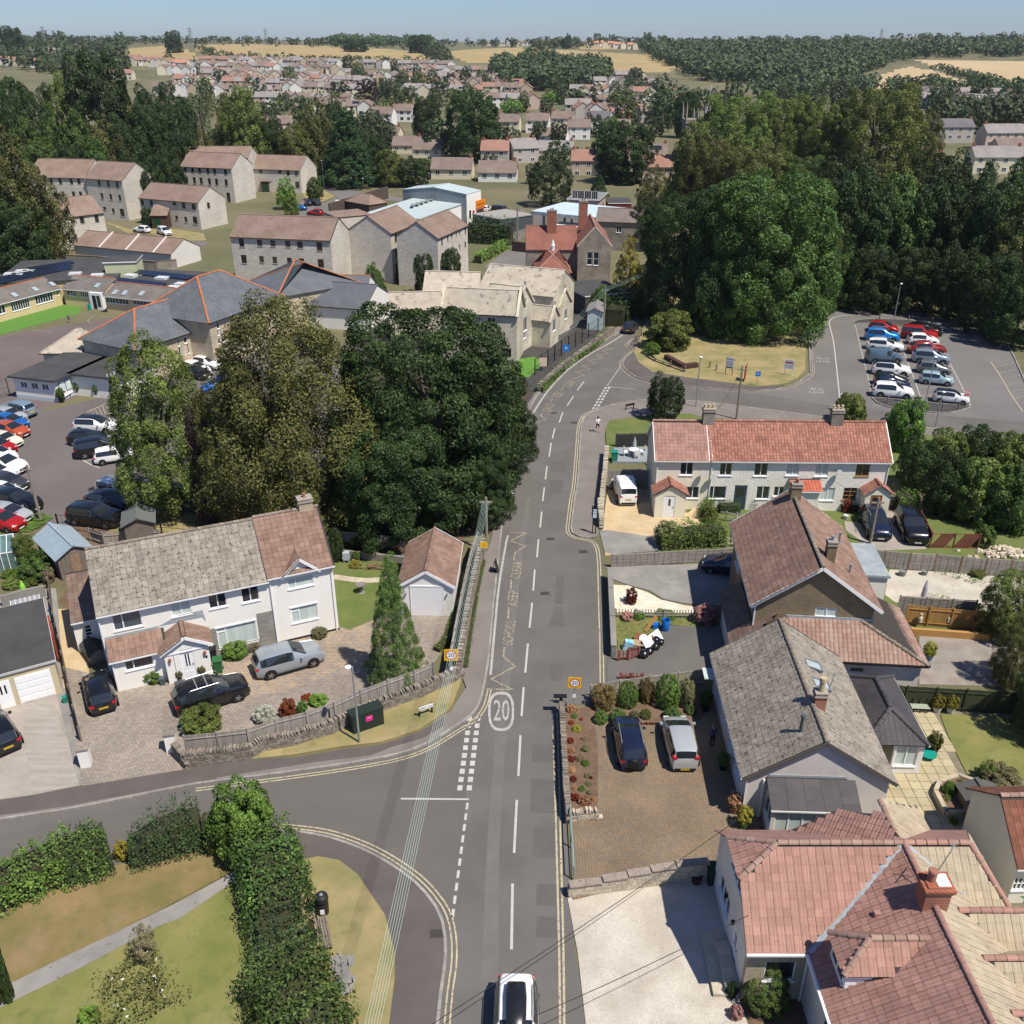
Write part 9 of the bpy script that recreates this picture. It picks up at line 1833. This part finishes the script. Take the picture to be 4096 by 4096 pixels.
def speedsign(w,base,bx,label,rz=0,back=True):
 b=P(w,*base);t=thing('speed_limit_sign',label,'road sign',b,R(rz));x0,y0,x1,y1=bx;zt=HZ(b,w,x0,y0);zb=HZ(b,w,x0,y1);s=(zt-zb)/2;zc=(zt+zb)/2
 B().tube([(0,.05,0),(0,.05,zt-.05)],.035,8).o('post',STEEL,t)
 B().box(-s,-.02,zc-s,s,.0,zc+s).o('yellow_plate',M('sign_yellow',(.8,.45,.01),rough=.5),t)
 for r,m,y in((s*.82,M('sign_red',(.6,.015,.02),rough=.5),-.026),(s*.66,M('sign_white',(.8,.8,.8),rough=.5),-.032)):
  d=B().poly([(r*cos(a*pi/16),y,zc+r*sin(a*pi/16))for a in range(32)]).o('roundel',m,t)
 o=ob('numerals',textmesh('20',1.,BLACK),t);o.scale=(s*1.0,)*3;o.rotation_euler=(R(90),0,0);o.location=(0,-.036,zc)
 B().box(-.1,-.0,zc-s-.75,.1,.02,zc-s-.5).o('small_plate',M('sign_white',(.8,.8,.8),rough=.5),t);return t
speedsign('22',(518,1470),(481,1247,565,1320),'yellow-backed 20 speed sign beside the clipped bushes',-3)
speedsign('21',(1420,1300),(1380,1048,1455,1128),'yellow-backed 20 speed sign over the front stone wall',2)
def board(name,label,w,b0,b1,top,txt=None,mat=None,cat='sign',legs=PVC,bot=.9,tm=None,rz=None,ts=.2,lines=()):
 A=P(w,*b0);C=P(w,*b1);t=thing(name,label,cat,(A+C)/2,atan2(C.y-A.y,C.x-A.x));L=(C-A).length;h=HZ((A+C)/2,w,*top)
 for s in(-1,1):B().box(s*L/2*.85-.04,-.02,0,s*L/2*.85+.04,.06,h if bot<h*.8 else h).o('leg',legs,t)
 p=B().box(-L/2,-.06,h*bot,L/2,-.03,h).o('panel',mat or PVC,t)
 if txt:
  for i,(s,fz,sz)in enumerate(txt):o=ob('lettering',textmesh(s,1.,tm or BLACK),p);o.rotation_euler=(R(90),0,0);o.location=(0,-.065,h*(bot+(1-bot)*fz));o.scale=(sz,sz,sz)
 for fz,hz,mt in lines:B().box(-L/2+.06,-.066,h*(bot+(1-bot)*fz),L/2-.06,-.061,h*(bot+(1-bot)*(fz+hz))).o('printed_band',mt,p)
 return t
REDB=M('notice_red',(.45,.04,.04),rough=.6);GRYB=M('notice_grey',(.4,.42,.45),rough=.6)
board('street_name_plate','low black-framed REDFIELD GROVE street name plate on the dry verge','c',(382,492),(510,450),(440,372),[('REDFIELD GROVE',.45,.15)],M('sign_white',(.8,.8,.8),rough=.5),legs=BLACK,bot=.72,cat='street name sign')
board('street_name_plate','low dark street name sign seen from behind near the footway','12',(880,1130),(942,1118),(910,1078),None,BLACK,legs=BLACK,bot=.7,cat='street name sign')
board('street_name_plate','dark street name sign by the shrub at the road bend','12',(1032,755),(1085,785),(1055,735),None,M('dark_green_sign',(.02,.06,.05)),legs=BLACK,bot=.7,cat='street name sign')
board('notice_board','white notice board on red legs in the dry verge','12',(1578,880),(1632,890),(1605,752),[('Memorial Hall',.82,.25)],legs=REDB,bot=.42,lines=[(.55,.03,GRYB),(.45,.03,GRYB),(.35,.03,GRYB),(.25,.03,GRYB),(.02,.09,BLACK)])
board('notice_board','car park notice with a red band on the dry verge','13',(233,882),(298,892),(280,770),[('Car park',.88,.22)],legs=PVC,bot=.42,lines=[(.62,.14,REDB),(.48,.03,GRYB),(.38,.03,GRYB),(.28,.03,GRYB),(.18,.03,GRYB)])
board('notice_board','dark red parking notice at the car park island','13',(1492,1085),(1520,1085),(1514,985),[('PAY',.8,.3),('HERE',.5,.3)],mat=REDB,legs=STEEL,bot=.62,tm=PVC)
board('notice_board','pale blue notice on a black post by the gravel drive','22',(648,245),(672,245),(665,65),[('TOWN',.8,.16),('COUNCIL',.5,.16)],mat=M('pale_blue_sign',(.55,.68,.72),rough=.5),legs=BLACK,bot=.68)
board('leaning_banner','two tall dark red posts beside the leaning pole','12',(1712,935),(1722,915),(1738,805),None,mat=REDB,legs=REDB,bot=.2)
def ssg(label,w,base,top,mat,txt,s=.35,tm=PVC):
 b=P(w,*base);h=HZ(b,w,*top);t=thing('road_sign',label,'road sign',b);B().tube([(0,.03,0),(0,.03,h)],.035,8).o('post',STEEL,t);p=B().box(-s,-.02,h-2*s,s,.0,h).o('panel',mat,t);o=ob('symbol',textmesh(txt,1.,tm),p);o.rotation_euler=(R(90),0,0);o.location=(0,-.025,h-s);o.scale=(s*1.3,)*3;return t
BLUE=M('sign_blue',(.02,.16,.5),rough=.5)
ssg('blue bus sign on a post in the dry verge','12',(1802,960),(1812,853),BLUE,'P',.3);ssg('blue one way sign by the school railings','12',(460,850),(463,665),BLUE,'↑' if 0 else 'A',.42)
t=thing('advert_board','white estate board fixed to the school railings','sign',P('12',300,850));B().box(-.5,-.03,.6,.5,0,1.7).o('panel',M('orange_white_board',(.7,.55,.4)),t)
ssg('small yellow notice on a post beside the road wall','21',(1645,440),(1648,295),M('sign_yellow',(.8,.45,.01),rough=.5),'i',.28,BLACK)
t=thing('a_board_sign','folding black A-board standing on the footway','sign',P('21',1722,510),R(80));B().poly([(-.35,-.25,0),(.35,-.25,0),(.35,0,1.15),(-.35,0,1.15)]).poly([(.35,.25,0),(-.35,.25,0),(-.35,0,1.15),(.35,0,1.15)]).o('panel',BLACK,t)
A=P('21',730,1660);C=P('21',945,1585);h=House('telecom_cabinet','dark green telecom cabinet with a pink notice on the dry verge',A,C,'cabinet');L=h.len
GC=M('cabinet_green',(.02,.032,.025),rough=.5);B().box(0,0,0,L,.75,1.35).o('cabinet_body',GC,h.o);B().box(-.03,-.03,1.352,L+.03,.78,1.42).o('lid',GC,h.o)
for i in range(3):B().box(L*i/3+.02,-.02,.1,L*(i+1)/3-.02,-.003,1.3).o('door',GC,h.o)
pn=B().box(L*.42,-.035,.75,L*.64,-.022,1.12).o('pink_notice',M('pink_notice',(.65,.02,.25),rough=.6),h.o);o=ob('lettering',textmesh('FIBRE',.1,PVC),pn);o.rotation_euler=(R(90),0,0);o.location=(L*.53,-.04,1.0)
b=P('31',510,1185);t=thing('litter_bin','black litter bin with a domed hood beside the hedge','litter bin',b+Vc((0,.25,0)),R(8));B().lathe([(.27,0),(.29,.75),(.29,.8)],16).o('bin_body',RUBW,t,smooth=30);B().lathe([(.3,.95),(.32,1.1),(.28,1.24),(.12,1.32),(.02,1.33)],16).o('hood',RUBW,t,smooth=40)
for s in(-1,1):B().box(s*.24-.03,-.12,.78,s*.24+.03,.12,.97).o('hood_post',RUBW,t)
B().box(-.1,-.3,.32,.1,-.285,.62).o('notice',PVC,t);B().lathe([(.09,1.325),(.07,1.345),(.01,1.35)],10).o('ash_plate',STEEL,t)
def bench(label,w,a,b_,mat,name='bench',flip=1):
 A=P(w,*a);C=P(w,*b_);L=(C-A).length;t=thing(name,label,'bench',A,atan2(C.y-A.y,C.x-A.x));
 for i in range(4):B().box(0,flip*(.02+i*.12),.43,L,flip*(.02+i*.12)+.09*flip,.46).o('seat_slat',mat,t)
 for i in range(3):B().box(0,flip*(.5+i*.03),.55+i*.14,L,flip*(.5+i*.03)+.03*flip,.66+i*.14).o('back_slat',mat,t)
 for x in(.15,L/2,L-.15):B().box(x-.03,flip*.05,0,x+.03,flip*.1,.43).box(x-.03,flip*.45,0,x+.03,flip*.5,.9).box(x-.03,flip*.05,.38,x+.03,flip*.5,.43).o('leg',BLACK if mat!=WOODG else WOODD,t)
 return t
bench('weathered slatted bench facing the dry verge beside the bin','31',(590,1425),(545,1205),WOODD,flip=1)
bench('pale green garden bench against the green fence','23',(1200,1385),(1320,1390),M('pale_green_bench',(.36,.4,.33)))
bench('dark green bench at the right edge below the small window','33',(1850,985),(1960,1000),M('green_bench',(.05,.2,.05)))
bench('white bench by the nursery wall, nearer one','10',(455,1060),(545,1010),M('white_bench',(.6,.65,.68)));bench('white bench by the nursery wall, farther one','10',(578,1010),(685,1015),M('white_bench',(.6,.65,.68)))
def cable(label,a,b_,r,mat,sag,n=1,sp=.12,name='overhead_cable',group=None):
 a=Vc(a);b_=Vc(b_);t=thing(name,label,'cable',a,0,group);d=(b_-a);hd=Vc((-d.y,d.x,0)).normalized()
 for k in range(n):
  o_=hd*(k-(n-1)/2)*sp;B().tube([d*(i/14)+o_-Vc((0,0,sag*4*(i/14)*(1-i/14)))for i in range(15)],r,4).o('wire',mat,t)
CW=M('pale_cable',(.45,.6,.56),rough=.5);CD=M('dark_cable',(.03,.03,.03))
pt,ph=tpole[4];top=pt+Vc((0,0,ph-.3))
e0=P('F',905,925,0);
near=Vc(P('F',690,1990,7.3));far=Vc((P('21',1640,-40,6.8)))
cable('bundle of pale green wires crossing the junction to the pole under the oak',tuple(near),tuple(top),.007,CW,.25,6,.1)
cable('dark service wire from the junction to the red-tiled house roof',tuple(P('31',1270,1932,6.0)),tuple(P('32',1660,495,4.5)),.014,CD,.15)
cable('second dark service wire to the side of the red-tiled house',tuple(P('32',240,1870,5.5)),tuple(P('32',1745,1160,4.4)),.014,CD,.15)
a0,h0=tpole[0];
cable('pale wires climbing past the golden cypress',tuple(a0+Vc((0,0,h0-.3))),tuple(P('12',1120,90,8)),.008,CW,.4,3,.4);cable('pale wires from the shed pole to the oak side',tuple(a0+Vc((0,0,h0-.3))),tuple(P('12',380,640,3.)),.008,CW,.3,3,.4)
cable('thin wires from the leaning pole across the road',tuple(tpole[1][0]+Vc((0,0,tpole[1][1]-.6))),tuple(P('12',1530,1120,.5)),.015,CD,.1);cable('service wire from the front pole to the cottages',tuple(tpole[2][0]+Vc((0,0,tpole[2][1]-.3))),tuple(P('g',610,515,4)),.012,CD,.2)
for w,x,y in(('12',1472,835),('12',1517,855),('13',908,492),('13',1110,508),('13',963,1080),('13',1347,1135),('13',1462,1122),('13',1155,1090),('12',1195,830),('12',1295,865),('12',993,610),('12',955,650)):
 b=P(w,x,y);t=thing('bollard','short timber bollard','bollard',b,0,'timber bollards');t['label']='short dark timber bollard by the '+('car park island' if w=='13' else 'dry verge');B().lathe([(.09,0),(.09,.95),(.05,1.0)],8).o('bollard_post',WOODD,t)
b=P('22',425,1500);t=thing('stone_gatepost','black post with a flat dark cap at the top of the garden wall','post',b);B().box(-.09,-.09,0,.09,.09,1.3).o('post',BLACK,t);B().box(-.45,-.16,1.302,.35,.16,1.36).o('cap',BLACK,t)
def shed(name,label,A,C,D,ze,zr,wall,roof,ov=.25,rz=None):
 h=House(name,label,A,C,'shed');g=h.block(0,0,h.len,D,ze,zr,'y',wall,roof,ov=ov,og=.2,gutter=None);g.build();return h
ef=P('20',378,418,2.0);er=P('20',655,335,2.0)
sh=shed('garden_shed','timber garden shed with a pale blue felt roof',ef+Vc((.2,.1,0)),er-Vc((.2,0,0)),4.6,1.95,2.75,WOODD,FELTB);sh.box('door',sh.len*.35,-.03,.1,sh.len*.62,-.004,1.9,WOODB)
shed('small_store','low grey-roofed store against the annexe',P('20',640,1160),P('20',760,1115),1.5,.75,1.15,WOODG,FELT,.1)
shed('grey_hip_shed','dark grey canopy roof behind the white house',P('20',900,330),P('20',1100,300),2.5,1.9,2.5,WOODD,M('shed_grey',(.12,.13,.125)))
shed('school_shed','pale blue-grey shed beside the telegraph pole',P('12',610,560),P('12',715,565),4.2,2.6,3.2,M('pale_blue_boards',(.45,.55,.58),(.5,.6,.62),3,.7,stretch=(8,8,.2)),M('shed_grey2',(.2,.19,.19)))
shed('garden_store','dark grey-roofed store beside the raised bed',P('33',1575,480),P('33',1800,475),1.6,1.1,1.5,WOODB,M('shed_felt',(.09,.09,.085)),.15)
gh_=House('greenhouse','glass greenhouse with a white frame at the left edge',P('20',-60,520),P('20',130,490),'greenhouse');L=gh_.len;fr=B();gl=B()
for x in[L*i/4 for i in range(5)]:
 for y in(0,3.0):fr.bar((x,y,0),(x,y,1.6),.05,.05)
 fr.bar((x,0,1.6),(x,1.5,2.4),.05,.05).bar((x,3,1.6),(x,1.5,2.4),.05,.05)
for y,z in((0,1.6),(3,1.6),(1.5,2.4)):fr.bar((0,y,z),(L,y,z),.06,.06)
fr.o('frame',PVC,gh_.o)
for q in(((0,0,0),(L,0,0),(L,0,1.6),(0,0,1.6)),((0,0,1.6),(L,0,1.6),(L,1.5,2.4),(0,1.5,2.4)),((L,0,0),(L,3,0),(L,3,1.6),(L,0,1.6)),((0,3,1.6),(L,3,1.6),(L,1.5,2.4),(0,1.5,2.4))):B().poly(q).o('pane',M('greenhouse_glass',(.07,.13,.12),(.12,.2,.2),2,.15,spec=.8),gh_.o)
def parasol(label,w,base,top,mat,r=.22):
 b=P(w,*base);h=HZ(b,w,*top);t=thing('garden_parasol',label,'parasol',b);B().tube([(0,0,0),(0,0,h)],.025,6).o('pole',PVC,t);B().lathe([(r*1.1,h*.28),(r,h*.4),(r*.8,h*.7),(r*.3,h*.93),(.02,h)],9).o('closed_canopy',mat,t)
parasol('closed lime green parasol in the vegetable plot','20',(180,690),(160,565),M('lime_cloth',(.25,.55,.06)))
parasol('closed grey-white parasol on the broken patio','f',(402,690),(428,535),M('grey_cloth',(.5,.47,.5)));parasol('closed pale parasol on the cottage terrace','12',(940,1440),(945,1312),M('grey_cloth2',(.33,.36,.38)))
dk=ground('decking',[P('12',*p)for p in((800,1400),(1035,1395),(1040,1500),(790,1500))],.2,M('grey_decking',(.22,.24,.26),(.27,.29,.31),2,.8,stretch=(1,8,1)))
fence('dark_screen','dark screen at the back of the cottage terrace','12',[(812,1390),(920,1388),(1035,1385)],1.5,'slat',M('dark_screen_slats',(.05,.05,.05)),limit=60)
t=thing('garden_table','small round white table on the cottage terrace','table',P('12',938,1462)+Vc((0,0,.2)));B().lathe([(.5,.7),(.5,.74)],16).o('table_top',PVC,t);B().tube([(0,0,0),(0,0,.7)],.04,6).o('leg',PVC,t)
def chair(label,w,x,y,rz):
 t=thing('garden_chair',label,'chair',P(w,x,y)+Vc((0,0,.2)),R(rz),'white chairs on the cottage terrace');M_=PVC
 B().box(-.25,-.25,.42,.25,.25,.46).o('seat',M_,t);B().box(-.25,.22,.46,.25,.26,.95).o('backrest',M_,t)
 for a in(-.22,.22):
  for c in(-.22,.22):B().box(a-.02,c-.02,0,a+.02,c+.02,.42).o('leg',M_,t)
chair('white chair left of the terrace table','12',885,1458,90);chair('white chair right of the terrace table','12',1000,1452,-90);chair('white chair in front of the terrace table','12',960,1475,180)
def bin_(label,w,x,y,mat,rz=0,s=1.,name='wheelie_bin',cat='bin'):
 t=thing(name,label,cat,P(w,x,y),R(rz));t.scale=(s,s,s);b=B();b.v=[(-.22,-.25,0),(.22,-.25,0),(.22,.25,0),(-.22,.25,0),(-.28,-.32,1),(.28,-.32,1),(.28,.32,1),(-.28,.32,1)];b.f=[(0,3,2,1),(0,1,5,4),(1,2,6,5),(2,3,7,6),(3,0,4,7),(4,5,6,7)];b.o('bin_body',mat,t)
 B().box(-.3,-.35,1.002,.3,.34,1.07).o('lid',mat,t);
 for s_ in(-1,1):B().tube([(s_*.24,.28,.1),(s_*.3,.28,.1)],.1,10).o('wheel',BLACK,t)
 return t
GB=M('green_bin_plastic',(.03,.12,.04),rough=.5);TB=M('teal_box',(.02,.22,.16),rough=.5)
bin_('green and brown wheelie bin beside the porch','20',1540,1210,GB,15);bin_('dark wheelie bin behind the green one','20',1500,1130,RUBW,15);bin_('black food caddy and teal box by the white garage door','20',462,1425,TB,20,.45,'recycling_box','recycling box');bin_('grey recycling box under the lean-to window','20',1148,1300,M('grey_box',(.08,.1,.12)),10,.55,'recycling_box','recycling box')
bin_('dark green wheelie bin in the shade by the stepped wall','32',1485,930,M('dkg',(.01,.035,.02)),0);bin_('black wheelie bin beside the end cottage porch','23',1075,60,RUBW,0);bin_('teal bin on the cottage terrace','12',802,1490,TB,0,1.1)
p=P('d',682,500);t=thing('plastic_barrel','bright blue open-topped plastic barrel beside the rubbish','barrel',p+Vc((0,.25,0)));B().lathe([(.25,0),(.29,.1),(.3,.45),(.29,.85),(.27,.9),(.25,.88),(.24,.2),(.01,.2)],16).o('barrel_body',M('blue_plastic',(.01,.14,.5),rough=.4),t,smooth=40)
for i,(x,y,r)in enumerate(((490,735,.36),(540,705,.3),(597,610,.32),(638,625,.28),(595,668,.3))):
 t=thing('rubbish_bag',['black rubbish bag nearest the broken red gate','black rubbish bag second from the red gate','black rubbish bag on top by the white board','black rubbish bag at the right of the heap','black rubbish bag in front of the white board'][i],'rubbish bag',P('d',x,y)+Vc((0,.2,0)));me=B().ball((0,0,r*.8),r,14,9,.85).me('bag',M('bag_plastic',(.01,.01,.011),rough=.25,spec=.6),30)
 for v in me.vertices:f=1+.16*sin(v.co.x*19+i)*sin(v.co.y*17)+.1*sin(v.co.z*23+i*2);v.co.x*=f;v.co.y*=f
 ob('bag_skin',me,t)
t=thing('white_board','large white panel leaning over the rubbish bags','board',P('d',600,640)+Vc((0,.3,0)),R(48));B().box(-.95,-.03,-.0,.95,.03,.85,MR(R(-38),4,'X')).o('panel',PVC,t)
t=thing('wooden_panel','brown wooden cabinet door with a white oval in the rubbish','panel',P('d',480,615),R(-20));B().box(-.6,-.03,0,.6,.03,.8,MR(R(-40),4,'X')).o('panel',M('brown_panel',(.25,.1,.045)),t);B().lathe([(.3,0),(.3,.02)],14).o('oval',PVC,t,loc=(0,.22,.42),rot=(R(50),0,0))
t=thing('plastic_sack','white and blue plastic sack in the rubbish','sack',P('d',340,650));B().box(-.3,-.2,0,.3,.2,.7,MR(R(15),4,'Y')).o('sack_body',M('white_blue_sack',(.62,.68,.7),(.1,.45,.6),3,.4),t)
t=thing('cardboard_sheet','flattened brown cardboard sheet on the rubbish','cardboard',P('d',430,630));B().box(-.5,-.4,.38,.4,.3,.41,MR(R(6),4,'Y')).o('sheet',M('cardboard',(.35,.25,.15)),t)
t=thing('cardboard_box','torn dark box in front of the cardboard sheet','box',P('d',400,660));B().box(-.35,-.2,0,.35,.25,.35).o('box_body',M('dark_card',(.1,.08,.07)),t)
t=thing('blue_crate','blue plastic crate behind the rubbish','crate',P('d',600,480)+Vc((0,.2,0)));B().box(-.25,-.18,0,.25,.18,.4).o('crate_body',M('blue_plastic',(.01,.14,.5),rough=.4),t)
t=thing('plank','leaning plank and board behind the rubbish','plank',P('d',540,500));B().bar((-.3,0,.1),(.5,.5,1.0),.3,.04).o('plank_body',WOODO,t)
fence('broken_red_gate','broken red-brown wooden gate lying in front of the rubbish','d',[(265,755),(355,750),(445,725)],.85,'picket',M('red_gate_wood',(.2,.05,.04),(.27,.09,.07),3,.8,isl=.1),cat='gate',sp=1.2)
fence('red_picket_gate','small open red picket gate by the diagonal fence','22',[(845,1262),(920,1262),(1000,1265)],.5,'picket',M('red_gate_wood',(.2,.05,.04)),cat='gate',sp=1.3)
fence('red_trellis','red-brown trellis panels beside the black SUV','23',[(1320,310),(1470,312),(1630,315)],1.3,'diag',M('trellis_brown',(.16,.05,.03),(.2,.07,.045),3,.8),sp=1.9);fence('red_trellis','red-brown trellis side leading to the cottage','23',[(1250,160),(1285,230),(1320,305)],1.3,'diag',M('trellis_brown',(.16,.05,.03)))
t=thing('stone_heap','heap of loose cream stones at the end of the slatted fence','stone heap',P('23',1800,350));sm=B().box(-.14,-.1,-.08,.14,.1,.08).me('loose_stone',M('cream_stone',(.5,.42,.3),(.6,.53,.42),3,.9,.3,isl=.2));pl=[]
for i in range(170):
 x=rnd.gauss(0,1.1);y=rnd.gauss(0,.5);pl.append(MT((x,y,max(.05,.55-abs(x)*.22-abs(y)*.3)*rnd.random()+.05))@MR(rnd.uniform(0,3),4,'Z')@MR(rnd.uniform(-.8,.8),4,'X'))
lay('loose_stone',sm,pl,t)
def pot(label,w,x,y,r,mat,plant=None,h=None,name='plant_pot'):
 t=thing(name,label,'plant pot',P(w,x,y));h=h or r*1.6;B().lathe([(r*.7,0),(r,h),(r*.9,h),(r*.85,h*.85),(.01,h*.85)],12).o('pot',mat,t,smooth=40)
 if plant:me,a=crown_for(plant,0);ob('plant',me,t,loc=(0,0,h*.8),scale=(r*3,r*3,r*3.4/a))
POTT=M('terracotta',(.3,.13,.07));POTG=M('grey_pot',(.2,.2,.2));POTP=M('pale_pot',(.55,.55,.53))
for a in(('metal planter left of the white front door','20',1268,1275,.2,STEEL,'bushv'),('metal planter right of the white front door','20',1425,1240,.2,STEEL,'bushv'),('dark pot with flowers left of the cottage porch door','12',1118,1850,.3,BLACK,'busho'),('dark pot with flowers right of the cottage porch door','12',1255,1852,.3,BLACK,'busho'),('flowering pot by the bungalow corner','32',1640,440,.28,POTT,'busho'),('green pot with yellow plant beside the glazed porch','32',1710,545,.3,GB,'bushy'),('large brown pot in the shade of the stepped wall','32',1378,935,.28,M('brown_pot',(.07,.03,.025)),None),('pot plant against the bungalow wall, nearest the cars','22',1565,1895,.25,BLACK,'bush'),('pot plant by the bungalow side door','22',1440,1480,.3,BLACK,'bush'),('grey pot with a small tree left on the fence border','e',495,585,.28,POTP,'bushy'),('grey pot with a small tree right on the fence border','e',587,590,.28,POTP,'bushy'),('dark pot beside the green table','e',470,860,.3,M('brown_pot',(.07,.03,.025)),'bushlime'),('tall grey pot on the broken patio','f',413,505,.25,POTG,None),('wide pot by the slatted fence','f',265,510,.3,POTG,None),('pale pot on the cottage lawn','g',698,795,.25,POTP,None),('pot beside the nursery bench, nearer','10',435,1070,.35,BLACK,'bush'),('pot between the nursery benches','10',558,1015,.35,BLACK,'bushl'),('pot at the end of the nursery benches','10',690,1030,.35,BLACK,'bushl'),('pot plant with daffodil leaves in the shady yard','e',440,235,.3,M('blue_pot',(.1,.16,.25)),'bushy')):pot(*a)
t=thing('bird_bath','stone bird bath on the back lawn','bird bath',P('21',785,655));B().lathe([(.3,0),(.28,.08),(.12,.12),(.1,.55),(.15,.62),(.36,.72),(.38,.78),(.32,.76),(.01,.7)],14).o('basin_and_stem',CONCG,t,smooth=35)
t=thing('wood_pile','pile of broken wood and rocks against the garden fence','wood pile',P('21',840,490))
for i in range(26):x,y=rnd.gauss(0,.8),rnd.gauss(.2,.25);B().bar((x,y,.1+rnd.random()*.3),(x+rnd.uniform(-.6,.6),y+rnd.uniform(-.2,.2),.1+rnd.random()*.35),.09,.07).o('log',WOODB,t)
t=thing('grey_machine','grey garden shredder beside the shrub','machine',P('21',680,440));B().box(-.25,-.2,.3,.25,.2,.95).box(-.2,-.15,0,-.14,-.1,.3).box(.14,-.15,0,.2,-.1,.3).o('machine_body',M('grey_blue_box',(.35,.42,.46)),t)
t=thing('green_table','round teal garden table and pots on the patio','table',P('e',432,895));B().lathe([(.5,.0),(.5,.06),(.2,.1),(.2,.3),(.48,.34),(.48,.4)],16).o('tiers',M('teal_metal',(.01,.25,.2),rough=.4),t)
for i,(x,y)in enumerate(((375,855),(562,855))):
 t=thing('garden_statue','small pale statue %s on the retaining wall'%('on the left' if i==0 else 'on the right'),'statue',P('f',x,y)+Vc((0,0,.5)));B().lathe([(.16,0),(.14,.1),(.17,.25),(.12,.4),(.07,.45),(.1,.52),(.09,.62),(.02,.66)],10).o('figure',STONEP,t,smooth=50)
t=thing('raised_planter','hexagonal stone raised bed full of plants on the patio','planter',P('33',1420,440));ps=[P('33',*p)-t.location for p in((1420,440),(1580,435),(1690,380),(1640,250),(1500,200),(1380,240),(1350,300))]
for a,c in zip(ps,ps[1:]+ps[:1]):
 d=(c-a);B().box(0,-.12,0,d.length,.12,.5,MT(a)@MR(atan2(d.y,d.x),4,'Z')).o('planter_wall',R3ST,t)
B().prism([(p.x,p.y)for p in ps],0,.4).o('soil',SOIL,t)
sm=B().box(-.29,-.29,0,.29,.29,.04).me('paving_slab',M('yellow_slab',(.36,.31,.19),(.43,.375,.24),.7,.9,.3,(.25,.22,.15),3,.6,isl=.1));pl=[];pa=[(1668,1345),(1762,1340),(1830,1500),(1935,1530),(1940,1640),(1650,1640),(1670,1470)];A=P('e',180,1030);dx=Vc((1,-.02,0));dy=Vc((.02,1,0))
for i in range(-6,26):
 for j in range(-14,22):
  p=A+dx*(i*.61)+dy*(j*.61);u=proj((p.x,p.y,.05))
  if inpoly(u,pa):pl.append(MT((p.x,p.y,.05+rnd.uniform(0,.006))))
lay('paving_slab',sm,pl,pat,300)
for w,x,y,rz in(('22',355,275,5),('22',315,658,5),('22',585,365,0),('12',520,1215,0),('31',1317,1302,5),('12',380,1147,0),('30',255,378,10)):
 p=P(w,x,y);B().box(-.32,-.22,.0,.32,.22,.0345 if w!='31' else .128).o('drain_cover',M('iron_cover',(.05,.045,.042),rough=.7),road,loc=(p.x,p.y,.002),rot=(0,0,R(rz)))
def finish():
 import collections
 tops=[o for o in sc.objects if o.parent is None and o.get('label')];by=collections.defaultdict(list)
 for o in tops:by[o['label']].append(o)
 ordn=['leftmost','second from left','third from left','fourth from left','fifth from left','sixth from left','seventh from left','eighth from left','ninth from left','tenth from left']
 for l,os_ in by.items():
  if len(os_)<2:continue
  if len(os_)>10 and all(o.get('same')for o in os_):continue
  os_.sort(key=lambda o:o.location.x/max(o.location.y,1));n=len(os_)
  for i,o in enumerate(os_):
   if i<10:s=ordn[i]
   elif n-1-i<10:s=('rightmost' if i==n-1 else ordn[n-1-i].replace('left','right'))
   else:s='%dth from left'%(i+1)if(i+1)%10 not in(1,2,3)or i+1 in(11,12,13)else '%d%s from left'%(i+1,{1:'st',2:'nd',3:'rd'}[(i+1)%10])
   o['label']=l+', '+s
 for o in tops:
  w=o['label'].split()
  if len(w)>16:o['label']=' '.join(w).replace('second from left','2nd from left').replace('with ','').replace('in the ','in ').replace('the ','')
finish()
